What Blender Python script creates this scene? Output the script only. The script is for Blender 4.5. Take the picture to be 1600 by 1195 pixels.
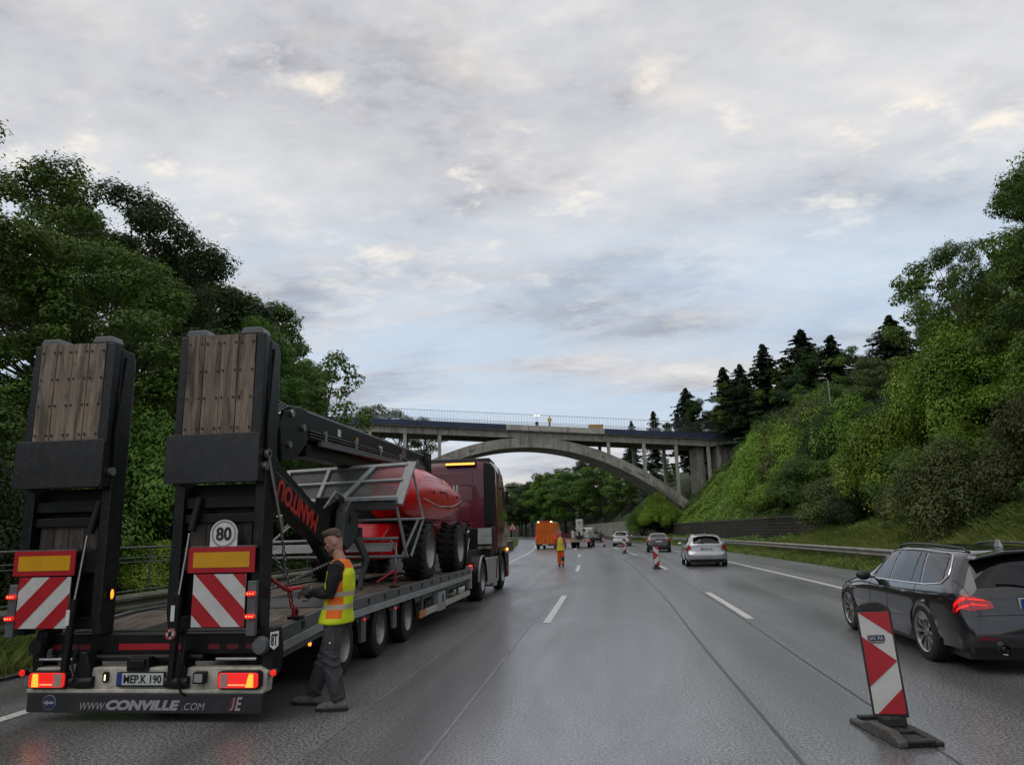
import bpy, bmesh, math, random
import numpy as np
from mathutils import Vector, Matrix, Euler

# ---------------------------------------------------------------- clear
for o in list(bpy.data.objects):
    bpy.data.objects.remove(o)
scene = bpy.context.scene
COL = scene.collection
R = math.radians
PI = math.pi

# ---------------------------------------------------------------- camera
CAM_F, CAM_P, CAM_YAW, CAM_H, CAM_ROLL = 1123.4, .20567, .126875, 1.7248, -.02476
fw = Vector((-math.sin(CAM_YAW)*math.cos(CAM_P), math.cos(CAM_YAW)*math.cos(CAM_P), math.sin(CAM_P)))
rt = Vector((math.cos(CAM_YAW), math.sin(CAM_YAW), 0))
up = rt.cross(fw)
rt2 = rt*math.cos(CAM_ROLL)+up*math.sin(CAM_ROLL)
up2 = -rt*math.sin(CAM_ROLL)+up*math.cos(CAM_ROLL)
cam = bpy.data.cameras.new('camera')
cam.sensor_fit = 'HORIZONTAL'; cam.sensor_width = 36; cam.lens = 36*CAM_F/1600
cam.clip_start = .05; cam.clip_end = 6000
camo = bpy.data.objects.new('camera', cam); COL.objects.link(camo)
mw = Matrix((rt2, up2, -fw)).transposed().to_4x4(); mw.translation = (0, 0, CAM_H)
camo.matrix_world = mw
scene.camera = camo

# ---------------------------------------------------------------- world, sun, exposure
SUN_EL, SUN_AZ = R(52), R(236)         # soft light from behind the camera, through cloud
world = bpy.data.worlds.new('World'); scene.world = world; world.use_nodes = True
nt = world.node_tree; nt.nodes.clear()
def N(nt, t, **kw):
    n = nt.nodes.new(t)
    for k, v in kw.items():
        if k.startswith('i_'):
            n.inputs[k[2:].replace('_', ' ')].default_value = v
        else:
            setattr(n, k, v)
    return n
def LK(nt, a, b): nt.links.new(a, b)
def mathn(nt, op, a, b=None, c=None, clamp=False):
    n = nt.nodes.new('ShaderNodeMath'); n.operation = op; n.use_clamp = clamp
    for i, v in enumerate((a, b, c)):
        if v is None: continue
        if isinstance(v, (int, float)): n.inputs[i].default_value = v
        else: nt.links.new(v, n.inputs[i])
    return n.outputs[0]
def mixc(nt, f, a, b, mode='MIX'):
    n = nt.nodes.new('ShaderNodeMix'); n.data_type = 'RGBA'; n.blend_type = mode
    for s, v in ((0, f), (6, a), (7, b)):
        if isinstance(v, (int, float)): n.inputs[s].default_value = v
        elif isinstance(v, (tuple, list)): n.inputs[s].default_value = (*v[:3], 1)
        else: nt.links.new(v, n.inputs[s])
    return n.outputs[2]
def smooth(nt, x, a, b):
    n = nt.nodes.new('ShaderNodeMapRange'); n.interpolation_type = 'SMOOTHSTEP'
    n.inputs[1].default_value = a; n.inputs[2].default_value = b
    nt.links.new(x, n.inputs[0]); return n.outputs[0]
def noise(nt, vec, scale, detail=4, rough=.55, dist=0.0, out=0):
    n = nt.nodes.new('ShaderNodeTexNoise')
    n.inputs['Scale'].default_value = scale; n.inputs['Detail'].default_value = detail
    n.inputs['Roughness'].default_value = rough; n.inputs['Distortion'].default_value = dist
    if vec is not None: nt.links.new(vec, n.inputs['Vector'])
    return n.outputs[out]
def mapping(nt, vec, loc=(0, 0, 0), rot=(0, 0, 0), sc=(1, 1, 1)):
    n = nt.nodes.new('ShaderNodeMapping')
    n.inputs[1].default_value = loc; n.inputs[2].default_value = rot; n.inputs[3].default_value = sc
    nt.links.new(vec, n.inputs[0]); return n.outputs[0]

tc = N(nt, 'ShaderNodeTexCoord')
sep = N(nt, 'ShaderNodeSeparateXYZ'); LK(nt, tc.outputs['Generated'], sep.inputs[0])
zz = mathn(nt, 'MAXIMUM', sep.outputs[2], 0.0)
den = mathn(nt, 'ADD', zz, .16)
comb = N(nt, 'ShaderNodeCombineXYZ')
LK(nt, mathn(nt, 'DIVIDE', sep.outputs[0], den), comb.inputs[0])
LK(nt, mathn(nt, 'DIVIDE', sep.outputs[1], den), comb.inputs[1])
cv = comb.outputs[0]
sky = N(nt, 'ShaderNodeTexSky', sky_type='NISHITA', sun_disc=False, sun_elevation=R(14), sun_rotation=SUN_AZ)
sky.air_density = 1.0; sky.dust_density = 1.5
v1 = mapping(nt, cv, loc=(3.1, 5.1, 0), rot=(0, 0, R(-18)), sc=(.85, 1.15, 1))
v2 = mapping(nt, cv, loc=(7.3, 1.9, 3), rot=(0, 0, R(25)), sc=(1.0, 1.25, 1))
n1 = noise(nt, v1, 1.7, 7, .64, .0)
n1b = noise(nt, mapping(nt, v1, loc=(.055, -.075, 0)), 1.7, 5, .64, .0)
n2 = noise(nt, v2, 5.2, 5, .62, .1)
n4 = noise(nt, mapping(nt, cv, loc=(6.1, 2.3, 9), sc=(.8, 1.1, 1)), 1.3, 3, .5, .3)
n3 = noise(nt, mapping(nt, cv, loc=(1.1, 8.6, 6), sc=(.45, 1.5, 1)), 1.0, 4, .56, .3)
cr = N(nt, 'ShaderNodeValToRGB'); LK(nt, n1, cr.inputs[0])
el = cr.color_ramp.elements
el[0].position = .34; el[0].color = (.672, .676, .688, 1)
el[1].position = .68; el[1].color = (.315, .323, .365, 1)
e = el.new(.46); e.color = (.600, .607, .632, 1)
e = el.new(.54); e.color = (.505, .514, .552, 1)
e = el.new(.60); e.color = (.365, .375, .420, 1)
cloud = cr.outputs[0]
edge = mathn(nt, 'MULTIPLY', mathn(nt, 'SUBTRACT', n1, n1b), 3.2)      # lit and shaded flanks of the cloud
cloud = mixc(nt, mathn(nt, 'MAXIMUM', edge, 0.0, clamp=True), cloud, (.93, .86, .78))
cloud = mixc(nt, mathn(nt, 'MULTIPLY', edge, -.8, clamp=True), cloud, (.36, .365, .40))
hi = mathn(nt, 'MULTIPLY', smooth(nt, n2, .52, .74), smooth(nt, n4, .40, .58))
hi = mathn(nt, 'MULTIPLY', hi, smooth(nt, sep.outputs[2], .18, .42))
cloud = mixc(nt, mathn(nt, 'MULTIPLY', hi, .9), cloud, (.95, .86, .74))
# thinner cloud low in the sky: the blue behind shows in streaks
low = mathn(nt, 'MULTIPLY', smooth(nt, sep.outputs[2], .48, .28), smooth(nt, sep.outputs[2], .06, .16))
gap = mathn(nt, 'MULTIPLY', smooth(nt, n3, .36, .54), low)
clear = mixc(nt, .93, mixc(nt, 1.0, sky.outputs[0], (.1, .1, .1), 'MULTIPLY'), (.50, .63, .78))
col = mixc(nt, mathn(nt, 'MULTIPLY', gap, .74), cloud, clear)
lowhaze = smooth(nt, sep.outputs[2], .14, .0)
lowcol = mixc(nt, smooth(nt, n3, .42, .58), (.52, .57, .66), (.86, .80, .72))
col = mixc(nt, mathn(nt, 'MULTIPLY', lowhaze, .75), col, lowcol)
col10 = mixc(nt, 1.0, col, (10, 10, 10), 'MULTIPLY')
bg = N(nt, 'ShaderNodeBackground'); bg.inputs[1].default_value = .1
LK(nt, col10, bg.inputs[0])
world.cycles.sampling_method = 'MANUAL'; world.cycles.sample_map_resolution = 256
wo = N(nt, 'ShaderNodeOutputWorld'); LK(nt, bg.outputs[0], wo.inputs[0])

sl = bpy.data.lights.new('sun', 'SUN'); sl.energy = 0.75; sl.angle = R(50); sl.color = (1, .95, .88)
so = bpy.data.objects.new('sun', sl); COL.objects.link(so)
sd = Vector((math.sin(SUN_AZ)*math.cos(SUN_EL), math.cos(SUN_AZ)*math.cos(SUN_EL), math.sin(SUN_EL)))
so.rotation_euler = sd.to_track_quat('Z', 'Y').to_euler(); so.location = sd*80

vs = scene.view_settings
vs.view_transform = 'Standard'; vs.look = 'None'; vs.exposure = 0.2; vs.gamma = 1.0; vs.use_curve_mapping = False
scene.render.engine = 'CYCLES'
cy = scene.cycles
cy.max_bounces = 5; cy.diffuse_bounces = 2; cy.glossy_bounces = 2; cy.transmission_bounces = 4; cy.transparent_max_bounces = 8
cy.caustics_reflective = False; cy.caustics_refractive = False
cy.sample_clamp_indirect = 4.0
try:
    cy.use_denoising = True; cy.denoiser = 'OPENIMAGEDENOISE'; cy.denoising_prefilter = 'NONE'
except Exception:
    pass
RNG = random.Random(11)
NR = np.random.default_rng(7)

# ---------------------------------------------------------------- materials
MATS = {}
def mat(name, col, rough=.5, metal=0.0, var=.15, scale=6.0, bump=0.0, bscale=60.0, coat=0.0, spec=.5,
        emis=None, es=0.0, dirt=None, dirt_amt=0.0, perobj=0.0, streak=None):
    if name in MATS: return MATS[name]
    m = bpy.data.materials.new(name); m.use_nodes = True; t = m.node_tree
    b = t.nodes['Principled BSDF']
    tc = t.nodes.new('ShaderNodeTexCoord'); v = tc.outputs['Object']
    n = noise(t, v, scale, 5, .6)
    dark = tuple(c*(1-var) for c in col); lite = tuple(min(1, c*(1+var)) for c in col)
    c = mixc(t, smooth(t, n, .3, .7), dark, lite)
    if dirt:
        n2 = noise(t, v, scale*2.3+1.3, 7, .65, .3)
        c = mixc(t, mathn(t, 'MULTIPLY', smooth(t, n2, .45, .75), dirt_amt), c, dirt)
    if streak:      # rain streaks running down the face
        sn = noise(t, mapping(t, v, sc=(1.6, 1.6, .13)), 1.0, 6, .62, .3)
        c = mixc(t, mathn(t, 'MULTIPLY', smooth(t, sn, .50, .66), .8), c, streak)
    if perobj:
        oi = t.nodes.new('ShaderNodeObjectInfo')
        g = mathn(t, 'ADD', mathn(t, 'MULTIPLY', oi.outputs['Random'], perobj*2), 1-perobj)
        cm = t.nodes.new('ShaderNodeCombineXYZ')
        for i in range(3): t.links.new(g, cm.inputs[i])
        c = mixc(t, 1.0, c, cm.outputs[0], 'MULTIPLY')
    t.links.new(c, b.inputs['Base Color'])
    rn = mathn(t, 'MULTIPLY_ADD', n, .3*rough, rough*.85)
    t.links.new(rn, b.inputs['Roughness'])
    b.inputs['Metallic'].default_value = metal
    b.inputs['Specular IOR Level'].default_value = spec
    b.inputs['Coat Weight'].default_value = coat; b.inputs['Coat Roughness'].default_value = .05
    if emis:
        m.cycles.emission_sampling = 'NONE'
        b.inputs['Emission Color'].default_value = (*emis, 1); b.inputs['Emission Strength'].default_value = es
    if bump:
        bn = t.nodes.new('ShaderNodeBump'); bn.inputs['Strength'].default_value = bump; bn.inputs['Distance'].default_value = .02
        t.links.new(noise(t, v, bscale, 4, .6), bn.inputs['Height']); t.links.new(bn.outputs[0], b.inputs['Normal'])
    MATS[name] = m
    return m

def leafmat(name, col, col2, trans=.2):
    m = bpy.data.materials.new(name); m.use_nodes = True; t = m.node_tree
    b = t.nodes['Principled BSDF']; out = t.nodes['Material Output']
    g = t.nodes.new('ShaderNodeNewGeometry'); oi = t.nodes.new('ShaderNodeObjectInfo'); tc = t.nodes.new('ShaderNodeTexCoord')
    n = noise(t, tc.outputs['Object'], .55, 3, .5)
    f = mathn(t, 'ADD', mathn(t, 'MULTIPLY', g.outputs['Random Per Island'], .35), mathn(t, 'MULTIPLY', smooth(t, n, .38, .62), .65))
    c = mixc(t, f, col, col2)
    hs = t.nodes.new('ShaderNodeHueSaturation')
    t.links.new(mathn(t, 'MULTIPLY_ADD', oi.outputs['Random'], .035, .483), hs.inputs['Hue'])
    t.links.new(mathn(t, 'MULTIPLY_ADD', oi.outputs['Random'], .5, .75), hs.inputs['Value'])
    t.links.new(c, hs.inputs['Color']); c = hs.outputs[0]
    t.links.new(c, b.inputs['Base Color']); b.inputs['Roughness'].default_value = .55
    b.inputs['Specular IOR Level'].default_value = .3
    tr = t.nodes.new('ShaderNodeBsdfTranslucent')
    t.links.new(mixc(t, .4, c, (.16, .24, .03)), tr.inputs[0])
    mx = t.nodes.new('ShaderNodeMixShader'); mx.inputs[0].default_value = trans
    t.links.new(b.outputs[0], mx.inputs[1]); t.links.new(tr.outputs[0], mx.inputs[2]); t.links.new(mx.outputs[0], out.inputs[0])
    return m

# ---------------------------------------------------------------- mesh helpers
class MB:
    """collects vertices and faces; build() links them as ONE mesh object"""
    def __init__(s): s.v = []; s.f = []
    def add(s, vs, fs):
        k = len(s.v); s.v += [tuple(p) for p in vs]; s.f += [tuple(i+k for i in f) for f in fs]; return s
    def box(s, c, d, rot=None, taper=None):
        hx, hy, hz = d[0]/2, d[1]/2, d[2]/2
        P = []
        for z in (-1, 1):
            tx = ty = 1
            if taper and z > 0: tx, ty = taper
            P += [Vector((-hx*tx, -hy*ty, z*hz)), Vector((hx*tx, -hy*ty, z*hz)), Vector((hx*tx, hy*ty, z*hz)), Vector((-hx*tx, hy*ty, z*hz))]
        if rot is not None:
            M = rot if isinstance(rot, Matrix) else Euler(rot).to_matrix()
            P = [M @ p for p in P]
        c = Vector(c)
        return s.add([p+c for p in P], [(3, 2, 1, 0), (4, 5, 6, 7), (0, 1, 5, 4), (1, 2, 6, 5), (2, 3, 7, 6), (3, 0, 4, 7)])
    def b2(s, x0, x1, y0, y1, z0, z1):
        return s.box(((x0+x1)/2, (y0+y1)/2, (z0+z1)/2), (x1-x0, y1-y0, z1-z0))
    def bar(s, a, b, w, h, upv=(0, 0, 1)):
        a = Vector(a); b = Vector(b); d = b-a; L = d.length; d.normalize(); u = Vector(upv)
        if abs(d.dot(u)) > .98: u = Vector((1, 0, 0))
        x = d.cross(u).normalized(); z = x.cross(d)
        return s.box((a+b)/2, (w, L, h), Matrix((x, d, z)).transposed())
    def cyl(s, a, b, r, r2=None, n=12, caps=True):
        a = Vector(a); b = Vector(b); r2 = r if r2 is None else r2
        d = (b-a).normalized(); u = Vector((0, 0, 1)) if abs(d.z) < .9 else Vector((1, 0, 0))
        x = d.cross(u).normalized(); y = d.cross(x)
        P = []
        for c, rr in ((a, r), (b, r2)):
            P += [c+(x*math.cos(2*PI*i/n)+y*math.sin(2*PI*i/n))*rr for i in range(n)]
        F = [(i, (i+1) % n, n+(i+1) % n, n+i) for i in range(n)]
        if caps: F += [tuple(reversed(range(n))), tuple(range(n, 2*n))]
        return s.add(P, [tuple(reversed(f)) for f in F])
    def tube(s, pts, r, n=8, caps=True):
        pts = [Vector(p) for p in pts]; P = []; prev = None
        rr = r if isinstance(r, (list, tuple)) else [r]*len(pts)
        for i, p in enumerate(pts):
            d = (pts[min(i+1, len(pts)-1)]-pts[max(i-1, 0)]).normalized()
            if prev is None:
                u = Vector((0, 0, 1)) if abs(d.z) < .9 else Vector((1, 0, 0)); x = d.cross(u).normalized()
            else:
                x = (prev-d*prev.dot(d)).normalized()
            prev = x; y = d.cross(x)
            P += [p+(x*math.cos(2*PI*k/n)+y*math.sin(2*PI*k/n))*rr[i] for k in range(n)]
        F = []
        for i in range(len(pts)-1):
            for k in range(n):
                F.append((i*n+k, i*n+(k+1) % n, (i+1)*n+(k+1) % n, (i+1)*n+k))
        if caps: F += [tuple(reversed(range(n))), tuple(range((len(pts)-1)*n, len(pts)*n))]
        return s.add(P, [tuple(reversed(f)) for f in F])
    def prism(s, poly, axis, a, b):
        """poly of 2D points extruded along axis x|y|z from a to b"""
        n = len(poly); P = []
        for t in (a, b):
            for p, q in poly:
                P.append({'x': (t, p, q), 'y': (p, t, q), 'z': (p, q, t)}[axis])
        F = [tuple(range(n)), tuple(reversed(range(n, 2*n)))]+[(i, n+i, n+(i+1) % n, (i+1) % n) for i in range(n)]
        return s.add(P, F)
    def lathe(s, prof, axis='x', c=(0, 0, 0), n=28):
        """prof: (along, radius)"""
        P = []; m = len(prof)
        for k in range(n):
            a = 2*PI*k/n; ca, sa = math.cos(a), math.sin(a)
            for t, r in prof:
                q = {'x': (t, r*ca, r*sa), 'y': (r*ca, t, r*sa), 'z': (r*ca, r*sa, t)}[axis]
                P.append((q[0]+c[0], q[1]+c[1], q[2]+c[2]))
        F = []
        for k in range(n):
            k2 = (k+1) % n
            for j in range(m-1):
                F.append((k*m+j, k*m+j+1, k2*m+j+1, k2*m+j))
        return s.add(P, F)
    def loft(s, rings, caps=True):
        n = len(rings[0]); P = [p for r in rings for p in r]; F = []
        for i in range(len(rings)-1):
            for k in range(n):
                F.append((i*n+k, i*n+(k+1) % n, (i+1)*n+(k+1) % n, (i+1)*n+k))
        if caps: F += [tuple(reversed(range(n))), tuple(range((len(rings)-1)*n, len(rings)*n))]
        return s.add(P, F)
    def sphere(s, c, r, n=12, m=8):
        rr = r if isinstance(r, (tuple, list)) else (r, r, r)
        rings = []
        for i in range(m+1):
            a = -PI/2+PI*i/m
            a = max(-PI/2+.02, min(PI/2-.02, a))
            rings.append([(c[0]+rr[0]*math.cos(a)*math.cos(2*PI*k/n), c[1]+rr[1]*math.cos(a)*math.sin(2*PI*k/n), c[2]+rr[2]*math.sin(a)) for k in range(n)])
        return s.loft(rings)
    def mesh(s, name):
        me = bpy.data.meshes.new(name); me.from_pydata(s.v, [], s.f); me.validate(); return me
    def build(s, name, m, parent=None, smooth=None, bevel=0, seg=2, fix=True):
        me = s.mesh(name)
        if fix:
            bm = bmesh.new(); bm.from_mesh(me); bmesh.ops.recalc_face_normals(bm, faces=bm.faces); bm.to_mesh(me); bm.free()
        return obj(name, me, m, parent, smooth, bevel, seg)

def obj(name, me, m, parent=None, smooth=None, bevel=0, seg=2):
    o = bpy.data.objects.new(name, me); COL.objects.link(o)
    if m is not None: me.materials.append(m)
    if parent is not None: o.parent = parent
    if smooth:
        me.shade_smooth(); me.set_sharp_from_angle(angle=R(smooth))
    if bevel:
        b = o.modifiers.new('bevel', 'BEVEL'); b.width = bevel; b.segments = seg; b.limit_method = 'ANGLE'; b.angle_limit = R(40)
    return o
def thing(name, label, cat, loc=(0, 0, 0), rz=0, group=None):
    o = bpy.data.objects.new(name, None); COL.objects.link(o); o.empty_display_size = .1
    o.location = loc; o.rotation_euler = (0, 0, rz)
    return tag(o, label, cat, group)
def tag(o, label=None, cat=None, group=None, kind=None):
    if label: o['label'] = label
    if cat: o['category'] = cat
    if group: o['group'] = group
    if kind: o['kind'] = kind
    return o
def dup(o, parent=None):
    c = o.copy(); COL.objects.link(c); c.parent = parent
    for ch in list(o.children): dup(ch, c)
    return c
def text_mesh(s, size, bold=0.0, shear=0.0, depth=.002, align='CENTER', space=1.0):
    cu = bpy.data.curves.new('lettering', 'FONT'); cu.body = s; cu.size = size; cu.offset = bold; cu.shear = shear
    cu.extrude = depth; cu.align_x = align; cu.align_y = 'CENTER'; cu.space_character = space; cu.resolution_u = 3
    to = bpy.data.objects.new('tmp', cu); COL.objects.link(to)
    dg = bpy.context.evaluated_depsgraph_get()
    me = bpy.data.meshes.new_from_object(to.evaluated_get(dg)); me.name = 'lettering'
    bpy.data.objects.remove(to); bpy.data.curves.remove(cu)
    return me
def lettering(s, size, M4, m, parent, width=None, height=None, name='lettering', **kw):
    me = text_mesh(s, size, **kw)
    co = np.array([v.co[:] for v in me.vertices])
    w = np.ptp(co[:, 0]); h = np.ptp(co[:, 1]); cx = (co[:, 0].max()+co[:, 0].min())/2; cyy = (co[:, 1].max()+co[:, 1].min())/2
    sx = width/w if width else 1; sy = height/h if height else (sx if width else 1)
    me.transform(Matrix.Translation((-cx, -cyy, 0))); me.transform(Matrix.Diagonal((sx, sy, 1, 1))); me.transform(M4)
    return obj(name, me, m, parent)
def frame4(o, x, y):
    """matrix whose local x,y axes are the given world vectors (text plane)"""
    x = Vector(x).normalized(); y = Vector(y).normalized(); z = x.cross(y)
    m = Matrix((x, y, z)).transposed().to_4x4(); m.translation = Vector(o); return m
def remeshed(mb, vox, name, m, parent, smooth_it=6, disp=None):
    """the pieces fused into one continuous surface"""
    me = mb.mesh(name)
    bm = bmesh.new(); bm.from_mesh(me); bmesh.ops.recalc_face_normals(bm, faces=bm.faces); bm.to_mesh(me); bm.free()
    o = bpy.data.objects.new('tmp', me); COL.objects.link(o)
    r = o.modifiers.new('r', 'REMESH'); r.mode = 'VOXEL'; r.voxel_size = vox
    if smooth_it:
        sm = o.modifiers.new('s', 'SMOOTH'); sm.iterations = smooth_it; sm.factor = .5
    dg = bpy.context.evaluated_depsgraph_get()
    me2 = bpy.data.meshes.new_from_object(o.evaluated_get(dg)); me2.name = name
    bpy.data.objects.remove(o)
    me2.materials.clear()
    if disp:
        co = np.empty(len(me2.vertices)*3); me2.vertices.foreach_get('co', co); co = co.reshape(-1, 3)
        no = np.array([v.normal[:] for v in me2.vertices])
        co = disp(co, no); me2.vertices.foreach_set('co', co.ravel()); me2.update()
    me2.shade_smooth()
    return obj(name, me2, m, parent)
def cY(y): return -.00064*max(y-15, 0)**2      # the carriageway bends gently to the left
def cT(y): return math.atan(-2*.00064*max(y-15, 0))
# ================================================================ THE SETTING
def asphalt():
    m = bpy.data.materials.new('wet asphalt'); m.use_nodes = True; t = m.node_tree; b = t.nodes['Principled BSDF']
    tc = t.nodes.new('ShaderNodeTexCoord'); v = tc.outputs['Object']
    sp = t.nodes.new('ShaderNodeSeparateXYZ'); t.links.new(v, sp.inputs[0])
    yy = mathn(t, 'MAXIMUM', mathn(t, 'SUBTRACT', sp.outputs[1], 15.0), 0.0)
    lat = mathn(t, 'ADD', sp.outputs[0], mathn(t, 'MULTIPLY', mathn(t, 'MULTIPLY', yy, yy), .00064))      # offset across the carriageway
    grain = noise(t, v, 38, 3, .85); mid = noise(t, v, 7, 6, .65)
    lane = noise(t, mapping(t, v, sc=(1.3, .03, 1)), 1.0, 5, .6, .2)
    patch = noise(t, mapping(t, v, sc=(.55, .16, 1)), 1.0, 7, .62, .6)
    stain = noise(t, mapping(t, v, sc=(.35, .22, 1)), 1.0, 6, .6, .8)
    # wheel tracks: two polished bands in each lane
    wob = mathn(t, 'MULTIPLY_ADD', noise(t, mapping(t, v, sc=(.1, .05, 1)), 1.0, 3, .5), .5, lat)
    tr = mathn(t, 'SINE', mathn(t, 'MULTIPLY', wob, 3.45))
    track = smooth(t, tr, -.2, .9)
    c = mixc(t, smooth(t, grain, .40, .62), (.020, .021, .022), (.30, .302, .308))
    c = mixc(t, mathn(t, 'MULTIPLY', track, .35), c, (.060, .061, .063))
    c = mixc(t, mathn(t, 'MULTIPLY', smooth(t, lane, .45, .62), .35), c, (.052, .053, .055))
    c = mixc(t, mathn(t, 'MULTIPLY', smooth(t, stain, .50, .72), .18), c, (.024, .024, .025))
    c = mixc(t, mathn(t, 'MULTIPLY', smooth(t, mid, .55, .78), .28), c, (.23, .232, .238))
    # strip between the two pale seams was relaid darker
    st = mathn(t, 'MULTIPLY', mathn(t, 'GREATER_THAN', lat, -2.53), mathn(t, 'LESS_THAN', lat, -1.54))
    c = mixc(t, mathn(t, 'MULTIPLY', st, .25), c, (.045, .046, .048))
    t.links.new(c, b.inputs['Base Color'])
    r = mathn(t, 'ADD', mathn(t, 'MULTIPLY', smooth(t, patch, .30, .70), .13), .27)
    r = mathn(t, 'ADD', r, mathn(t, 'MULTIPLY', grain, .12))
    r = mathn(t, 'SUBTRACT', r, mathn(t, 'MULTIPLY', track, .05))
    t.links.new(r, b.inputs['Roughness']); b.inputs['Specular IOR Level'].default_value = .7
    # a film of rain water: strongest along the crown of the middle lane and in patches
    ctr = mathn(t, 'MULTIPLY', smooth(t, wob, -1.3, -.2), smooth(t, wob, 1.6, .4))
    wet = mathn(t, 'MULTIPLY_ADD', ctr, .45, mathn(t, 'MULTIPLY', smooth(t, patch, .62, .38), .45))
    wet = mathn(t, 'ADD', wet, .12, clamp=True)
    t.links.new(wet, b.inputs['Coat Weight']); b.inputs['Coat Roughness'].default_value = .22; b.inputs['Coat IOR'].default_value = 1.45
    bn = t.nodes.new('ShaderNodeBump'); bn.inputs['Strength'].default_value = .4; bn.inputs['Distance'].default_value = .006
    t.links.new(mathn(t, 'ADD', grain, mathn(t, 'MULTIPLY', mid, .25)), bn.inputs['Height']); t.links.new(bn.outputs[0], b.inputs['Normal'])
    return m
M_ASPH = asphalt()
M_WHITE = mat('road paint', (.60, .60, .57), .45, var=.18, scale=14, dirt=(.16, .16, .16), dirt_amt=.55)
M_TAR = mat('tar seam', (.034, .034, .035), .35, var=.2, scale=9)
M_PALESEAM = mat('worn seam', (.16, .16, .165), .4, var=.3, scale=5)
M_SOIL = mat('verge soil', (.075, .085, .035), .95, var=.4, scale=1.2, bump=.6, bscale=14)
M_FORESTFLOOR = mat('leaf litter and ivy', (.026, .040, .014), .95, var=.5, scale=.9, bump=.8, bscale=9)

YS = [-30+i*2.0 for i in range(0, 220)]
def strip(name, x0, x1, z, m, ys=None, nx=1, parent=None):
    """a sheet following the bend of the road between two lateral offsets (numbers or functions of y)"""
    mb = MB(); ys = ys or YS; P = []; F = []
    f0 = x0 if callable(x0) else (lambda y: x0); f1 = x1 if callable(x1) else (lambda y: x1)
    for y in ys:
        for i in range(nx+1):
            t = i/nx; a = f0(y)*(1-t)+f1(y)*t
            P.append((a+cY(y), y, z))
    for j in range(len(ys)-1):
        for i in range(nx):
            k = j*(nx+1)+i; F.append((k, k+1, k+nx+2, k+nx+1))
    mb.add(P, F); return mb.build(name, m, parent, fix=False)

g = MB().add([(-2500, -400, -.06), (2500, -400, -.06), (2500, 4500, -.06), (-2500, 4500, -.06)], [(0, 1, 2, 3)]).build('ground', M_SOIL, fix=False)
tag(g, kind='structure')
road = strip('road', -8.1, 9.4, 0, M_ASPH, nx=6); tag(road, kind='structure')
road['label'] = 'wet grey three-lane motorway carriageway curving left under the bridge'

def nearline(y):          # the left edge line swings out beside the trailer
    t = max(0, min(1, (y-9)/20)); t = t*t*(3-2*t); return -6.2*(1-t)+-5.45*t
strip('edge_line', lambda y: nearline(y)-.08, lambda y: nearline(y)+.08, .005, M_WHITE, [i*1.5 for i in range(-6, 170)], parent=road)
strip('edge_line', 6.24, 6.42, .005, M_WHITE, [i*1.5 for i in range(-6, 170)], parent=road)
for k in range(-1, 13):
    y0 = 14.5+18*k
    strip('lane_dash', -1.37, -1.22, .005, M_WHITE, [y0+i for i in range(0, 7)], parent=road)
    strip('lane_dash', 2.52, 2.67, .005, M_WHITE, [y0+.4+i for i in range(0, 7)], parent=road)
fine = [i*1.0 for i in range(-8, 140)]
strip('seam', lambda y: -1.56+.02*math.sin(y*.35), lambda y: -1.525+.02*math.sin(y*.35), .003, M_PALESEAM, fine, parent=road)
strip('seam', lambda y: -2.55+.025*math.sin(y*.3+1), lambda y: -2.52+.025*math.sin(y*.3+1), .003, M_PALESEAM, fine, parent=road)
strip('seam', lambda y: 1.30+.02*math.sin(y*.4), lambda y: 1.335+.02*math.sin(y*.4), .003, M_TAR, fine, parent=road)
strip('seam', lambda y: 2.43+.015*math.sin(y*.5), lambda y: 2.455+.015*math.sin(y*.5), .003, M_TAR, fine, parent=road)
strip('seam', lambda y: 5.9+.02*math.sin(y*.3), lambda y: 5.925+.02*math.sin(y*.3), .003, M_TAR, fine, parent=road)

# gutter and kerb along the left verge
M_KERB = mat('old concrete', (.17, .165, .15), .8, var=.25, scale=3, bump=.4, bscale=40, dirt=(.06, .07, .04), dirt_amt=.7)
k = strip('kerb', -8.1, -7.86, .045, M_KERB); tag(k, kind='structure')

def hash2(a, b): 
    s = math.sin(a*127.1+b*311.7)*43758.5453; return s-math.floor(s)
def vnoise(x, y):
    xi, yi = math.floor(x), math.floor(y); fx, fy = x-xi, y-yi
    fx = fx*fx*(3-2*fx); fy = fy*fy*(3-2*fy)
    a, b, c, d = hash2(xi, yi), hash2(xi+1, yi), hash2(xi, yi+1), hash2(xi+1, yi+1)
    return (a*(1-fx)+b*fx)*(1-fy)+(c*(1-fx)+d*fx)*fy
def lerp_tab(tab, x):
    if x <= tab[0][0]: return tab[0][1]
    for (a, b), (c, d) in zip(tab, tab[1:]):
        if x <= c: return b+(d-b)*(x-a)/(c-a)
    return tab[-1][1]
NEAR_R = [(9.4, 0), (10.4, .12), (12.5, .55), (15, 1.6), (17, 3.6), (20, 7.0), (24, 10.5), (30, 13.5), (60, 17)]
WALL_R = [(9.4, 0), (10.4, .10), (13.0, .25), (14.86, .35), (15.14, 2.0), (17, 3.4), (20, 5.6), (25, 10.5), (31, 14), (60, 18)]
FAR_R = [(9.4, 0), (10.4, .10), (13.0, .2), (14.86, .3), (15.14, 2.9), (17, 4.0), (22, 8), (30, 12), (60, 20)]
def hr(a, y):
    """height of the right-hand slope at lateral offset a"""
    w = max(0, min(1, (y-48.5)/2.0)); f = max(0, min(1, (y-145)/10))
    z = lerp_tab(NEAR_R, a)*(1-w)+lerp_tab(WALL_R, a)*w
    z = z*(1-f)+lerp_tab(FAR_R, a)*f
    k = max(0, min(1, (a-13)/4))
    return z+k*((vnoise(a*.35, y*.22)-.5)*1.6+(vnoise(a*.9+7, y*.7)-.5)*.5)
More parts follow.
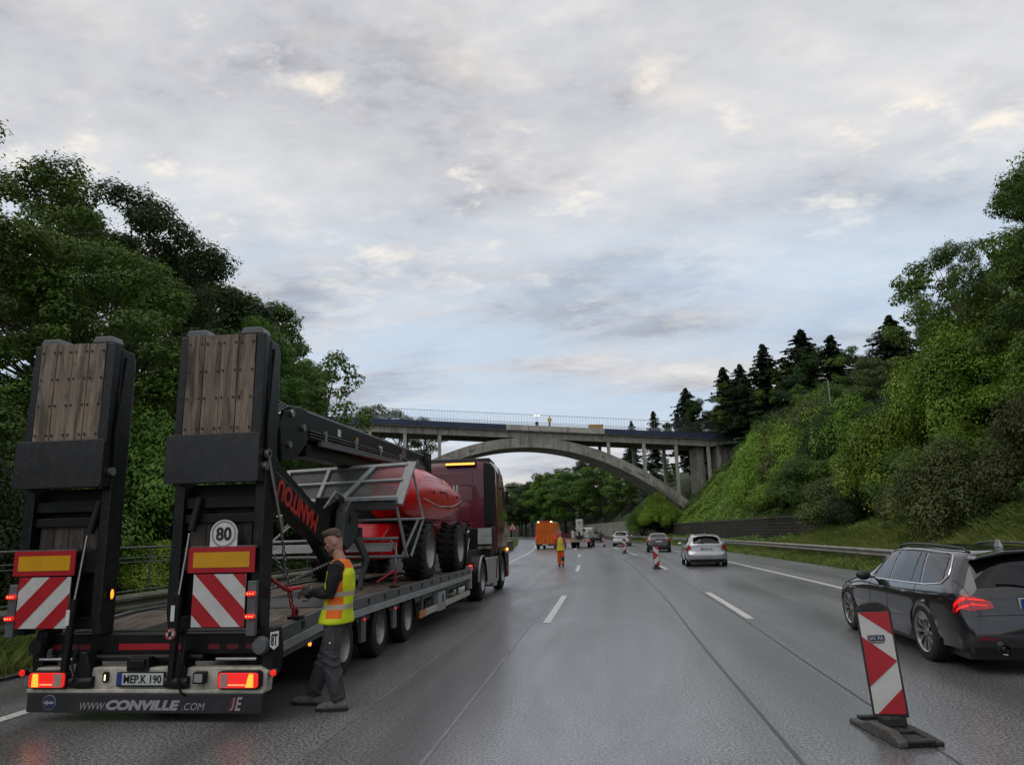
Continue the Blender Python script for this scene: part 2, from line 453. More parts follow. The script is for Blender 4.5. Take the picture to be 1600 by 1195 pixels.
LEFT_T = [(7.86, .04), (9.2, .10), (11, .35), (14, 1.6), (20, 4.5), (30, 9), (60, 14)]
def hl(a, y):
    w = max(0, min(1, (y-50)/30))
    z = lerp_tab(LEFT_T, -a)*(1-.45*w)
    if y > 95: z += max(0, min(1, (y-95)/18))*max(0, min(1, (-a-16)/10))*7
    k = max(0, min(1, (-a-10)/4))
    return z+k*((vnoise(a*.35+40, y*.22)-.5)*1.4)
def terrain(name, offs, ys, h, m):
    mb = MB(); P = []; F = []; n = len(offs)
    for y in ys:
        for a in offs: P.append((a+cY(y), y, h(a, y)-.012))
    for j in range(len(ys)-1):
        for i in range(n-1):
            k = j*n+i; F.append((k, k+1, k+n+1, k+n))
    mb.add(P, F); o = mb.build(name, m, fix=False, smooth=60); return tag(o, kind='structure')
TY = [-24+i*1.6 for i in range(0, 62)]+[75+i*2.5 for i in range(0, 135)]
terrain('hillside_right', [9.4, 9.9, 10.4, 11.2, 12, 13, 14, 14.86, 15.14]+[16+i*.9 for i in range(0, 20)]+[35, 42, 60], TY, hr, M_FORESTFLOOR)
terrain('hillside_left', [-60, -45, -36, -30]+[-26+i*.9 for i in range(0, 19)]+[-9.2, -8.6, -7.86], TY, hl, M_FORESTFLOOR)

# ---------------------------------------------------------------- arch bridge
M_CONC = mat('weathered concrete', (.33, .31, .27), .85, var=.22, scale=.6, bump=.25, bscale=12, dirt=(.13, .12, .10), dirt_amt=.7, streak=(.12, .112, .098))
M_CONC2 = mat('pale concrete', (.42, .40, .36), .85, var=.15, scale=.8, dirt=(.16, .15, .13), dirt_amt=.5, streak=(.20, .19, .165))
M_PATCH = mat('repair mortar', (.155, .15, .135), .9, var=.2, scale=2)
M_BLUE = mat('blue fascia paint', (.018, .028, .075), .55, var=.3, scale=.7, dirt=(.10, .10, .10), dirt_amt=.3)
M_RAILING = mat('bridge railing paint', (.30, .34, .38), .5, metal=.2, var=.15)
M_FENCEDARK = mat('dark mesh fence', (.03, .032, .035), .6, var=.2)
bridge = thing('arch_bridge', 'concrete arch bridge with thin columns spanning the motorway', 'bridge', (-14.4, 112, 0), R(13))
BW = 8.0                                   # local x along the bridge, y depth
ztop = lambda s: 18.45-.055*s
zso = lambda s: 14.9-.0158*(s-2)**2
def profile_loft(mb, ss, f0, f1, y0, y1):
    rings = [[(s, y0, f0(s)), (s, y1, f0(s)), (s, y1, f1(s)), (s, y0, f1(s))] for s in ss]
    mb.loft(rings)
ss = [-31+i*1.0 for i in range(0, 72)]
mb = MB(); profile_loft(mb, ss, lambda s: ztop(s)-.95, lambda s: ztop(s)-.12, 0, BW); mb.build('deck', M_CONC, bridge)
mb = MB(); profile_loft(mb, ss, lambda s: ztop(s)-2.0, lambda s: ztop(s)-.952, .55, 1.1); profile_loft(mb, ss, lambda s: ztop(s)-2.0, lambda s: ztop(s)-.952, BW-1.1, BW-.55)
mb.build('girder', M_CONC, bridge)
for a, b, m in ((-31, -1.0, M_BLUE), (-1.0, 14.8, M_CONC2), (14.8, 41, M_BLUE)):
    sub = [a+(b-a)*i/16 for i in range(17)]
    mb = MB(); profile_loft(mb, sub, lambda s: ztop(s)-.82, lambda s: ztop(s)+.02, -.14, -.002)
    mb.build('fascia', m, bridge)
mb = MB(); profile_loft(mb, ss, lambda s: ztop(s)-.8, lambda s: ztop(s)+.02, BW+.002, BW+.14); mb.build('fascia', M_BLUE, bridge)
sa = [2-26.6+53.2*i/60 for i in range(61)]
mb = MB(); profile_loft(mb, sa, lambda s: zso(s)+.0, lambda s: min(zso(s)+1.5+.012*abs(s-2), ztop(s)-.94), .5, BW-.5)
mb.build('arch', M_CONC, bridge, smooth=30)
for s0, ds in ((14.2, .5), (17.6, 1.3), (20.0, 1.0), (22.6, 2.2), (25.1, 1.2), (27, .8), (-7, 1)):      # dark mortar patches on the arch face
    up_ = .25+.6*hash2(s0, 3)
    P = []
    for i in range(5):
        s = s0+ds*i/4
        P.append((s, .494, zso(s)+up_-.22*(hash2(s, 1)*.5+.7)))
    for i in range(4, -1, -1):
        s = s0+ds*i/4+.15
        P.append((s, .494, zso(s)+up_+.25*(hash2(s, 2)*.5+.6)))
    MB().add(P, [tuple(range(10))]).build('mortar_patch', M_PATCH, bridge)
for s in (-27.5, -22.3, -16.9, -11.5, 15.5, 21.3, 26.6, 32.0):
    for y in (.62, BW-.95):
        zb = zso(s)+1.2 if abs(s-2) < 26 else (6.0 if s > 0 else 9.0)
        MB().b2(s-.26, s+.26, y, y+.34, zb, ztop(s)-1.99).build('column', M_CONC2, bridge, bevel=.03, seg=1)
MB().b2(30.5, 31.7, 2.2, BW-2.2, 5.0, ztop(31)-1.99).build('pier_wall', M_CONC, bridge)
MB().b2(33.6, 36.6, .62, BW-.62, 4.5, ztop(35)-1.99).b2(33.5, 33.9, .3, BW-.3, 4.5, ztop(34)-1.99).build('abutment', M_CONC, bridge)
MB().b2(-34.6, -30.6, .62, BW-.62, 8.0, ztop(-32)-1.99).build('abutment', M_CONC, bridge)
MB().b2(24.5, 30.0, -.2, BW+.2, 1.8, 4.6).build('springing_block', M_CONC, bridge)
def railing(y, s0, s1, m, step=.45, h=1.75, name='railing'):
    mb = MB()
    n = int((s1-s0)/step)
    for i in range(n+1):
        s = s0+i*step
        mb.bar((s, y, ztop(s)), (s, y, ztop(s)+h), .03, .03)
    for hh in (.25, h):
        for i in range(0, n, 8):
            a = s0+i*step; b = min(s0+(i+8)*step, s0+n*step)
            mb.bar((a, y, ztop(a)+hh), (b, y, ztop(b)+hh), .05, .06)
    o = mb.build(name, m, bridge); tag(o, kind='stuff'); return o
railing(.1, -30, 26, M_RAILING); railing(BW-.1, -30, 40, M_RAILING)
railing(.1, 26.2, 33.5, M_FENCEDARK, step=.16); railing(.1, 33.9, 40, M_FENCEDARK, step=.16)

# ---------------------------------------------------------------- walls along the right verge
M_TIMBERWALL = mat('dark stained wall board', (.030, .026, .021), .8, var=.3, scale=1.5, bump=.3, bscale=20, dirt=(.05, .055, .03), dirt_amt=.5, perobj=.22)
M_CAP = mat('wall coping', (.075, .07, .06), .8, var=.25, scale=2)
wall = thing('retaining_wall', 'dark brown boarded retaining wall along the right verge', 'wall', (0, 0, 0))
ys = [50+i*6 for i in range(0, 17)]
for j in range(len(ys)-1):
    a, b = ys[j], ys[j+1]
    A = Vector((14.95+cY(a), a, 0)); B = Vector((14.95+cY(b), b, 0))
    nrow = 9 if j < 8 else 1
    hh = 2.32/nrow
    for r in range(nrow):
        off = Vector((-.012*(r % 2), 0, 0))
        zc = .02+hh*(r+.5)
        MB().bar(A+off+Vector((0, .02, zc)), B+off+Vector((0, -.02, zc)), .16, hh-.03).build('wall_board', M_TIMBERWALL, wall)
    MB().bar(A+Vector((.02, 0, 2.42)), B+Vector((.02, 0, 2.42)), .34, .14).build('coping', M_CAP, wall)
MB().bar((15.0+cY(50), 49.93, 1.17), (19.0, 49.93, 1.17), .1, 2.34).build('end_board', M_TIMBERWALL, wall)
M_FARWALL = mat('noise wall concrete', (.23, .225, .20), .9, var=.25, scale=.5, streak=(.08, .08, .065), dirt=(.09, .09, .07), dirt_amt=.7, perobj=.12)
fwall = thing('noise_barrier', 'pale grey concrete barrier wall far down the road beyond the bridge', 'wall')
for j in range(48):
    a, b = 146+j*4.5, 146+(j+1)*4.5
    A = Vector((14.9+cY(a), a, 0)); B = Vector((14.9+cY(b), b, 0))
    MB().bar(A+Vector((0, .03, 1.6)), B+Vector((0, -.03, 1.6)), .2, 3.2).build('wall_panel', M_FARWALL, fwall)
    MB().bar(A+Vector((0, 0, 3.27)), B+Vector((0, 0, 3.27)), .3, .12).build('coping', M_CONC2, fwall)
# low parapet on the left, where the guard rail ends
M_PARAPET = mat('parapet concrete', (.085, .08, .07), .85, var=.3, scale=1.2, dirt=(.04, .045, .03), dirt_amt=.6)
par = thing('parapet_wall', 'low dark concrete parapet on the left ahead of the truck cab', 'wall')
for j in range(8):
    a, b = 30+j*6, 36+j*6
    A = Vector((-7.85+cY(a), a, 0)); B = Vector((-7.85+cY(b), b, 0))
    MB().bar(A+Vector((0, .01, .42)), B+Vector((0, -.01, .42)), .34, .84).build('wall_panel', M_PARAPET, par)
    MB().bar(A+Vector((0, 0, .9)), B+Vector((0, 0, .9)), .46, .11).build('coping', M_KERB, par)

# ---------------------------------------------------------------- steel guard rails
M_GALV = mat('dull galvanised steel', (.30, .285, .25), .5, metal=.5, var=.25, scale=2.5, dirt=(.10, .10, .07), dirt_amt=.5)
M_MOSS = mat('weathered mossy rail', (.16, .16, .12), .75, metal=.2, var=.3, scale=2.5, dirt=(.07, .08, .04), dirt_amt=.6)
WPROF = [(0, .155), (.03, .150), (.075, .10), (.075, .06), (.02, .02), (.02, -.02), (.075, -.06), (.075, -.10), (.03, -.150), (0, -.155)]
def guard_rail(name, label, off, y0, y1, side, m, z=.62, step=4.0):
    t = thing(name, label, 'guard rail')
    n = int((y1-y0)/step)
    for j in range(n):
        a, b = y0+j*step, y0+(j+1)*step+.15
        ring = []
        for y in (a, b):
            cx = off+cY(y)
            ring.append([(cx+side*p, y, z+q) for p, q in WPROF]+[(cx+side*(p-.006), y, z+q) for p, q in reversed(WPROF)])
        MB().loft(ring).build('rail', m, t)
        cx = off+cY(a)
        MB().b2(cx-side*.06-.03, cx-side*.06+.03, a-.05, a+.05, -.1, z+.14).build('post', m, t)
        MB().b2(min(cx-side*.05, cx+side*.03), max(cx-side*.05, cx+side*.03), a-.07, a+.07, z-.1, z+.1).build('spacer', m, t)
    return t
guard_rail('guard_rail', 'grey steel guard rail along the grass on the right verge', 10.45, 14, 142, -1, M_GALV)
guard_rail('guard_rail', 'mossy steel guard rail behind the trailer on the left', -8.2, 4, 30, 1, M_MOSS, z=.70)
M_OLDPIPE = mat('dull old pipe', (.13, .14, .13), .55, metal=.4, var=.3)
pr = thing('pipe_railing', 'thin steel pipe railing behind the left guard rail', 'railing')
for j in range(9):
    y = 3.5+j*2.6
    MB().cyl((-9.25, y, -.05), (-9.25, y, 1.62), .02, n=8).build('post', M_OLDPIPE, pr)
for z, r in ((1.62, .022), (1.42, .011), (1.34, .011), (.8, .014)):
    MB().cyl((-9.25, 2.5, z), (-9.25, 26, z), r, n=8).build('rail', M_OLDPIPE, pr)
# ================================================================ PLANTS
LEAF = {
 'mid': leafmat('leaf mid green', (.036, .086, .013), (.140, .232, .032)),
 'dark': leafmat('leaf dark green', (.011, .028, .008), (.038, .074, .017), .15),
 'bright': leafmat('leaf bright green', (.085, .170, .014), (.235, .350, .040)),
 'olive': leafmat('leaf olive', (.050, .070, .020), (.125, .145, .045)),
 'needle': leafmat('needles', (.012, .026, .014), (.030, .052, .024), .1),
 'grass': leafmat('grass blades', (.095, .150, .024), (.260, .290, .085)),
}
M_BARK = mat('bark', (.045, .036, .026), .9, var=.35, scale=5, bump=.8, bscale=18)

def leaf_mesh(name, C, Nn, size, aspect=1.6, rng=NR):
    """leaf-shaped faces (folded along the midrib) at centres C with outward normals Nn"""
    n = len(C)
    Nn = Nn+rng.normal(0, .32, (n, 3)); Nn /= np.linalg.norm(Nn, axis=1)[:, None]
    T = rng.normal(0, 1, (n, 3)); T[:, 2] -= .7
    T -= Nn*(T*Nn).sum(1)[:, None]; T /= np.linalg.norm(T, axis=1)[:, None]
    B = np.cross(Nn, T)
    s = (size*np.clip(rng.lognormal(0, .28, n), .5, 1.7))[:, None]
    a = C-T*s*.5*aspect; b = C+T*s*.5*aspect-Nn*s*.12
    l = C+B*s*.5+Nn*s*.14-T*s*.08; r = C-B*s*.5+Nn*s*.14-T*s*.08
    V = np.stack([a, l, b, r], 1).reshape(-1, 3)
    me = bpy.data.meshes.new(name)
    me.vertices.add(4*n); me.loops.add(4*n); me.polygons.add(n)
    me.vertices.foreach_set('co', V.ravel())
    me.loops.foreach_set('vertex_index', np.arange(4*n, dtype=np.int32))
    me.polygons.foreach_set('loop_start', np.arange(0, 4*n, 4, dtype=np.int32))
    me.polygons.foreach_set('loop_total', np.full(n, 4, dtype=np.int32))
    me.update(); return me

def clump_points(clumps, per_area, rng=NR, shell=(.62, 1.06)):
    C = []; Nn = []
    for (c, r) in clumps:
        c = np.array(c); r = np.array(r)
        n = int(per_area*4*PI*((r[0]*r[1]*r[2])**(2/3)))
        d = rng.normal(0, 1, (n, 3)); d[:, 2] += .25; d /= np.linalg.norm(d, axis=1)[:, None]
        k = rng.uniform(shell[0], shell[1], n)[:, None]
        lump = 1+.16*np.sin(d[:, :1]*5+c[0]*3)*np.cos(d[:, 1:2]*6+c[1]*2)+.10*np.sin(d[:, 2:3]*9+c[2])
        C.append(c+d*r*k*lump); Nn.append(d*.8+np.array([0, 0, .55]))
    return np.concatenate(C), np.concatenate(Nn)

def crown_clumps(rng, H, rad, base, nclump, cr=(1.0, 1.9), drape=0.0):
    """foliage clumps at the ends of limbs, filling an uneven egg-shaped crown"""
    out = []; zc = base+(H-base)*.52; hz = (H-base)*.5
    for i in range(nclump):
        d = rng.normal(0, 1, 3); d /= np.linalg.norm(d)
        k = rng.uniform(.45, 1.0)**.6
        z = zc+d[2]*hz*k*.95
        w = 1-.35*max(0, (z-zc)/hz)
        c = (d[0]*rad*k*w, d[1]*rad*k*w, z)
        r = rng.uniform(*cr)
        out.append((c, (r*rng.uniform(.9, 1.25), r*rng.uniform(.9, 1.25), r*rng.uniform(.55, .85)*(1+drape))))
    return out

def make_broadleaf(seed, H, rad, base, ncl, dens, leaf, cr):
    rng = np.random.default_rng(seed)
    cl = crown_clumps(rng, H, rad, base, ncl, cr)
    C, Nn = clump_points(cl, dens, rng)
    # loose sprigs that break the outline
    k = rng.integers(0, len(C), len(C)//12); J = C[k]+Nn[k]*rng.uniform(.05, .3, (len(k), 1))
    C = np.concatenate([C, J]); Nn = np.concatenate([Nn, Nn[k]])
    crown = leaf_mesh('crown', C, Nn, leaf, rng=rng)
    mb = MB(); top = H*.72
    pts = [(0, 0, -1.0), (.05, 0, H*.2), (.18*math.sin(seed), .1, H*.45), (.1, .2*math.cos(seed), top)]
    mb.tube(pts, [.26*H/15, .21*H/15, .14*H/15, .04], n=9)
    for c, r in cl[::2]:
        zb = max(base*.55, min(top*.9, c[2]*.6)); t0 = zb/top
        mb.tube([(.1*t0, .05, zb), (c[0]*.5, c[1]*.5, zb*.45+c[2]*.55), (c[0]*.92, c[1]*.92, c[2]-.2)], [.085, .05, .02], n=5)
    return crown, mb.mesh('trunk')
def make_conifer(seed, H, rad):
    rng = np.random.default_rng(seed); C = []; Nn = []
    z = H*.10
    while z < H:
        t = (z-H*.1)/(H*.9); L = rad*(1-t)**.58*rng.uniform(.45, 1.1)+.15
        nb = int(6+6*(1-t))
        a0 = rng.uniform(0, 6)
        for b in range(nb):
            a = a0+2*PI*b/nb+rng.normal(0, .35); l = L*rng.uniform(.45, 1.25); n = int(l*20)+5
            s = rng.uniform(0.08, 1, n); dz = -.28*l*s+.10*l*s*s
            sp = rng.normal(0, 1, n)*.15*(1.1-s)*l
            C.append(np.stack([math.cos(a)*s*l-math.sin(a)*sp, math.sin(a)*s*l+math.cos(a)*sp, z+dz+rng.normal(0, .05, n)], 1))
            Nn.append(np.tile([math.cos(a)*.4, math.sin(a)*.4, .9], (n, 1)))
        z += .30+.22*(1-t)
    crown = leaf_mesh('crown', np.concatenate(C), np.concatenate(Nn), .26, 2.0, rng)
    mb = MB().cyl((0, 0, -1), (0, 0, H*.97), .2, .02, 8)
    return crown, mb.mesh('trunk')

PROTO = {}
for i, (s, H, r, b, n, d, lf, cr) in enumerate([
        (3, 15, 4.6, 2.2, 54, 44, .135, (.6, 1.25)), (8, 16, 4.2, 2.5, 54, 44, .135, (.6, 1.25)),
        (21, 14, 5.0, 1.8, 56, 44, .135, (.6, 1.3)), (34, 15, 4.4, 1.2, 58, 44, .135, (.55, 1.2))]):
    PROTO['broad%d' % i] = make_broadleaf(s, H, r, b, n, d, lf, cr)
for i, (s, H, r, b, n, d, lf, cr) in enumerate([(13, 15, 4.9, 1.2, 66, 95, .088, (.5, 1.15)), (77, 15, 4.8, 1.0, 70, 95, .088, (.5, 1.1))]):
    PROTO['fine%d' % i] = make_broadleaf(s, H, r, b, n, d, lf, cr)
PROTO['airy'] = make_broadleaf(55, 13, 3.4, 3.0, 40, 20, .16, (.55, 1.0))
for i, (s, H, r) in enumerate([(5, 15, 5.4), (9, 16, 4.8)]): PROTO['con%d' % i] = make_conifer(s, H, r)
PH = {'fine0': 15, 'fine1': 15, 'broad0': 15, 'broad1': 16, 'broad2': 14, 'broad3': 15, 'airy': 13, 'con0': 15, 'con1': 16}
def tree(name, label, kind, leaf, loc, top, wide=1.0, cat='tree', group=None, rz=None):
    """a tree whose foot stands at loc and whose tip reaches height top"""
    H = (top-loc[2])/PH[kind]
    t = thing(name, label, cat, loc, RNG.uniform(0, 6.28) if rz is None else rz, group); t.scale = (H*wide, H*wide, H)
    for me, m_ in zip(PROTO[kind], (LEAF[leaf], M_BARK)):
        if not me.materials: me.materials.append(m_)
    c = bpy.data.objects.new('crown', PROTO[kind][0]); COL.objects.link(c)
    c.material_slots[0].link = 'OBJECT'; c.material_slots[0].material = LEAF[leaf]; c.parent = t; tag(c, kind='stuff')
    k = bpy.data.objects.new('trunk', PROTO[kind][1]); COL.objects.link(k); k.parent = t
    return t
def gz(x, y):
    a = x-cY(y); return hr(a, y) if a > 0 else hl(a, y)

LLAB = ['dark leafy tree at the far left edge beside the left ramp', 'tall mid green tree whose tip is highest at the left edge', 'lower mid green tree in front of the wood, behind the left ramp',
 'mid green tree on the skyline above the left ramp', 'lower dark tree behind the gap between the ramps', 'dark tree on the skyline above the gap between the ramps',
 'lower mid green tree directly behind the right ramp top', 'dark tree on the skyline above the left side of the right ramp', 'broad lower tree just right of the right ramp top',
 'tree on the skyline above the right ramp', 'tree on the falling skyline just right of the right ramp', 'lower tree above the boom knuckle', 'tree at the right shoulder of the left wood',
 'low tree behind the black boom of the lift', 'airy tree standing at the right end of the left wood', 'half hidden tree behind the left end of the bridge railing', 'tree behind the blue container at the bridge end', 'dark tree deep in the wood left of the left ramp', 'dark tree deep in the wood behind the left ramp']
LEFT = [  # x, y, top, kind, leaf, wide
 (-16.0, 9.5, 11.2, 'fine0', 'dark', 1.2), (-19.0, 17, 14.6, 'fine1', 'mid', 1.1), (-14.5, 19, 10.5, 'fine0', 'mid', 1.15), (-21.2, 24.5, 17.0, 'fine1', 'mid', 1.2),
 (-17.2, 27, 12.5, 'fine1', 'dark', 1.1), (-23.2, 31.5, 19.6, 'fine0', 'dark', 1.1), (-18.8, 36, 13.5, 'fine0', 'mid', 1.1), (-24.2, 39, 19.8, 'broad3', 'dark', 1.1),
 (-20.5, 45, 13.5, 'broad1', 'mid', 1.25), (-26, 48, 20.3, 'broad2', 'mid', 1.0), (-27.5, 57, 19.8, 'broad0', 'mid', 1.0), (-25.5, 57, 13, 'broad3', 'mid', .9),
 (-30.5, 66, 21.4, 'broad1', 'mid', .9), (-30.5, 71, 15, 'broad2', 'mid', 1.0), (-31.5, 78, 22.6, 'airy', 'mid', 1.0), (-37, 86, 17.5, 'broad0', 'mid', 1.0), (-40, 92, 21, 'broad3', 'mid', .9), (-24, 13, 12.5, 'broad2', 'dark', 1.3), (-26, 21, 14.5, 'broad0', 'dark', 1.3)]
for i, (x, y, top, kd, lf, w) in enumerate(LEFT):
    lab = LLAB[i]
    tree('broadleaf_tree', lab, kd, lf, (x, y, gz(x, y)-.3), top, w, group='trees of the left wood')
for i, (x, y, top) in enumerate(((-44.5, 134, 26.6), (-40.5, 139, 26.4), (-36.5, 143, 25.4), (-48, 138, 27))):
    tree('broadleaf_tree', 'small airy tree above the left end of the bridge deck', 'airy', 'olive', (x, y, 14), top, 1.5, group='trees beyond the bridge deck')

RIGHT = [
 (17.6, 25.5, 16.6, 'fine0', 'mid', .9), (21.0, 28, 17.0, 'fine1', 'dark', 1.0), (19.5, 33, 17.2, 'fine1', 'mid', .85), (16.4, 21.5, 10.2, 'fine0', 'mid', .95), (24, 35, 20.5, 'con0', 'needle', 1.1),
 (20.2, 42.0, 17.9, 'fine1', 'mid', .75), (21.5, 49.5, 19.0, 'airy', 'mid', .95), (25, 44, 18, 'broad2', 'dark', 1.0), (22.6, 62, 15.6, 'broad2', 'olive', .95), (21.8, 54, 12.5, 'broad0', 'mid', .8),
 (24.5, 72, 15.5, 'broad1', 'mid', .9), (22.4, 84, 17.4, 'broad0', 'mid', .9), (22.0, 125, 26.5, 'broad3', 'mid', 1.0), (21.6, 94, 14.9, 'broad2', 'mid', .7), (24.6, 92, 18.5, 'broad1', 'dark', .9)]
for i, (x, y, top, kd, lf, w) in enumerate(RIGHT):
    con = kd.startswith('con')
    lab = {0: 'tall leafy tree at the right edge above the dark estate car', 4: 'dark conifer tip rising behind the trees at the right edge',
           6: 'airy tree leaning out at the left end of the tall right trees', 12: 'rounded tree directly above the right end of the bridge',
           8: 'olive green bushy tree beside the lamp post on the slope', 1: 'dark leafy tree just behind the tallest tree at the right edge', 2: 'mid green tree second from the right edge on the skyline',
           3: 'low spreading tree at the right edge over the estate car roof', 5: 'mid green tree at the left shoulder of the tall right group', 7: 'dark tree filling the gap behind the airy right tree',
           9: 'rounded lower tree in front of the olive tree by the lamp post', 10: 'mid green tree left of the lamp post top', 11: 'broad rounded tree midway between bridge end and lamp post', 13: 'small round tree just above the bridge abutment', 14: 'dark round tree behind the slope right of the bridge end'}[i]
    tree('conifer_tree' if con else 'broadleaf_tree', lab, kd, lf, (x, y, gz(x, y)-.3), top, w, group='trees on the right slope')
HILL = ((36, 92, 27.2, 1.2), (31, 99, 26.9, 1.2), (28.8, 105, 29.4, 1.25), (24.8, 112, 29.4, 1.1), (22.3, 118, 27.6, 1.1), (20.3, 122, 28.2, 1.1), (14.8, 130, 26.4, 1.05), (9.4, 138, 23.8, .9), (5.3, 142, 22.7, .75), (38.5, 97, 27.0, 1.2))
HC = sorted(range(len(HILL)), key=lambda k: HILL[k][0]/HILL[k][1])
ORD = ['first', 'second', 'third', 'fourth', 'fifth', 'sixth', 'seventh', 'eighth', 'ninth', 'tenth', 'eleventh', 'twelfth', 'thirteenth', 'fourteenth', 'fifteenth', 'sixteenth', 'seventeenth', 'eighteenth', 'nineteenth', 'rightmost']
for i, (x, y, top, w) in enumerate(HILL):
    lab = {7: 'small dark fir above the bridge railing left of the conifer group', 8: 'smallest fir tip just above the bridge railing', 3: 'slender pointed fir rising highest left of the conifer group'}.get(i, 'dark conifer on the hilltop behind the right end of the bridge')
    if i not in (3, 7, 8): lab = '%s conifer from the left on the hilltop behind the bridge end' % ORD[HC.index(i)]
    tree('conifer_tree', lab, 'con%d' % (i % 2), 'needle', (x, y, 14 if x > 15 else 12), top, w, group='conifers on the hilltop')
for i, (x, y, top, w) in enumerate(((34.5, 94, 25.4, 1.0), (32, 98, 25.2, 1.0), (29.5, 103, 26.2, 1.0), (26.5, 110, 26.2, 1.0), (23.5, 116, 26.2, 1.0), (20.5, 121, 25.5, .9), (16.5, 128, 24.2, .9), (37, 93, 25, 1.0), (12.5, 132, 22.4, .8))):
    tree('broadleaf_tree', ('mid green' if i % 2 else 'dark')+' rounded tree massed between the hilltop conifers', 'broad%d' % (i % 4), 'mid' if i % 2 else 'dark', (x, y, 13), top, w, group='dark trees between the conifers')
FAR = [(3, 168, 15, 1.2), (9, 172, 17, 1.2), (-1, 180, 18.6, 1.2), (5, 186, 20.8, 1.2), (-4, 190, 17, 1.2), (-2, 198, 21, 1.2), (-9.5, 199, 18, 1.2), (-8, 208, 21.4, 1.2), (-15, 212, 17, 1.2), (-13, 220, 21, 1.2), (-19, 222, 19.2, 1.2), (-24, 230, 16.8, 1.25), (-20, 236, 20.0, 1.2), (-29, 238, 15.4, 1.3), (-35, 246, 14, 1.3), (9, 150, 13, 1.1), (13, 160, 16, 1.2), (17, 152, 17, 1.2), (-40, 256, 13, 1.3), (-30, 252, 17, 1.3), (-40, 268, 16, 1.3), (-48, 280, 16, 1.3), (-38, 284, 21, 1.3), (-56, 296, 16, 1.3), (-48, 300, 20, 1.3), (-66, 315, 17, 1.4), (-76, 335, 18, 1.4), (-62, 325, 22, 1.4), (-90, 350, 22, 1.5), (-30, 264, 20, 1.2)]
for i, (x, y, top, w) in enumerate(FAR):
    tree('broadleaf_tree', 'distant tree on the wooded slope seen under the arch', 'broad%d' % (i % 4), ('mid', 'dark')[i % 2], (x, y, max(gz(x, y), 2)-.5), top+.5, w, group='trees seen under the arch')

# shrubs and ivy mounds: low foliage mounds with stems
def make_shrub(seed, dens=330, leaf=.038, drape=.0):
    rng = np.random.default_rng(seed); cl = []
    for i in range(44):
        a = rng.uniform(0, 2*PI); r = rng.uniform(0, 1)**.6*1.55; z = (1-(r/1.75)**2)*1.7*rng.uniform(.45, 1.12)+.15
        q = rng.uniform(.24, .60); cl.append(((r*math.cos(a), r*math.sin(a), z), (q*1.15, q*1.15, q*(.75+drape))))
    C, Nn = clump_points(cl, dens, rng)
    fo = leaf_mesh('foliage', C, Nn, leaf, rng=rng)
    mb = MB()
    for i in range(6):
        a = i*1.05; mb.tube([(.1*math.cos(a), .1*math.sin(a), -.4), (.5*math.cos(a), .5*math.sin(a), .7), (.8*math.cos(a), .8*math.sin(a), 1.3)], [.05, .03, .012], n=5)
    return fo, mb.mesh('stem')
SH = [make_shrub(101), make_shrub(102), make_shrub(103, 330, .038, .4), make_shrub(104, 360, .036)]
def shrub(label, v, leaf, loc, sc, group, name='shrub'):
    t = thing(name, label, 'shrub', loc, RNG.uniform(0, 6.28), group); t.scale = sc
    for nm, me, m_ in (('foliage', SH[v][0], LEAF[leaf]), ('stem', SH[v][1], M_BARK)):
        if not me.materials: me.materials.append(m_)
        c = bpy.data.objects.new(nm, me); COL.objects.link(c); c.parent = t
        c.material_slots[0].link = 'OBJECT'; c.material_slots[0].material = m_
        if nm == 'foliage': tag(c, kind='stuff')
rs = random.Random(4)
# understory of the left wood
for i in range(30):
    y = 5+i*2.4; a = -11.2-rs.random()*4.5-max(0, y-38)*.30
    s = rs.uniform(1.1, 2.0)*(1 if y < 45 else .8)
    dk = rs.random() < .7
    shrub(('dark' if dk else 'mid green')+(' shrub under the trees behind the ramps' if y < 30 else ' shrub at the foot of the left wood beyond the boom lift'), 3 if y < 30 else i % 2, 'dark' if dk else 'mid', (a+cY(y), y, hl(a, y)-.2), (s, s, s*rs.uniform(.9, 1.4)), 'undergrowth of the left wood')
for i, (x, y, s) in enumerate(((-10.4, 15.5, .75), (-10.8, 18.5, .8), (-10.3, 12.2, .55))):
    shrub('bright leafy sapling behind the pipe railing between the ramps', 3, 'bright', (x, y, .2), (s, s, s), 'saplings behind the pipe railing')
# ivy mounds over the right slope
for i in range(96):
    y = 20+rs.random()**1.2*92; a = 13.4+rs.random()*9.5
    if y > 48: a = 16+rs.random()*9
    if y < 48 and a < 14.3 and y > 33: a += 1.2
    if y > 74 and (a+cY(y))/y < .195: y = 60+rs.random()*14; a = 16.5+rs.random()*6
    s = rs.uniform(1.0, 1.9)*(1+.25*(a > 18))
    lf = rs.choice(['mid', 'mid', 'bright', 'bright', 'bright', 'dark', 'olive'])
    zone = 'above the brown retaining wall' if y > 50 else ('beside the grass bank behind the guard rail' if a < 17.5 else 'high under the tall right trees')
    tone = {'mid': 'mid green', 'bright': 'bright green', 'dark': 'dark green', 'olive': 'olive'}[lf]
    shrub('%s ivy covered mound %s' % (tone, zone), i % 3, lf, (a+cY(y), y, hr(a, y)-.4), (s, s, s*rs.uniform(.8, 1.5)), 'ivy mounds on the right slope')
for i, (x, y, s) in enumerate(((4.9, 113, 1.4), (6.6, 111, 1.35), (8.2, 109.5, 1.2), (5.6, 117, 1.5), (7.4, 114, 1.9), (9.3, 110, 1.1))):
    shrub('ivy hump above the wall under the arch', 2, 'bright' if i != 0 else 'mid', (x, y, 2.2 if x > 6 else 1.4), (s, s, s*1.15), 'ivy humps under the arch')
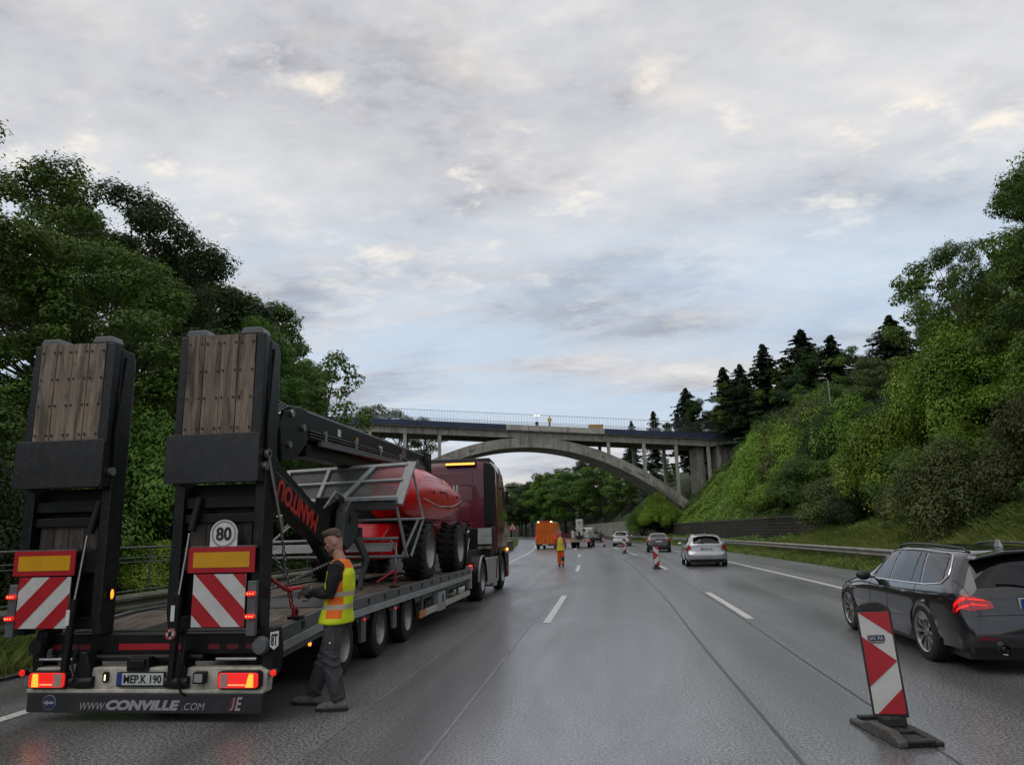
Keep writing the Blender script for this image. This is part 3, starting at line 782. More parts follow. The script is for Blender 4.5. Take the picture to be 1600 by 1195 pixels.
# leafy creeper sheet over the right slope (nobody could count it)
def cover(name, label, n, fa, fy, h, leaf, size, lift=.25, cat='creeper'):
    a = fa(n); y = fy(n); P = np.array([(aa+cY(yy), yy, h(aa, yy)) for aa, yy in zip(a, y)])
    P[:, 2] += NR.uniform(-.02, lift, n)
    Nn = np.tile([-.55, -.15, .75], (n, 1))
    o = obj(name, leaf_mesh(name, P, Nn, size), LEAF[leaf]); return tag(o, label, cat, kind='stuff')
cover('ivy_cover', 'green creeper covering the steep slope right of the road', 110000, lambda n: 13.6+NR.uniform(0, 1, n)**1.0*13, lambda n: 18+NR.uniform(0, 1, n)**1.5*110, hr, 'mid', .12, .5)
cover('bright_ivy_cover', 'bright green creeper on the bank below the bridge end', 50000, lambda n: 15.4+NR.uniform(0, 1, n)*9, lambda n: 76+NR.uniform(0, 1, n)*38, hr, 'bright', .14, .45)
cover('undergrowth_cover', 'dark undergrowth on the bank left of the trailer', 70000, lambda n: -9.8-NR.uniform(0, 1, n)*10, lambda n: 3+NR.uniform(0, 1, n)**1.3*85, hl, 'dark', .11, .5)
# grass: verge strips
def grass(name, label, n, fa, fy, h, hh=.22, leaf='grass'):
    a = fa(n); y = fy(n)
    P = np.array([(aa+cY(yy), yy, h(aa, yy)-.02) for aa, yy in zip(a, y)])
    ang = NR.uniform(0, 6.28, n); L = NR.uniform(.5, 1.4, n)*hh; w = .004+NR.uniform(0, .005, n)+.0002*y
    dx = np.cos(ang)*w; dy = np.sin(ang)*w; lean = NR.normal(0, .35, (n, 2))*L[:, None]
    V = np.stack([P+np.stack([-dx, -dy, 0*dx], 1), P+np.stack([dx, dy, 0*dx], 1),
                  P+np.stack([dx*.6+lean[:, 0]*.4, dy*.6+lean[:, 1]*.4, L*.6], 1), P+np.stack([lean[:, 0], lean[:, 1], L], 1)], 1).reshape(-1, 3)
    me = bpy.data.meshes.new(name); me.vertices.add(4*n); me.loops.add(4*n); me.polygons.add(n)
    me.vertices.foreach_set('co', V.ravel()); me.loops.foreach_set('vertex_index', np.arange(4*n, dtype=np.int32))
    me.polygons.foreach_set('loop_start', np.arange(0, 4*n, 4, dtype=np.int32)); me.polygons.foreach_set('loop_total', np.full(n, 4, dtype=np.int32)); me.update()
    return tag(obj(name, me, LEAF[leaf]), label, 'grass', kind='stuff')
grass('verge_grass', 'rough grass strip in front of the right guard rail', 80000, lambda n: 9.35+NR.uniform(0, 1, n)**.8*2.4, lambda n: 15+NR.uniform(0, 1, n)**1.7*110, hr, .2)
grass('slope_grass', 'tall yellowish grass on the bank behind the right guard rail', 100000, lambda n: 11.0+NR.uniform(0, 1, n)*4.2, lambda n: 17+NR.uniform(0, 1, n)*33, hr, .42)
grass('left_verge_grass', 'grass growing along the kerb at the left edge', 40000, lambda n: -7.9-NR.uniform(0, 1, n)**1.2*2.2, lambda n: 3+NR.uniform(0, 1, n)**1.4*80, hl, .3)
grass('left_bank_grass', 'bright grass bank behind the left parapet beyond the cab', 22000, lambda n: -8.2-NR.uniform(0, 1, n)*4.0, lambda n: 60+NR.uniform(0, 1, n)*70, lambda a, y: hl(a, y), .55)
# ================================================================ LOW LOADER TRAILER
M_BLACK = mat('black chassis paint', (.0065, .0068, .0075), .45, var=.3, scale=3, spec=.3, dirt=(.028, .026, .024), dirt_amt=.3)
M_RAMPBLK = mat('ramp paint charcoal', (.0075, .008, .0095), .36, var=.25, scale=5, spec=.35, dirt=(.050, .046, .042), dirt_amt=.4)
M_GREYBEAM = mat('grey beam paint', (.105, .112, .120), .45, var=.2, scale=3, dirt=(.05, .045, .04), dirt_amt=.45)
M_PALEGREY = mat('pale grey stripe', (.30, .31, .32), .4, var=.15, scale=4, dirt=(.10, .09, .08), dirt_amt=.4)
M_CREAM = mat('cream beam paint', (.50, .475, .40), .5, var=.15, scale=4, dirt=(.10, .085, .06), dirt_amt=.6)
M_VALANCE = mat('dark grey valance', (.019, .0195, .022), .45, var=.25, scale=4, dirt=(.05, .047, .042), dirt_amt=.25)
M_GREYTXT = mat('grey print', (.30, .30, .31), .55, var=.1)
M_STEEL = mat('bare steel', (.42, .42, .42), .32, metal=.9, var=.2, scale=9)
M_CHROME = mat('chrome', (.70, .70, .70), .12, metal=1, var=.05)
M_RUBBER = mat('tyre rubber', (.010, .010, .0105), .75, var=.3, scale=10, bump=.4, bscale=60, dirt=(.035, .032, .028), dirt_amt=.45)
M_RIM = mat('painted rim grey', (.30, .30, .30), .38, metal=.5, var=.15, scale=7, dirt=(.08, .075, .07), dirt_amt=.4)
M_REFRED = mat('red reflective sheet', (.40, .010, .020), .35, var=.08, scale=6, coat=.3)
M_REFYEL = mat('yellow reflective sheet', (.62, .31, .006), .35, var=.06, scale=6, coat=.3)
M_REFWHITE = mat('white reflective sheet', (.56, .56, .54), .35, var=.06, scale=6, coat=.3)
M_REFRED_D = mat('dirty red tape', (.16, .010, .018), .5, var=.2, scale=6)
M_LAMPRED = mat('lit red lamp', (.5, .01, .01), .2, emis=(1, .015, .010), es=.6, coat=.6)
M_LAMPRED_HOT = mat('lit red lamp core', (.8, .1, .05), .2, emis=(1, .12, .05), es=3.0)
M_LAMPAMB = mat('lit amber lamp', (.8, .3, .02), .2, emis=(1, .36, .03), es=1.3, coat=.5)
M_LAMPAMB_HOT = mat('lit amber beacon bar', (.9, .5, .1), .2, emis=(1, .34, .05), es=2.2)
M_LAMPCLR = mat('clear lamp lens', (.42, .30, .28), .15, coat=.6)
M_LAMPWHT = mat('lit white led', (.9, .9, .7), .2, emis=(1, .95, .45), es=1.6)
M_PLATE = mat('plate white', (.52, .54, .54), .4, var=.05)
M_INK = mat('black ink', (.010, .010, .010), .5, var=.1)
M_PLATEBLUE = mat('plate blue', (.012, .045, .22), .4, var=.05)
M_SIGNWHITE = mat('sign white', (.66, .66, .64), .45, var=.08, scale=8)
M_RINGGREY = mat('sign ring grey', (.28, .28, .285), .5, var=.06)

def woodmat(name, dark, lite):
    m = bpy.data.materials.new(name); m.use_nodes = True; t = m.node_tree; b = t.nodes['Principled BSDF']
    tc = t.nodes.new('ShaderNodeTexCoord'); oi = t.nodes.new('ShaderNodeObjectInfo')
    off = t.nodes.new('ShaderNodeVectorMath'); off.operation = 'MULTIPLY_ADD'
    t.links.new(oi.outputs['Random'], off.inputs[0]); off.inputs[1].default_value = (31, 17, 23); t.links.new(tc.outputs['Object'], off.inputs[2])
    v = off.outputs[0]
    g1 = noise(t, mapping(t, v, sc=(26, 26, 1.3)), 1.0, 6, .65, .6)
    g2 = noise(t, mapping(t, v, sc=(9, 9, 1.6)), 1.0, 5, .6, 1.0)
    g3 = noise(t, v, 2.4, 5, .6, .4)
    c = mixc(t, smooth(t, g1, .3, .7), dark, lite)
    c = mixc(t, mathn(t, 'MULTIPLY', smooth(t, g2, .46, .66), .85), c, tuple(x*.30 for x in dark))
    c = mixc(t, mathn(t, 'MULTIPLY', smooth(t, g3, .48, .72), .5), c, tuple(x*.75 for x in dark))
    k = mathn(t, 'MULTIPLY_ADD', oi.outputs['Random'], .45, .78)
    cm = t.nodes.new('ShaderNodeCombineXYZ')
    for i in range(3): t.links.new(k, cm.inputs[i])
    c = mixc(t, 1.0, c, cm.outputs[0], 'MULTIPLY')
    t.links.new(c, b.inputs['Base Color']); b.inputs['Roughness'].default_value = .72
    bn = t.nodes.new('ShaderNodeBump'); bn.inputs['Strength'].default_value = .5; bn.inputs['Distance'].default_value = .006
    t.links.new(g1, bn.inputs['Height']); t.links.new(bn.outputs[0], b.inputs['Normal'])
    return m
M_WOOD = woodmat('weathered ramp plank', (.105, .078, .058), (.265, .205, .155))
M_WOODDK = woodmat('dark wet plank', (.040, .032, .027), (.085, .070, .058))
def deckwood():
    m = woodmat('deck plank', (.085, .064, .048), (.18, .145, .115))
    for n in m.node_tree.nodes:
        if n.type == 'MAPPING':
            s = n.inputs[3].default_value; n.inputs[3].default_value = (s[0], s[2], s[1])
    return m
M_DECK = deckwood()
def chequer():
    m = mat('chequer plate', (.012, .012, .0135), .34, var=.3, scale=3, dirt=(.06, .055, .05), dirt_amt=.3)
    return m
M_CHEQ = chequer()

TX, TY0 = -4.64, 7.015
trailer = thing('low_loader_trailer', 'black low loader trailer with two raised wooden ramps parked at the left', 'trailer', (TX, TY0, 0))
def P(mb, name, m, parent=trailer, **k): return mb.build(name, m, parent, **k)

# rear beam, valance and print
P(MB().prism([(-1.25, .27), (1.26, .27), (1.28, .46), (1.20, .50), (-1.18, .50), (-1.27, .40)], 'y', .02, .16), 'rear_beam', M_CREAM, bevel=.008)
P(MB().b2(-1.25, 1.26, -.02, .019, .27, .305), 'beam_lip', M_CREAM, bevel=.006)
val = P(MB().b2(-1.24, 1.25, -.015, .06, .085, .268), 'valance', M_VALANCE, bevel=.01)
RF = lambda x, z, y=-.018: frame4((x, y, z), (1, 0, 0), (0, 0, 1))
lettering('WWW.', .1, RF(-.515, .148), M_GREYTXT, val, width=.27, height=.068, shear=.25, bold=.0)
lettering('CONVILLE', .1, RF(.02, .160), M_GREYTXT, val, width=.78, height=.095, shear=.25, bold=.006)
lettering('.COM', .1, RF(.55, .150), M_GREYTXT, val, width=.24, height=.066, shear=.25)
M_MAROON_PRINT = mat('maroon print', (.14, .02, .03), .5)
em = P(MB().prism([(.90, .115), (.985, .115), (1.0, .14), (1.02, .235), (.95, .235), (.945, .215), (.93, .235), (.925, .15), (.90, .14)], 'y', -.020, -.0155), 'emblem', M_MAROON_PRINT, val)
lettering('J', .1, RF(.955, .175, -.0215), M_GREYTXT, val, width=.05, height=.12, shear=.2)
lettering('E', .1, RF(1.02, .178, -.0235), M_GREYTXT, val, width=.075, height=.125, shear=.3, bold=.003)
P(MB().cyl((-.985, -.022, .18), (-.985, -.0155, .18), .072, n=28), 'arrow_disc', M_GREYTXT, val)
P(MB().cyl((-.985, -.026, .18), (-.985, -.0222, .18), .066, n=28), 'arrow_field', mat('arrow blue', (.02, .03, .085), .5), val)
P(MB().prism([(-1.045, .18), (-.995, .205), (-.995, .19), (-.93, .19), (-.93, .17), (-.995, .17), (-.995, .155)], 'y', -.030, -.0262), 'arrow', M_GREYTXT, val)
# tail lamps
def rrect(x0, x1, z0, z1, r, n=4):
    pts = []
    for cx, cz, a0 in ((x1-r, z1-r, 0), (x0+r, z1-r, 90), (x0+r, z0+r, 180), (x1-r, z0+r, 270)):
        for i in range(n+1):
            a = R(a0+90*i/n); pts.append((cx+r*math.cos(a), cz+r*math.sin(a)))
    return pts
for s, x0, x1 in ((-1, -1.215, -.80), (1, .80, 1.235)):
    lamp = P(MB().prism(rrect(x0, x1, .315, .478, .035), 'y', -.05, .03), 'tail_lamp', M_BLACK, bevel=.006)
    a, b = (x0+.012, x1-.012)
    P(MB().prism(rrect(a, b, .327, .466, .03), 'y', -.064, -.0505), 'lens', M_LAMPRED, lamp, bevel=.004)
    if s < 0:
        P(MB().prism([(a+.04, .335), (a+.115, .335), (a+.10, .458), (a+.045, .458)], 'y', -.070, -.0645), 'indicator', M_LAMPAMB, lamp)
        P(MB().prism([(b-.115, .335), (b-.03, .335), (b-.03, .458), (b-.115, .458)], 'y', -.069, -.0645), 'reverse_lens', M_LAMPCLR, lamp)
        P(MB().b2(a+.13, b-.13, -.069, -.0646, .350, .362), 'brake_strip', M_LAMPRED_HOT, lamp)
    else:
        P(MB().prism([(b-.125, .335), (b-.045, .335), (b-.05, .458), (b-.09, .458)], 'y', -.070, -.0645), 'indicator', M_LAMPAMB, lamp)
        P(MB().prism([(a+.03, .335), (a+.10, .335), (a+.10, .458), (a+.03, .458)], 'y', -.069, -.0645), 'reverse_lens', M_LAMPCLR, lamp)
        P(MB().b2(a+.11, b-.13, -.069, -.0646, .350, .362), 'brake_strip', M_LAMPRED_HOT, lamp)
# number plate
pl_ = P(MB().prism(rrect(-.285, .225, .325, .465, .015), 'y', -.012, .018), 'number_plate', M_INK)
P(MB().b2(-.275, .215, -.016, -.0125, .345, .455), 'plate_field', M_PLATE, pl_)
P(MB().b2(-.275, -.225, -.0195, -.0165, .345, .455), 'euro_band', M_PLATEBLUE, pl_)
lettering('MEP.K 190', .1, RF(-.005, .400, -.0185), M_INK, pl_, width=.40, height=.078, bold=.0015)
# small lamps
ld = P(MB().prism(rrect(-.44, -.385, .365, .465, .02), 'y', -.01, .018), 'plate_light', M_BLACK)
P(MB().b2(-.419, -.407, -.014, -.0105, .385, .44), 'led', M_LAMPWHT, ld)
wl = P(MB().prism(rrect(.545, .665, .36, .47, .015), 'y', -.055, .018), 'work_lamp', M_BLACK, bevel=.006)
P(MB().prism(rrect(.562, .648, .378, .455, .01), 'y', -.059, -.0555), 'lens', M_RINGGREY, wl)
for x in (-1.335, 1.345):
    mk = P(MB().cyl((x, .05, .455), (x, .0, .455), .036, n=16), 'side_marker', M_BLACK)
    P(MB().cyl((x, -.001, .455), (x, -.018, .455), .033, .024, n=16), 'lens', M_LAMPRED, mk)
    P(MB().bar((x*.94, .1, .42), (x, .04, .445), .03, .03), 'bracket', M_BLACK)
# rear cross members
P(MB().b2(-1.22, 1.22, .18, .34, .60, .80), 'cross_beam', M_BLACK, bevel=.01)
P(MB().b2(-.42, .26, .1765, .1795, .645, .705), 'reflective_tape', M_REFRED)
for x in (-1.12, -.95, -.80, .62, .82, 1.02):
    P(MB().b2(x-.06, x+.06, .1765, .1795, .650, .700), 'reflective_tape', M_REFRED_D)
P(MB().cyl((-1.2, .06, .575), (-.80, .06, .575), .016, n=10), 'roller_bar', M_STEEL)
P(MB().cyl((.72, .06, .575), (1.14, .06, .575), .016, n=10), 'roller_bar', M_STEEL)
P(MB().cyl((-.75, .12, .58), (.55, .12, .58), .035, n=12), 'pivot_shaft', M_BLACK, smooth=40)
P(MB().b2(-.20, .04, .0, .2, .47, .60).b2(-.16, .0, -.02, .0, .5, .58), 'tow_bracket', M_BLACK, bevel=.01)
for x in (-.66, .36):
    P(MB().prism([(x-.06, .31), (x+.07, .31), (x+.09, .50), (x+.03, .66), (x-.03, .66), (x-.08, .5)], 'y', -.03, .17), 'ramp_hinge', M_BLACK, bevel=.015)
    P(MB().cyl((x-.12, .0, .37), (x+.12, .0, .37), .055, n=14), 'hinge_pin', M_BLACK, smooth=40)
P(MB().tube([(.42, -.02, .75), (.43, -.06, .55), (.40, -.06, .40), (.43, -.05, .28), (.46, -.02, .25)], .012, n=6), 'hose', M_BLACK)
P(MB().tube([(-.72, -.02, .72), (-.75, -.06, .55), (-.70, -.06, .42), (-.76, -.04, .34)], .012, n=6), 'hose', M_BLACK)
P(MB().lathe([(-.04, .0), (-.04, .07), (.0, .09), (.03, .09), (.03, 0)], 'y', (1.19, .03, .70), 18), 'end_roller', M_GREYBEAM, smooth=40)
P(MB().lathe([(-.04, .0), (-.04, .07), (.0, .09), (.03, .09), (.03, 0)], 'y', (-1.22, .03, .70), 18), 'end_roller', M_BLACK, smooth=40)
# corner posts and 8T plate
for s in (-1, 1):
    P(MB().prism([(s*1.19, .42), (s*1.29, .42), (s*1.31, .62), (s*1.28, .85), (s*1.16, .85)], 'y', .08, .30), 'corner_post', M_BLACK, bevel=.01)
sh = P(MB().prism([(1.285, .835), (1.385, .850), (1.385, .70), (1.335, .655), (1.285, .69)], 'y', .02, .032), 'weight_plate', M_INK)
P(MB().prism([(1.292, .826), (1.378, .840), (1.378, .704), (1.335, .665), (1.292, .695)], 'y', .016, .0195), 'plate_field', M_SIGNWHITE, sh)
lettering('8T', .1, RF(1.335, .757, .0135), M_INK, sh, width=.065, height=.115, bold=.002)

# ramps
def ramp(x0, x1, inner, label):
    r = P(MB(), 'ramp', None) if False else bpy.data.objects.new('ramp', None)
    COL.objects.link(r); r.parent = trailer; r['label'] = label
    cx = (x0+x1)/2
    for xa, xb in ((x0, x0+.115), (x1-.115, x1)):
        prof = [(.04, 1.02), (.10, .80), (.27, .80), (.27, 3.70), (.22, 3.80), (.04, 3.80)]
        P(MB().prism(prof, 'x', xa, xb), 'side_beam', M_RAMPBLK, r, bevel=.012)
    # folded outer leaf, proud of the lower one
    for xa, xb in ((x0+.03, x0+.115), (x1-.115, x1-.01)):
        P(MB().prism([(-.10, 2.30), (.035, 2.30), (.035, 3.84), (-.075, 3.86)], 'x', xa, xb), 'leaf_beam', M_RAMPBLK, r, bevel=.01)
    n = 4; pw = (x1-x0-.235)/n
    for i in range(n):
        a = x0+.118+i*pw
        P(MB().b2(a+.002, a+pw-.004, -.088+.004*(i % 2), -.045, 2.80, 3.865-.004*i), 'plank', M_WOOD, r, bevel=.004)
        for z in (2.86, 3.18, 3.47, 3.77):
            for bx in (a+.03, a+pw-.03):
                bm_.cyl((bx, -.094, z), (bx, -.08, z), .013, n=8)
    P(MB().b2(x0+.1, x1-.1, -.04, .03, 2.3, 3.83), 'leaf_backing', M_BLACK, r)
    tp = P(MB().prism(rrect(x0-.03, x1-.01, 2.295, 2.795, .03), 'y', -.125, -.10), 'tread_plate', M_CHEQ, r, bevel=.004)
    for k in range(18):
        for j in range(13):
            x = x0+.0+(k+.5*(j % 2))*(x1-x0-.04)/18+.02; z = 2.325+j*.036
            s = 1 if (k+j) % 2 else -1
            tread.bar((x-.011, -.126, z-.008*s), (x+.011, -.126, z+.008*s), .005, .006)
    for bx in (x0+.20, x1-.18):
        P(MB().prism([(bx-.13, 3.865), (bx+.13, 3.865), (bx+.10, 3.935), (bx-.10, 3.935)], 'y', -.06, .12), 'end_cap', M_GREYBEAM, r, bevel=.01)
        P(MB().cyl((bx-.1, .15, 3.80), (bx+.1, .15, 3.80), .05, n=12), 'end_roller', M_BLACK, r)
    # lower leaf: cross members and recessed planks
    for z0, z1 in ((2.05, 2.16), (1.90, 1.99), (1.42, 1.66), (.86, .98)):
        P(MB().b2(x0+.116, x1-.116, .08, .20, z0, z1), 'cross_member', M_BLACK, r, bevel=.006)
    P(MB().b2(x0+.116, x1-.116, .21, .24, .9, 2.3), 'back_plate', M_BLACK, r)
    for i in range(4):
        a = x0+.16+i*(x1-x0-.32)/4
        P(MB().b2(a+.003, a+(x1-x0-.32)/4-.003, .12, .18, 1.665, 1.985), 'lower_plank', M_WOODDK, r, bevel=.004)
    for x in (x0-.012, x1+.012):
        P(MB().cyl((x-.02, .0, 2.46), (x+.02, .0, 2.46), .045, n=12), 'hinge_knuckle', M_STEEL if x > x0 else M_BLACK, r, smooth=40)
    # outer side plates hang over the beam
    P(MB().prism([(.0, 2.9), (.09, 3.72), (.15, 3.72), (.10, 2.45), (.02, 2.42)], 'x', x1+.001, x1+.02), 'hinge_plate', M_RAMPBLK, r)
    return r
bm_ = MB(); tread = MB()
rl = ramp(-1.56, -.56, 1, 'left ramp with paler planks and amber lamp on its inner side')
rr = ramp(.16, 1.16, -1, 'right ramp carrying the round 80 plate')
tag(bm_.build('plank_bolts', mat('rusty bolt', (.05, .035, .028), .5, metal=.6), trailer), kind='stuff')
tag(tread.build('tread_pattern', mat('worn tread', (.075, .075, .08), .35, metal=.4), trailer), kind='stuff')
for x, s in ((-.548, 1), (.148, -1)):
    mk = P(MB().box((x, .16, 1.20), (.02, .05, .12)), 'marker_lamp', M_BLACK)
    P(MB().sphere((x+s*.012, .16, 1.20), (.016, .022, .05)), 'lens', M_LAMPAMB, mk)
# warning boards on the ramps
def boards(x0, x1, y, sx0, sx1, mirror):
    b = P(MB().b2(x0, x1, y-.012, y, 1.405, 1.655), 'marker_board', M_REFRED)
    P(MB().b2(x0+.055, x1-.055, y-.0155, y-.0125, 1.455, 1.605), 'yellow_field', M_REFYEL, b)
    P(MB().b2(x0+.01, x1-.0, y+.001, y+.05, 1.64, 1.668), 'top_bracket', M_GREYBEAM, b)
    w = P(MB().b2(sx0, sx1, y-.012, y, .885, 1.39), 'warning_board', M_REFWHITE)
    # red diagonal bars clipped to the board
    def clip(poly, f):
        out = []
        for i in range(len(poly)):
            p, q = poly[i], poly[(i+1) % len(poly)]; a, b_ = f(p), f(q)
            if a >= 0: out.append(p)
            if a*b_ < 0:
                t = a/(a-b_); out.append((p[0]+(q[0]-p[0])*t, p[1]+(q[1]-p[1])*t))
        return out
    W_, H_ = sx1-sx0, .505
    for c0, c1 in ((-.20, .0), (.20, .40), (.60, .80), (1.0, 1.2)):
        poly = [(sx0, .885), (sx1, .885), (sx1, 1.39), (sx0, 1.39)]
        def f0(p, c=c0): 
            u = (p[0]-sx0) if not mirror else (sx1-p[0]); return (u+(1.39-p[1])*1.0) - (c+.14)*1.0
        def f1(p, c=c1):
            u = (p[0]-sx0) if not mirror else (sx1-p[0]); return -((u+(1.39-p[1])*1.0) - (c+.14)*1.0)
        poly = clip(clip(poly, f0), f1)
        if len(poly) > 2: P(MB().prism(poly, 'y', y-.0155, y-.0125), 'red_bar', M_REFRED, w)
    return b
boards(-1.545, -.845, -.015, -1.455, -.875, False)
boards(.405, 1.115, -.015, .475, 1.03, True)
# 80 plate
s8 = P(MB().prism([(.62, 1.66), (.91, 1.66), (.91, 1.80)]+[(.765+.145*math.cos(R(a)), 1.79+.135*math.sin(R(a))) for a in range(5, 180, 12)]+[(.62, 1.80)], 'y', -.015, -.005), 'speed_plate', M_SIGNWHITE)
P(MB().lathe([(-.0195, .115), (-.0195, .132), (-.0155, .132), (-.0155, .115)], 'y', (.765, 0, 1.785), 36), 'ring', M_RINGGREY, s8)
lettering('80', .15, RF(.765, 1.785, -.019), M_INK, s8, width=.165, height=.135, bold=.004)
# red led strips beside the boards
for x in (-1.515, 1.10):
    h = P(MB().b2(x-.045, x+.045, -.03, .03, .80, 1.32), 'led_holder', M_GREYBEAM, bevel=.006)
    for z in (1.20, .985):
        P(MB().prism(rrect(x-.05, x+.05, z-.022, z+.022, .018), 'y', -.06, -.031), 'led_lamp', M_LAMPRED, h)
        for k in (-.028, 0, .028): P(MB().sphere((x+k, -.061, z), .009, 8, 5), 'led', M_LAMPRED_HOT, h)
# hydraulic rams
for (ax, az), (bx, bz), (cx, cz) in (((-.735, 1.80), (-.80, 1.17), (-.86, .36)), ((.40, 1.80), (.335, 1.20), (.30, .36))):
    P(MB().cyl((ax, -.03, az), (bx, -.04, bz), .014, n=10), 'ram_rod', M_CHROME, smooth=40)
    P(MB().cyl((bx, -.04, bz), (cx, -.02, cz), .040, n=14), 'ram_barrel', M_BLACK, smooth=40)
    P(MB().cyl((ax-.01, .02, az+.02), (ax+.04, .06, az+.36), .04, n=12), 'ram_head', M_BLACK, smooth=40)
    P(MB().b2(bx-.045, bx-.005, -.087, -.083, bz-.25, bz-.1), 'sticker', M_SIGNWHITE)
P(MB().cyl((.30, -.087, .83), (.30, -.080, .83), .055, n=20), 'no_standing_sticker', M_REFWHITE)
P(MB().lathe([(-.0905, .044), (-.0905, .055), (-.0872, .055), (-.0872, .044)], 'y', (.30, 0, .83), 24), 'sticker_ring', M_REFRED)
P(MB().bar((.265, -.092, .865), (.335, -.092, .795), .012, .004, (0, 1, 0)).bar((.28, -.092, .80), (.315, -.092, .86), .02, .004, (0, 1, 0)), 'sticker_figure', M_INK)

# deck: sloping tail and flat bed
def deckz(y): return .76+(.87-.76)*min(1, max(0, y/1.5))
for i in range(9):
    x0 = -1.17+i*.26
    if 3 <= i <= 4: continue
    a = [(x0+.004, .34), (x0+.254, .34)]
    mb = MB(); mb.loft([[(x0+.004, y, deckz(y)-.05), (x0+.252, y, deckz(y)-.05), (x0+.252, y, deckz(y)), (x0+.004, y, deckz(y))] for y in (.36, 1.5, 10.7)])
    P(mb, 'deck_plank', M_DECK)
mb = MB(); mb.loft([[(-.386, y, deckz(y)-.05), (.126, y, deckz(y)-.05), (.126, y, deckz(y)+.006), (-.386, y, deckz(y)+.006)] for y in (.36, 1.5, 6.0)])
P(mb, 'chequer_strip', M_CHEQ)
P(MB().b2(-1.15, 1.15, 1.9, 3.2, .872, .882), 'deck_grating', mat('steel grating', (.10, .10, .10), .4, metal=.6, var=.3, scale=20))
P(MB().b2(-1.2, 1.2, .28, .355, .70, .775), 'deck_edge', M_STEEL)
P(MB().b2(-1.1, 1.1, .4, 10.6, .50, .80), 'chassis_frame', M_BLACK)
# side rails
for s in (-1, 1):
    xo = s*1.19
    def band(z0, z1, xa, xb, y0, y1, nm, m):
        ys_ = [y for y in (y0, 1.5, y1) if y0 <= y <= y1]
        ys_ = sorted(set(ys_))
        mb = MB(); mb.loft([[(xa, y, deckz(y)+z0), (xb, y, deckz(y)+z0), (xb, y, deckz(y)+z1), (xa, y, deckz(y)+z1)] for y in ys_])
        return P(mb, nm, m, bevel=.006)
    band(-.10, .035, s*1.175, s*1.245, .12, 10.75, 'side_rail', M_GREYBEAM)
    band(-.20, -.105, s*1.17, s*1.262, .12, 10.75, 'rub_rail', M_PALEGREY)
    band(-.30, -.205, s*1.10, s*1.18, .4, 10.75, 'lower_rail', M_GREYBEAM)
    for k in range(14):
        y = .9+k*.74
        P(MB().b2(*sorted((s*1.20, s*1.253)), y-.035, y+.035, deckz(y)-.07, deckz(y)+.005), 'stake_pocket', M_BLACK)
# axles and wheels
def truck_wheel(parent, x, y, z, r, w, side, nm='wheel', rimr=None, tread_n=0):
    rim = rimr or r*.56
    wh = bpy.data.objects.new(nm, None); COL.objects.link(wh); wh.parent = parent; wh.location = (x, y, z)
    h = w/2
    prof = [(-h, rim), (-h*1.0, r*.86), (-h*.86, r*.97), (-h*.6, r), (h*.6, r), (h*.86, r*.97), (h, r*.86), (h, rim)]
    P(MB().lathe(prof, 'x', n=36), 'tyre', M_RUBBER, wh, smooth=35)
    o = side*h
    P(MB().lathe([(o*.96, rim*1.02), (o*1.0, rim*.97), (o*.70, rim*.88), (o*.25, rim*.80), (o*.18, rim*.45), (o*.55, rim*.36), (o*.62, rim*.12), (o*.62, 0)], 'x', n=30), 'rim', M_RIM, wh, smooth=40)
    mb = MB()
    for k in range(10):
        a = 2*PI*k/10; mb.cyl((o*.18, rim*.62*math.cos(a), rim*.62*math.sin(a)), (o*.42, rim*.62*math.cos(a), rim*.62*math.sin(a)), rim*.055, n=6)
    tag(P(mb, 'wheel_nuts', M_STEEL, wh), kind='stuff')
    return wh
for y in (2.30, 3.78, 5.28):
    P(MB().cyl((-1.1, y, .37), (1.1, y, .37), .06, n=10), 'axle', M_BLACK)
    for s in (-1, 1):
        truck_wheel(trailer, s*1.08, y, .37, .37, .26, s)
        arc = []
        for i in range(13):
            a = R(-5+190*i/12); arc.append((y+math.cos(a)*.47, .37+math.sin(a)*.44))
        arc2 = [(y+(p-y)*.95, .37+(q-.37)*.95) for p, q in reversed(arc)]
        P(MB().prism(arc+arc2, 'x', *sorted((s*.92, s*1.235))), 'mudguard', M_BLACK, smooth=40)
for a in (3.04, 4.53):
    for s in (-1, 1):
        P(MB().b2(*sorted((s*1.16, s*1.21)), a-.10, a+.10, .30, .66), 'side_panel', M_GREYBEAM, bevel=.01)
        P(MB().cyl((s*1.21, a, .60), (s*1.225, a, .60), .02, n=10), 'side_lamp', M_LAMPRED)
P(MB().cyl((1.15, 1.3, .53), (1.175, 1.3, .53), .022, n=10), 'side_lamp', M_LAMPAMB)
# under-run side guard, control box
for s in (-1, 1):
    x = s*1.20
    P(MB().b2(*sorted((x, x+s*.03)), 6.02, 6.42, .275, .395), 'side_reflector', mat('amber tape', (.50, .20, .05), .45))
    P(MB().b2(*sorted((x, x+s*.03)), 6.425, 7.36, .275, .395), 'side_guard', M_CREAM, bevel=.005)
    P(MB().b2(*sorted((x, x+s*.03)), 8.10, 10.72, .285, .395), 'side_guard', M_CREAM, bevel=.005)
    cb = P(MB().b2(*sorted((x-s*.25, x+s*.04)), 7.40, 8.05, .24, .60), 'control_box', M_PALEGREY, bevel=.02)
    P(MB().b2(*sorted((x+s*.041, x+s*.044)), 7.72, 7.85, .40, .54), 'box_label', M_INK, cb)
    for y in (6.3, 7.2, 8.4, 9.5, 10.5):
        P(MB().b2(*sorted((x-s*.05, x)), y-.04, y+.04, .28, .62), 'guard_post', M_GREYBEAM)
P(MB().b2(-.9, .9, 6.1, 10.4, .38, .52), 'underframe', M_BLACK)
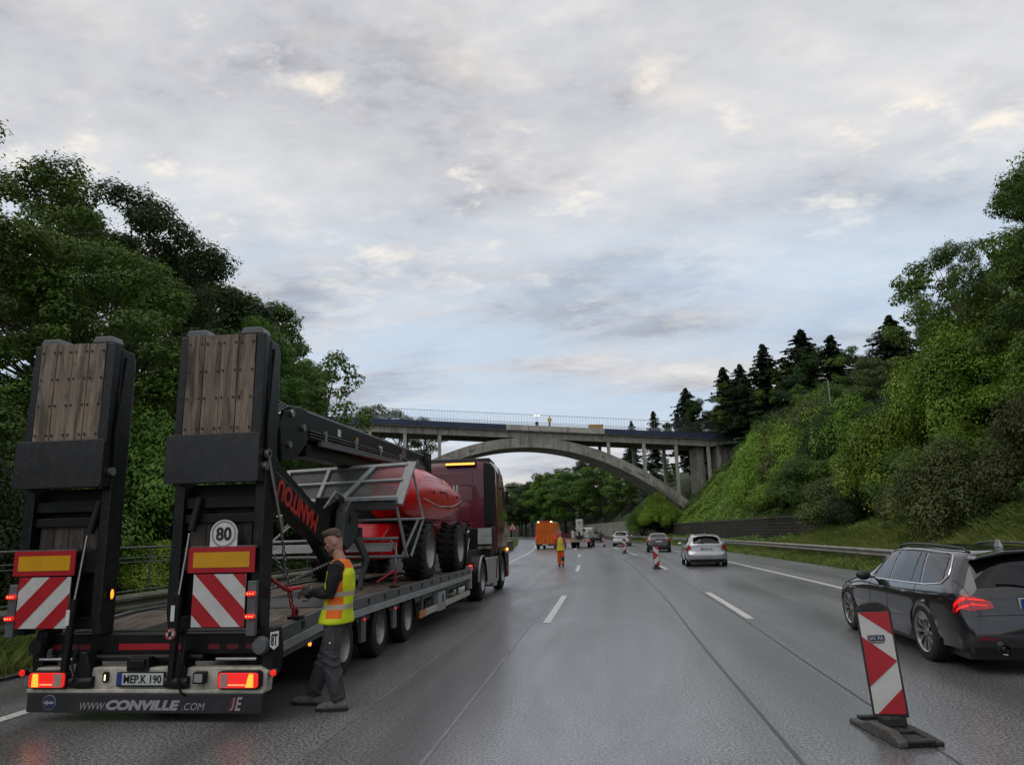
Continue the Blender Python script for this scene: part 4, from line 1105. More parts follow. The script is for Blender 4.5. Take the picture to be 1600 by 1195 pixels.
# front end: gooseneck
P(MB().prism([(10.5, .45), (10.95, .45), (11.1, 1.0), (12.2, 1.08), (14.0, 1.08), (14.0, 1.28), (11.6, 1.30), (10.9, 1.0), (10.5, .84)], 'x', -.95, .95), 'gooseneck', M_BLACK, bevel=.02)
for s in (-1, 1):
    P(MB().prism([(10.72, .42), (10.86, .42), (10.92, .95), (10.76, .95)], 'x', *sorted((s*1.12, s*1.25))), 'front_post', M_PALEGREY, bevel=.01)
    P(MB().b2(*sorted((s*.95, s*1.12)), 10.9, 11.25, .9, 1.75), 'valve_block', M_BLACK, bevel=.02)
    P(MB().tube([(s*1.0, 11.0, 1.7), (s*1.05, 11.2, 1.95), (s*1.0, 11.5, 1.6), (s*.9, 11.7, 1.3)], .03, n=8), 'air_hose', M_BLACK, smooth=60)
    P(MB().tube([(s*1.1, 11.0, 1.2), (s*1.15, 11.1, 1.6), (s*1.08, 11.35, 1.45)], .022, n=8), 'air_hose', M_STEEL, smooth=60)
# ================================================================ TRACTOR UNIT
M_MAROON = mat('maroon cab paint', (.115, .005, .021), .26, var=.12, scale=2, coat=.6, dirt=(.05, .02, .02), dirt_amt=.25)
M_FAIR = mat('black cab fairing', (.006, .006, .0065), .4, var=.2, spec=.3)
M_SKIRT = mat('silver grey skirt', (.30, .29, .285), .35, metal=.4, var=.12, coat=.3)
M_GLASS = mat('dark window glass', (.008, .010, .012), .04, var=.1, spec=.8, coat=1.0)
tractor = thing('truck_tractor', 'maroon truck tractor with an amber light bar pulling the low loader', 'truck', (-4.64, 18, 0))
def T(mb, name, m, parent=tractor, **k): return mb.build(name, m, parent, **k)
# local y: rear frame 0.2, drive axle 1.4, cab 4.2-6.7, front axle 5.3
for x in (-.42, .42):
    T(MB().b2(x-.05, x+.05, .2, 6.2, .75, 1.0), 'chassis_rail', M_BLACK)
T(MB().prism([(.9, 1.0), (2.0, 1.0), (2.1, 1.06), (.8, 1.06)], 'x', -.5, .5), 'fifth_wheel', M_BLACK)
for s in (-1, 1):
    truck_wheel(tractor, s*1.05, 1.45, .52, .52, .40, s)
    truck_wheel(tractor, s*1.08, 5.25, .52, .52, .30, s)
    arc = [(1.45+math.cos(R(a))*.64, .52+math.sin(R(a))*.62) for a in range(-8, 192, 14)]
    arc2 = [(1.45+(p-1.45)*.95, .52+(q-.52)*.95) for p, q in reversed(arc)]
    T(MB().prism(arc+arc2, 'x', *sorted((s*.80, s*1.27))), 'mudguard', M_BLACK, smooth=40)
    arc = [(1.45+math.cos(R(a))*.66, .52+math.sin(R(a))*.64) for a in range(60, 192, 11)]
    arc2 = [(1.45+(p-1.45)*.97, .52+(q-.52)*.97) for p, q in reversed(arc)]
    T(MB().prism(arc+arc2, 'x', *sorted((s*1.24, s*1.285))), 'mudguard_edge', M_PALEGREY, smooth=40)
    tl = T(MB().b2(*sorted((s*1.00, s*1.22)), .30, .40, .80, 1.0), 'tail_lamp', M_BLACK)
    T(MB().b2(*sorted((s*1.04, s*1.20)), .27, .299, .83, .97), 'lens', M_LAMPRED, tl)
    T(MB().sphere((s*1.14, .262, .90), (.035, .02, .05)), 'bulb', M_LAMPRED_HOT, tl)
    # side skirt with tank
    T(MB().prism([(2.25, .32), (4.35, .32), (4.35, 1.05), (2.35, 1.05)], 'x', *sorted((s*.75, s*1.24))), 'side_skirt', M_SKIRT, bevel=.03)
    T(MB().prism([(3.75, .42), (3.95, .42), (4.2, .98), (3.95, .98)], 'x', *sorted((s*1.241, s*1.246))), 'red_flash', M_REFRED_D)
    T(MB().b2(*sorted((s*.9, s*1.26)), 3.2, 3.9, .22, .34), 'step', M_STEEL, bevel=.01)
    # front mudguard / step area
    arc = [(5.25+math.cos(R(a))*.66, .52+math.sin(R(a))*.66) for a in range(0, 181, 12)]
    T(MB().prism(arc+[(4.45, 1.22), (4.45, 1.30), (6.1, 1.30), (6.1, .5)], 'x', *sorted((s*1.12, s*1.25))), 'front_wing', M_FAIR, smooth=30)
# cab shell: loft of rounded outlines from floor to roof
def outline(x, y0, y1, r, z, rf=.25):
    pts = []
    for cx, cy, a0, rr in ((x-rf, y1-rf, 0, rf), (-x+rf, y1-rf, 90, rf), (-x+r, y0+r, 180, r), (x-r, y0+r, 270, r)):
        for i in range(5):
            a = R(a0+90*i/4); pts.append((cx+rr*math.cos(a), cy+rr*math.sin(a), z))
    return pts
rings = [outline(1.20, 4.22, 6.55, .06, 1.12), outline(1.235, 4.18, 6.62, .08, 1.35), outline(1.235, 4.18, 6.65, .08, 1.9), outline(1.235, 4.18, 6.55, .08, 2.5),
         outline(1.22, 4.18, 6.35, .10, 3.1), outline(1.19, 4.19, 6.1, .14, 3.55), outline(1.14, 4.20, 5.7, .18, 3.80), outline(1.04, 4.25, 5.35, .2, 3.92), outline(.85, 4.4, 5.1, .2, 3.96)]
T(MB().loft(rings), 'cab', M_MAROON, smooth=38)
cabrear = []
for x0, x1, z0, z1 in ((-1.08, .50, 3.20, 3.60), (-1.08, .50, 2.72, 3.12), (-.95, .10, 2.15, 2.62), (.12, .42, 2.10, 2.60), (-1.08, .50, 1.55, 2.05)):
    T(MB().prism(rrect(x0, x1, z0, z1, .06), 'y', 4.165, 4.20), 'rear_panel', M_MAROON, bevel=.012)
T(MB().cyl((.33, 4.16, 2.0), (.33, 4.13, 2.0), .07, n=16), 'filler_cap', M_BLACK)
T(MB().prism([(.88, 1.95), (1.20, 1.95), (1.20, 3.70), (1.10, 3.84), (.88, 3.88)], 'y', 3.95, 4.175), 'rear_fairing', M_FAIR, bevel=.03)
T(MB().prism([(-1.20, 1.95), (-.95, 1.95), (-.95, 3.90), (-1.10, 3.84), (-1.20, 3.70)], 'y', 3.95, 4.175), 'rear_fairing', M_FAIR, bevel=.03)
T(MB().prism([(4.3, 3.88), (5.5, 3.72), (5.9, 3.55), (5.4, 3.98), (4.35, 4.05)], 'x', -1.02, 1.02), 'roof_deflector', M_FAIR, bevel=.03)
lb = T(MB().b2(-.36, .62, 4.06, 4.24, 3.80, 3.91), 'light_bar', M_BLACK, bevel=.01)
for i in range(6):
    a = -.33+i*.155
    T(MB().b2(a, a+.145, 4.04, 4.059, 3.825, 3.885), 'beacon', M_LAMPAMB_HOT, lb)
for s in (-1, 1):
    T(MB().b2(*sorted((s*1.225, s*1.238)), 4.16, 4.19, 1.9, 3.6), 'trim_strip', M_CHROME)
    wn = T(MB().add([(s*1.243, 5.0, 2.15), (s*1.243, 6.42, 2.15), (s*1.236, 6.25, 2.6), (s*1.222, 6.1, 2.98), (s*1.222, 5.0, 2.98)], [(0, 1, 2, 3, 4)]), 'side_window', M_GLASS)
    T(MB().b2(*sorted((s*1.238, s*1.242)), 4.93, 4.945, 1.2, 3.2), 'door_seam', M_INK)
    T(MB().b2(*sorted((s*1.24, s*1.27)), 5.02, 5.2, 1.85, 1.9), 'door_handle', M_BLACK)
    mr = T(MB().bar((s*1.2, 6.4, 3.25), (s*1.36, 6.5, 3.22), .04, .05), 'mirror', M_BLACK)
    T(MB().prism(rrect(s*1.25-.05, s*1.25+.05, 2.65, 3.12, .04), 'y', 6.42, 6.56), 'mirror_housing', M_BLACK, mr, bevel=.02)
    T(MB().sphere((s*1.46, 6.5, 3.25), (.15, .10, .05)), 'wide_mirror', M_BLACK, mr)
    mk = T(MB().b2(*sorted((s*1.24, s*1.28)), 6.0, 6.2, 1.16, 1.24), 'side_indicator', M_LAMPAMB)
    T(MB().sphere((s*1.275, 6.02, 1.2), (.05, .06, .05)), 'bulb', M_LAMPAMB_HOT, mk)
T(MB().add([(-1.1, 6.64, 1.95), (1.1, 6.64, 1.95), (1.0, 6.38, 2.95), (-1.0, 6.38, 2.95)], [(0, 1, 2, 3)]), 'windscreen', M_GLASS)
T(MB().b2(-1.24, 1.24, 6.35, 6.75, .30, 1.12), 'front_bumper', M_MAROON, bevel=.06)
# equipment between chassis and cab: pale plates facing the trailer
T(MB().b2(-1.1, 1.18, 3.3, 3.95, 1.05, 1.88), 'equipment_box', M_FAIR, bevel=.02)
T(MB().b2(.80, 1.21, 3.28, 3.297, 1.42, 1.88), 'pale_plate', M_PALEGREY)
T(MB().b2(.80, 1.21, 3.25, 3.297, 1.28, 1.36), 'wood_strip', M_WOOD)
tp_ = T(MB().b2(.22, .52, 3.284, 3.297, 1.22, 1.44), 'sticker', M_SIGNWHITE)
lettering('D&G', .1, frame4((.37, 3.28, 1.35), (1, 0, 0), (0, 0, 1)), M_REFRED, tp_, width=.24, height=.09, bold=.004)
lettering('TT', .1, frame4((.42, 3.292, 1.72), (1, 0, 0), (0, 0, 1)), M_SIGNWHITE, tp_, width=.26, height=.20, bold=.006)
T(MB().b2(-.9, .9, 2.4, 3.2, .95, 1.02), 'catwalk', M_STEEL)

# ================================================================ ARTICULATED BOOM LIFT ON THE DECK
M_RED = mat('red machine paint', (.56, .007, .013), .28, var=.08, scale=2, spec=.35, coat=.12)
M_BOOM = mat('black boom paint', (.006, .006, .0065), .42, var=.2, scale=3, spec=.25, dirt=(.03, .027, .024), dirt_amt=.1)
M_CAGE = mat('grey cage paint', (.27, .28, .285), .42, var=.15, scale=5, dirt=(.07, .065, .06), dirt_amt=.35)
M_CAGEDK = mat('dark grey bracket paint', (.040, .043, .046), .45, var=.2, scale=4)
lift = thing('boom_lift', 'red and black articulated boom lift chained onto the trailer deck', 'boom lift', (-4.64, 0, 0))
def L(mb, name, m, parent=lift, **k): return mb.build(name, m, parent, **k)
DZ = .885
for y in (14.15, 17.1):
    L(MB().cyl((-.9, y, DZ+.52), (.9, y, DZ+.52), .12, n=12), 'axle', M_BOOM)
    for s in (-1, 1):
        w = truck_wheel(lift, s*.92, y, DZ+.535, .535, .44, s, rimr=.34)
        mb = MB()
        for k in range(22):          # lugs
            for sd in (-1, 1):
                a = 2*PI*(k+.5*(sd > 0))/22
                c_, s_ = math.cos(a), math.sin(a)
                M3 = Matrix(((1, 0, 0), (0, c_, -s_), (0, s_, c_))) @ Euler((0, 0, R(28*sd))).to_matrix()
                mb.box((sd*.11, .537*c_, .537*s_), (.20, .05, .05), M3)
        tag(L(mb, 'tread_lugs', M_RUBBER, w), kind='stuff')
L(MB().prism([(12.7, 1.32), (17.5, 1.32), (17.6, 1.75), (16.8, 1.95), (13.2, 1.95), (12.7, 1.7)], 'x', -.62, .62), 'chassis', M_RED, bevel=.03)
L(MB().b2(-.5, .35, 12.2, 12.72, 1.45, 1.72), 'front_cover', M_RED, bevel=.03)
L(MB().lathe([(1.95, 0), (1.95, .55), (2.06, .55), (2.06, 0)], 'z', (0, 15.0, 0), 28), 'slew_ring', M_BOOM)
# hood: domed engine cover beside the turret, lofted along the machine
def hood(y, k, z0, z1, sx=1):
    pr = [(.30, 0), (.70, -.01), (1.0, .02), (1.085, .14), (1.11, .30), (1.10, .46), (1.04, .66), (.90, .84), (.66, .96), (.30, 1.0)]
    return [(sx*(.30+(x-.30)*k), y, z0+(z1-z0)*t) for x, t in pr]
HS = [(13.0, .70, 2.22, 2.66), (13.12, .84, 2.12, 2.84), (13.5, .95, 2.05, 3.02), (14.3, 1.0, 2.02, 3.13), (15.5, 1.0, 2.02, 3.16), (16.5, 1.0, 2.06, 3.10), (17.2, .98, 2.18, 3.0), (17.68, .92, 2.36, 2.90), (17.84, .80, 2.48, 2.80)]
L(MB().loft([hood(*h) for h in HS]), 'hood', M_RED, smooth=32)
L(MB().loft([hood(16.6+(y-15.9)*.42, k, z0, 2.02+(z1-2.02)*.8, -1) for y, k, z0, z1 in HS]), 'hood', M_RED, smooth=32)
L(MB().prism([(13.6, 2.0), (17.4, 2.0), (17.6, 2.6), (17.0, 3.1), (14.6, 2.9), (13.6, 2.5)], 'x', -.28, .28), 'turret', M_BOOM, bevel=.03)
L(MB().tube([(1.09, 13.8, 2.42), (1.116, 15.0, 2.30), (1.116, 16.3, 2.34), (1.09, 17.2, 2.45), (1.04, 17.68, 2.54)], .012, n=6), 'trim_line', M_PALEGREY)
for y, z in ((16.55, 2.76),):
    L(MB().cyl((1.10, y, z), (1.108, y, z), .075, n=18), 'round_sticker', M_SIGNWHITE)
L(MB().b2(1.10, 1.108, 16.85, 17.0, 2.66, 2.86), 'sticker', M_SIGNWHITE)
L(MB().b2(1.075, 1.09, 15.2, 15.8, 2.60, 2.63), 'vent_slot', M_INK)
L(MB().sphere((0.75, 14.4, 3.16), (.03, .03, .05)), 'beacon', M_REFRED)
# main boom lying along the machine
def beam(a, b, w, h0, h1=None):
    """box beam from a to b (x,y,z centres) of width w and depth h0..h1"""
    a = Vector(a); b = Vector(b); h1 = h0 if h1 is None else h1; d = (b-a).normalized(); n = Vector((0, -d.z, d.y))
    mb = MB(); R_ = []
    for c, h in ((a, h0), (b, h1)):
        R_.append([c+Vector((-w/2, 0, 0))-n*h/2, c+Vector((w/2, 0, 0))-n*h/2, c+Vector((w/2, 0, 0))+n*h/2, c+Vector((-w/2, 0, 0))+n*h/2])
    return mb.loft(R_)
mainb = L(beam((.04, 9.9, 3.36), (.04, 17.3, 3.47), .40, .42, .30), 'main_boom', M_BOOM, bevel=.02)
L(beam((.04, 9.95, 3.585), (.04, 17.2, 3.635), .36, .02), 'wear_edge', M_CAGE, mainb)  # pale grey strip: painted highlight along the top of the boom
L(beam((.235, 10.0, 3.572), (.235, 17.2, 3.622), .02, .03), 'edge_strip', M_CAGE, mainb)  # light line on the upper right edge, put in as grey colour
L(beam((.27, 10.6, 3.14), (.27, 17.0, 3.30), .06, .085), 'hose_tray', mat('hose tray', (.11, .11, .11), .5, var=.5, scale=30), mainb)
L(beam((.04, 10.3, 3.02), (.04, 16.6, 3.10), .30, .20), 'lower_boom', M_BOOM, bevel=.02)
L(MB().b2(.242, .246, 15.2, 15.55, 3.34, 3.56), 'sticker', mat('worn sticker', (.13, .09, .09), .6, var=.4, scale=20), mainb)
L(MB().b2(-.20, .28, 17.1, 17.75, 3.18, 3.72).cyl((-.22, 17.45, 3.45), (.30, 17.45, 3.45), .16, n=16), 'boom_pivot', M_BOOM, bevel=.02)
lettering('R', .1, frame4((.285, 17.45, 3.5), (0, 1, 0), (0, 0, 1)), mat('orange print', (.6, .12, .02), .5), lift, width=.2, height=.16)
for y, w_, h_, m_ in ((11.4, .14, .12, M_SIGNWHITE), (12.3, .10, .10, M_REFYEL), (13.6, .22, .10, M_SIGNWHITE)):
    L(MB().b2(.242, .246, y, y+w_, 3.36, 3.36+h_), 'sticker', m_, mainb)
for k in range(3):      # hose run clipped along the boom
    L(MB().tube([(.262+.0*k, 10.2, 3.20+.045*k), (.262, 12.4, 3.235+.045*k), (.262, 14.8, 3.275+.04*k), (.25, 17.0, 3.36+.03*k)], .013, n=6), 'boom_hose', M_INK, mainb, smooth=60)
for y in (10.8, 12.2, 13.6, 15.0, 16.4):
    L(MB().b2(.242, .285, y, y+.05, 3.17+(y-10.8)*.018, 3.36+(y-10.8)*.018), 'hose_clip', M_CAGE, mainb)
L(MB().tube([(1.02, 14.0, 2.86), (1.0, 15.4, 2.90), (1.0, 16.6, 2.84), (.97, 17.3, 2.76)], .006, n=5), 'panel_seam', M_INK)
L(MB().tube([(1.112, 15.9, 2.24), (1.10, 15.9, 2.6), (.93, 15.9, 2.96), (.66, 15.9, 3.125)], .006, n=5), 'panel_seam', M_INK)
for y in (14.6, 16.9):
    L(MB().b2(1.06, 1.10, y, y+.10, 2.55, 2.60), 'latch', M_BOOM)
# knuckle at the tail end
L(MB().prism([(9.30, 2.75), (9.75, 2.82), (10.15, 3.12), (10.1, 3.58), (9.75, 3.58), (9.35, 3.46), (9.2, 3.2)], 'x', -.20, -.13).prism([(9.30, 2.75), (9.75, 2.82), (10.15, 3.12), (10.1, 3.58), (9.75, 3.58), (9.35, 3.46), (9.2, 3.2)], 'x', .20, .27), 'knuckle', M_BOOM, bevel=.015)
for y, z in ((9.55, 3.45), (9.5, 3.0), (9.95, 3.3)):
    L(MB().cyl((-.24, y, z), (.30, y, z), .05, n=12), 'knuckle_pin', M_STEEL)
L(MB().cyl((.04, 9.5, 2.98), (.04, 10.9, 3.20), .07, n=12), 'boom_ram', M_BOOM)
for k in range(4):
    L(MB().tube([(.1+.05*k, 9.9, 3.5+.03*k), (.12+.04*k, 9.45, 3.62-.03*k), (.12+.04*k, 9.15, 3.4), (.1+.05*k, 9.1, 2.8)], .018, n=6), 'hydraulic_hose', M_INK, smooth=60)
# fly boom coming down towards the cage, maker's name upside down on its side
jib = L(beam((.34, 8.62, 2.455), (.34, 10.55, 1.765), .20, .37, .34), 'fly_boom', M_BOOM, bevel=.02)
dj = Vector((0, 10.55-8.62, 1.765-2.455)).normalized(); nj = Vector((0, -dj.z, dj.y))
cj = Vector((.445, 9.50, 2.14))
M_REDPRINT = mat('red print', (.48, .02, .015), .5)
lettering('MANITOU', .3, frame4(cj, -dj, -nj), M_REDPRINT, jib, width=1.38, height=.27, bold=.012)
L(beam((.20, 8.8, 2.85), (.20, 10.6, 2.12), .12, .10), 'link_rod', M_BOOM)
L(beam((.30, 10.35, 1.82), (.30, 11.0, 1.34), .14, .30, .2), 'fly_end', M_BOOM, bevel=.02)
L(MB().prism([(11.05, 1.60), (11.3, 1.52), (11.72, 1.70), (11.75, 2.14), (11.35, 2.30), (11.12, 2.12)], 'x', .34, .52), 'cage_bracket', M_CAGEDK, bevel=.03)
L(MB().b2(.05, .30, 11.0, 11.5, 1.65, 2.35).cyl((.0, 11.3, 2.0), (.53, 11.3, 2.0), .08, n=12), 'cage_rotator', M_BOOM, bevel=.02)
for k in range(3):
    L(MB().tube([(.36, 10.6, 2.15), (.42+.03*k, 10.9, 2.42-.05*k), (.40, 11.3, 2.36-.04*k), (.36, 11.5, 2.2)], .015, n=6), 'hydraulic_hose', M_INK if k else M_CAGE, smooth=60)
L(MB().tube([(.50, 11.7, 1.7), (.66, 11.75, 1.35), (.62, 11.65, 1.1), (.60, 11.6, .89)], [.07, .06, .05, .05], n=8), 'rest_leg', M_CAGEDK, smooth=60)
# the cage, tipped so that its mesh floor faces the rear
cage = bpy.data.objects.new('work_cage', None); COL.objects.link(cage); cage.parent = lift; cage['label'] = 'grey work cage with expanded metal floor'
A, B, C_, D = Vector((-.80, 11.75, 2.30)), Vector((1.16, 11.75, 2.32)), Vector((1.20, 12.30, 2.92)), Vector((-1.02, 12.30, 2.85))
def fp(u, v): return (A*(1-u)+B*u)*(1-v)+(D*(1-u)+C_*u)*v
fn = (B-A).cross(D-A).normalized()
for a, b, w in (((0, 0), (1, 0), .07), ((0, 1), (1, 1), .07), ((0, .52), (1, .52), .05), ((.02, 0), (.02, 1), .06), ((.30, 0), (.36, 1), .065), ((.52, 0), (.73, 1), .085)):
    L(MB().bar(fp(*a)+fn*.03, fp(*b)+fn*.03, w, .05, fn), 'cage_bar', M_CAGE, cage, bevel=.006)
mesh = MB(); nu = 46; nv = 15
for i in range(-nv, nu):
    for sgn in (1, -1):
        pts = []
        u0 = i/nu
        a_ = (u0, 0) if sgn > 0 else (u0+nv/nu, 0); b_ = (u0+nv/nu, 1) if sgn > 0 else (u0, 1)
        lo, hi_ = 0.0, 1.0
        du = b_[0]-a_[0]
        ts = [0, 1]
        for lim in (0, 1):
            if abs(du) > 1e-9:
                t = (lim-a_[0])/du
                if 0 < t < 1: ts.append(t)
        ts.sort()
        for t0, t1 in zip(ts, ts[1:]):
            um = a_[0]+du*(t0+t1)/2
            if 0 <= um <= 1 and t1-t0 > .02:
                mesh.bar(fp(a_[0]+du*t0, t0), fp(a_[0]+du*t1, t1), .011, .006, fn)
tag(L(mesh, 'mesh_floor', mat('dull mesh steel', (.12, .125, .13), .5, metal=.3, var=.2), cage), kind='stuff')
L(MB().bar((1.20, 11.68, 2.22), (1.26, 12.34, 2.98), .05, .17, (1, 0, 0)), 'cage_post', M_CAGE, cage, bevel=.01)
L(MB().prism([(.08, 2.14), (1.18, 2.14), (1.18, 2.29), (.0, 2.29)], 'y', 11.60, 11.74), 'cage_channel', M_CAGEDK, cage, bevel=.01)
L(MB().b2(.02, 1.18, 11.56, 11.72, 2.295, 2.345), 'channel_top', M_CAGE, cage)
def cr_(pts, r=.02, nm='cage_tube'): return L(MB().tube(pts, r, n=8), nm, M_CAGE, cage, smooth=50)
cr_([(1.17, 11.68, 2.2), (1.22, 11.85, 1.80), (1.26, 12.0, 1.40)], .028)
cr_([(1.25, 12.32, 2.93), (1.42, 12.5, 1.99), (1.30, 12.15, 1.38)], .022)
cr_([(.45, 12.1, 1.99), (1.44, 12.45, 2.0)], .022)
cr_([(1.36, 12.35, 1.97), (1.18, 12.02, 1.38)], .022)
cr_([(-1.25, 12.05, 1.40), (1.28, 12.05, 1.38)], .024)
cr_([(-1.30, 12.0, 1.66), (1.12, 12.0, 1.68)], .024)
cr_([(-1.3, 12.1, 1.46), (-.95, 12.3, 1.98), (-.85, 12.0, 2.28)], .022)
cr_([(-1.2, 12.05, 1.62), (-.86, 12.3, 1.98), (.4, 12.2, 1.99)], .022)
cr_([(-1.25, 12.05, 1.40), (-1.45, 12.3, 1.68)], .022)
cr_([(.98, 12.0, 1.68), (1.10, 12.05, 1.38)], .016)
L(MB().prism([(12.0, 1.47), (12.02, 1.47), (12.18, 1.60), (12.16, 1.61)], 'x', .2, 1.0), 'toe_board', M_CAGE, cage)
L(MB().prism([(12.0, 1.47), (12.02, 1.47), (12.18, 1.60), (12.16, 1.61)], 'x', -1.25, -.4), 'toe_board', M_CAGE, cage)
L(MB().b2(.15, .5, 11.9, 12.0, 1.62, 1.88), 'control_console', M_CAGEDK, cage, bevel=.02)

# ================================================================ CHAINS AND BINDERS
M_CHAIN = mat('chain steel', (.22, .22, .22), .35, metal=.85, var=.3, scale=20)
M_REDBIND = mat('red painted binder', (.35, .012, .018), .4, var=.2, scale=12)
def link_mesh(r=.028, w=.008):
    mb = MB(); n = 10; pts = []
    for i in range(n+1):
        a = 2*PI*i/n; pts.append((0, math.cos(a)*r*.62, math.sin(a)*r*1.15))
    mb.tube(pts, w, n=5, caps=False); return mb.mesh('link')
LM = {}
def chain(name, label, pts, m, cat='chain', r=.028, parent=None, group=None):
    """separate links strung along a line, every other one turned"""
    if parent is None: t = thing(name, label, cat, group=group)
    else:
        t = bpy.data.objects.new(name, None); COL.objects.link(t); t.parent = parent
    pts = [Vector(p) for p in pts]
    key = (m.name, r)
    if key not in LM:
        me = link_mesh(r, r*.29); me.materials.append(m); me.shade_smooth(); LM[key] = me
    step = r*1.75; k = 0
    for a, b in zip(pts, pts[1:]):
        d = b-a; n = max(1, int(d.length/step)); q = d.to_track_quat('Z', 'Y').to_matrix().to_4x4()
        for i in range(n):
            o = bpy.data.objects.new('link', LM[key]); COL.objects.link(o); o.parent = t
            M_ = q @ Matrix.Rotation(R(90)*(k % 2)+.2, 4, 'Z'); M_.translation = a+d*((i+.5)/n); o.matrix_local = M_; k += 1
    return t
strut = thing('ramp_support_rod', 'thin grey steel rod hanging from the right ramp beside the chain', 'rod')
MB().cyl((-3.46, 7.05, 2.56), (-3.46, 7.42, 1.84), .017, n=10).build('rod', M_STEEL, strut, smooth=40)
MB().lathe([(-.02, .025), (-.02, .05), (.02, .05), (.02, .025)], 'x', (-3.46, 7.04, 2.585), 16).build('eye', M_STEEL, strut, smooth=40)
MB().cyl((-3.46, 7.36, 1.96), (-3.46, 7.43, 1.82), .03, n=10).build('collar', M_STEEL, strut)
c1 = chain('tie_down_chain', 'steel lashing chain hanging from the rod to the trailer edge beside the worker', [(-3.46, 7.42, 1.84), (-3.47, 7.55, 1.50), (-3.47, 7.66, 1.22)], M_CHAIN)
chain('red_chain', '', [(-3.47, 7.66, 1.22), (-3.46, 7.78, .97)], M_REDBIND, parent=c1, r=.034)
chain('slack_chain', '', [(-3.62, 7.35, 1.95), (-3.62, 7.50, 1.60), (-3.50, 7.64, 1.34)], M_CHAIN, parent=c1)
MB().lathe([(-.015, .035), (-.015, .065), (.015, .065), (.015, .035)], 'x', (-3.45, 7.82, .93), 18).build('hook_ring', M_REDBIND, c1, smooth=40)
MB().b2(-3.52, -3.38, 7.78, 7.92, .86, .89).build('lashing_lug', M_BLACK, c1)
c2 = thing('chain_binder', 'red lever chain binder pulled by the worker', 'chain binder')
MB().cyl((-3.50, 7.66, 1.20), (-3.42, 7.67, 1.17), .03, n=12).build('joint', M_REDBIND, c2)
MB().cyl((-3.47, 7.66, 1.185), (-3.30, 7.68, 1.205), .020, .015, n=10).build('lever', mat('bright red lever', (.60, .02, .03), .3, var=.1), c2, smooth=40)
MB().cyl((-3.50, 7.66, 1.19), (-3.72, 7.55, 1.38), .022, n=10).build('screw', M_REDBIND, c2, smooth=40)
c3 = chain('tie_down_chain', 'steel lashing chain tying the cage to the deck beside the rear lift wheel', [(-3.48, 11.75, 1.62), (-3.48, 11.72, 1.22)], M_CHAIN, r=.022)
MB().cyl((-3.48, 11.74, 1.60), (-3.48, 11.72, 1.30), .010, n=8).build('rod', M_STEEL, c3)
chain('red_chain', '', [(-3.48, 11.72, 1.22), (-3.48, 11.70, .94)], M_REDBIND, parent=c3, r=.030)
MB().cyl((-3.48, 11.72, 1.18), (-3.75, 11.6, 1.0), .018, n=8).build('lever', M_REDBIND, c3)
MB().b2(-3.55, -3.42, 11.62, 11.78, .90, .93).build('lashing_lug', M_BLACK, c3)
chain('tie_down_chain', 'dark lashing chain hanging straight down from the fly boom behind the worker', [(-4.15, 10.6, 1.7), (-4.05, 10.7, 1.3), (-4.0, 10.8, .92)], M_CHAIN, r=.03)
chain('tie_down_chain', 'lashing chain running low from the lift towards the ramp', [(-4.2, 11.2, 1.42), (-4.4, 9.6, 1.12), (-4.5, 8.4, 1.0)], M_CHAIN, r=.026)
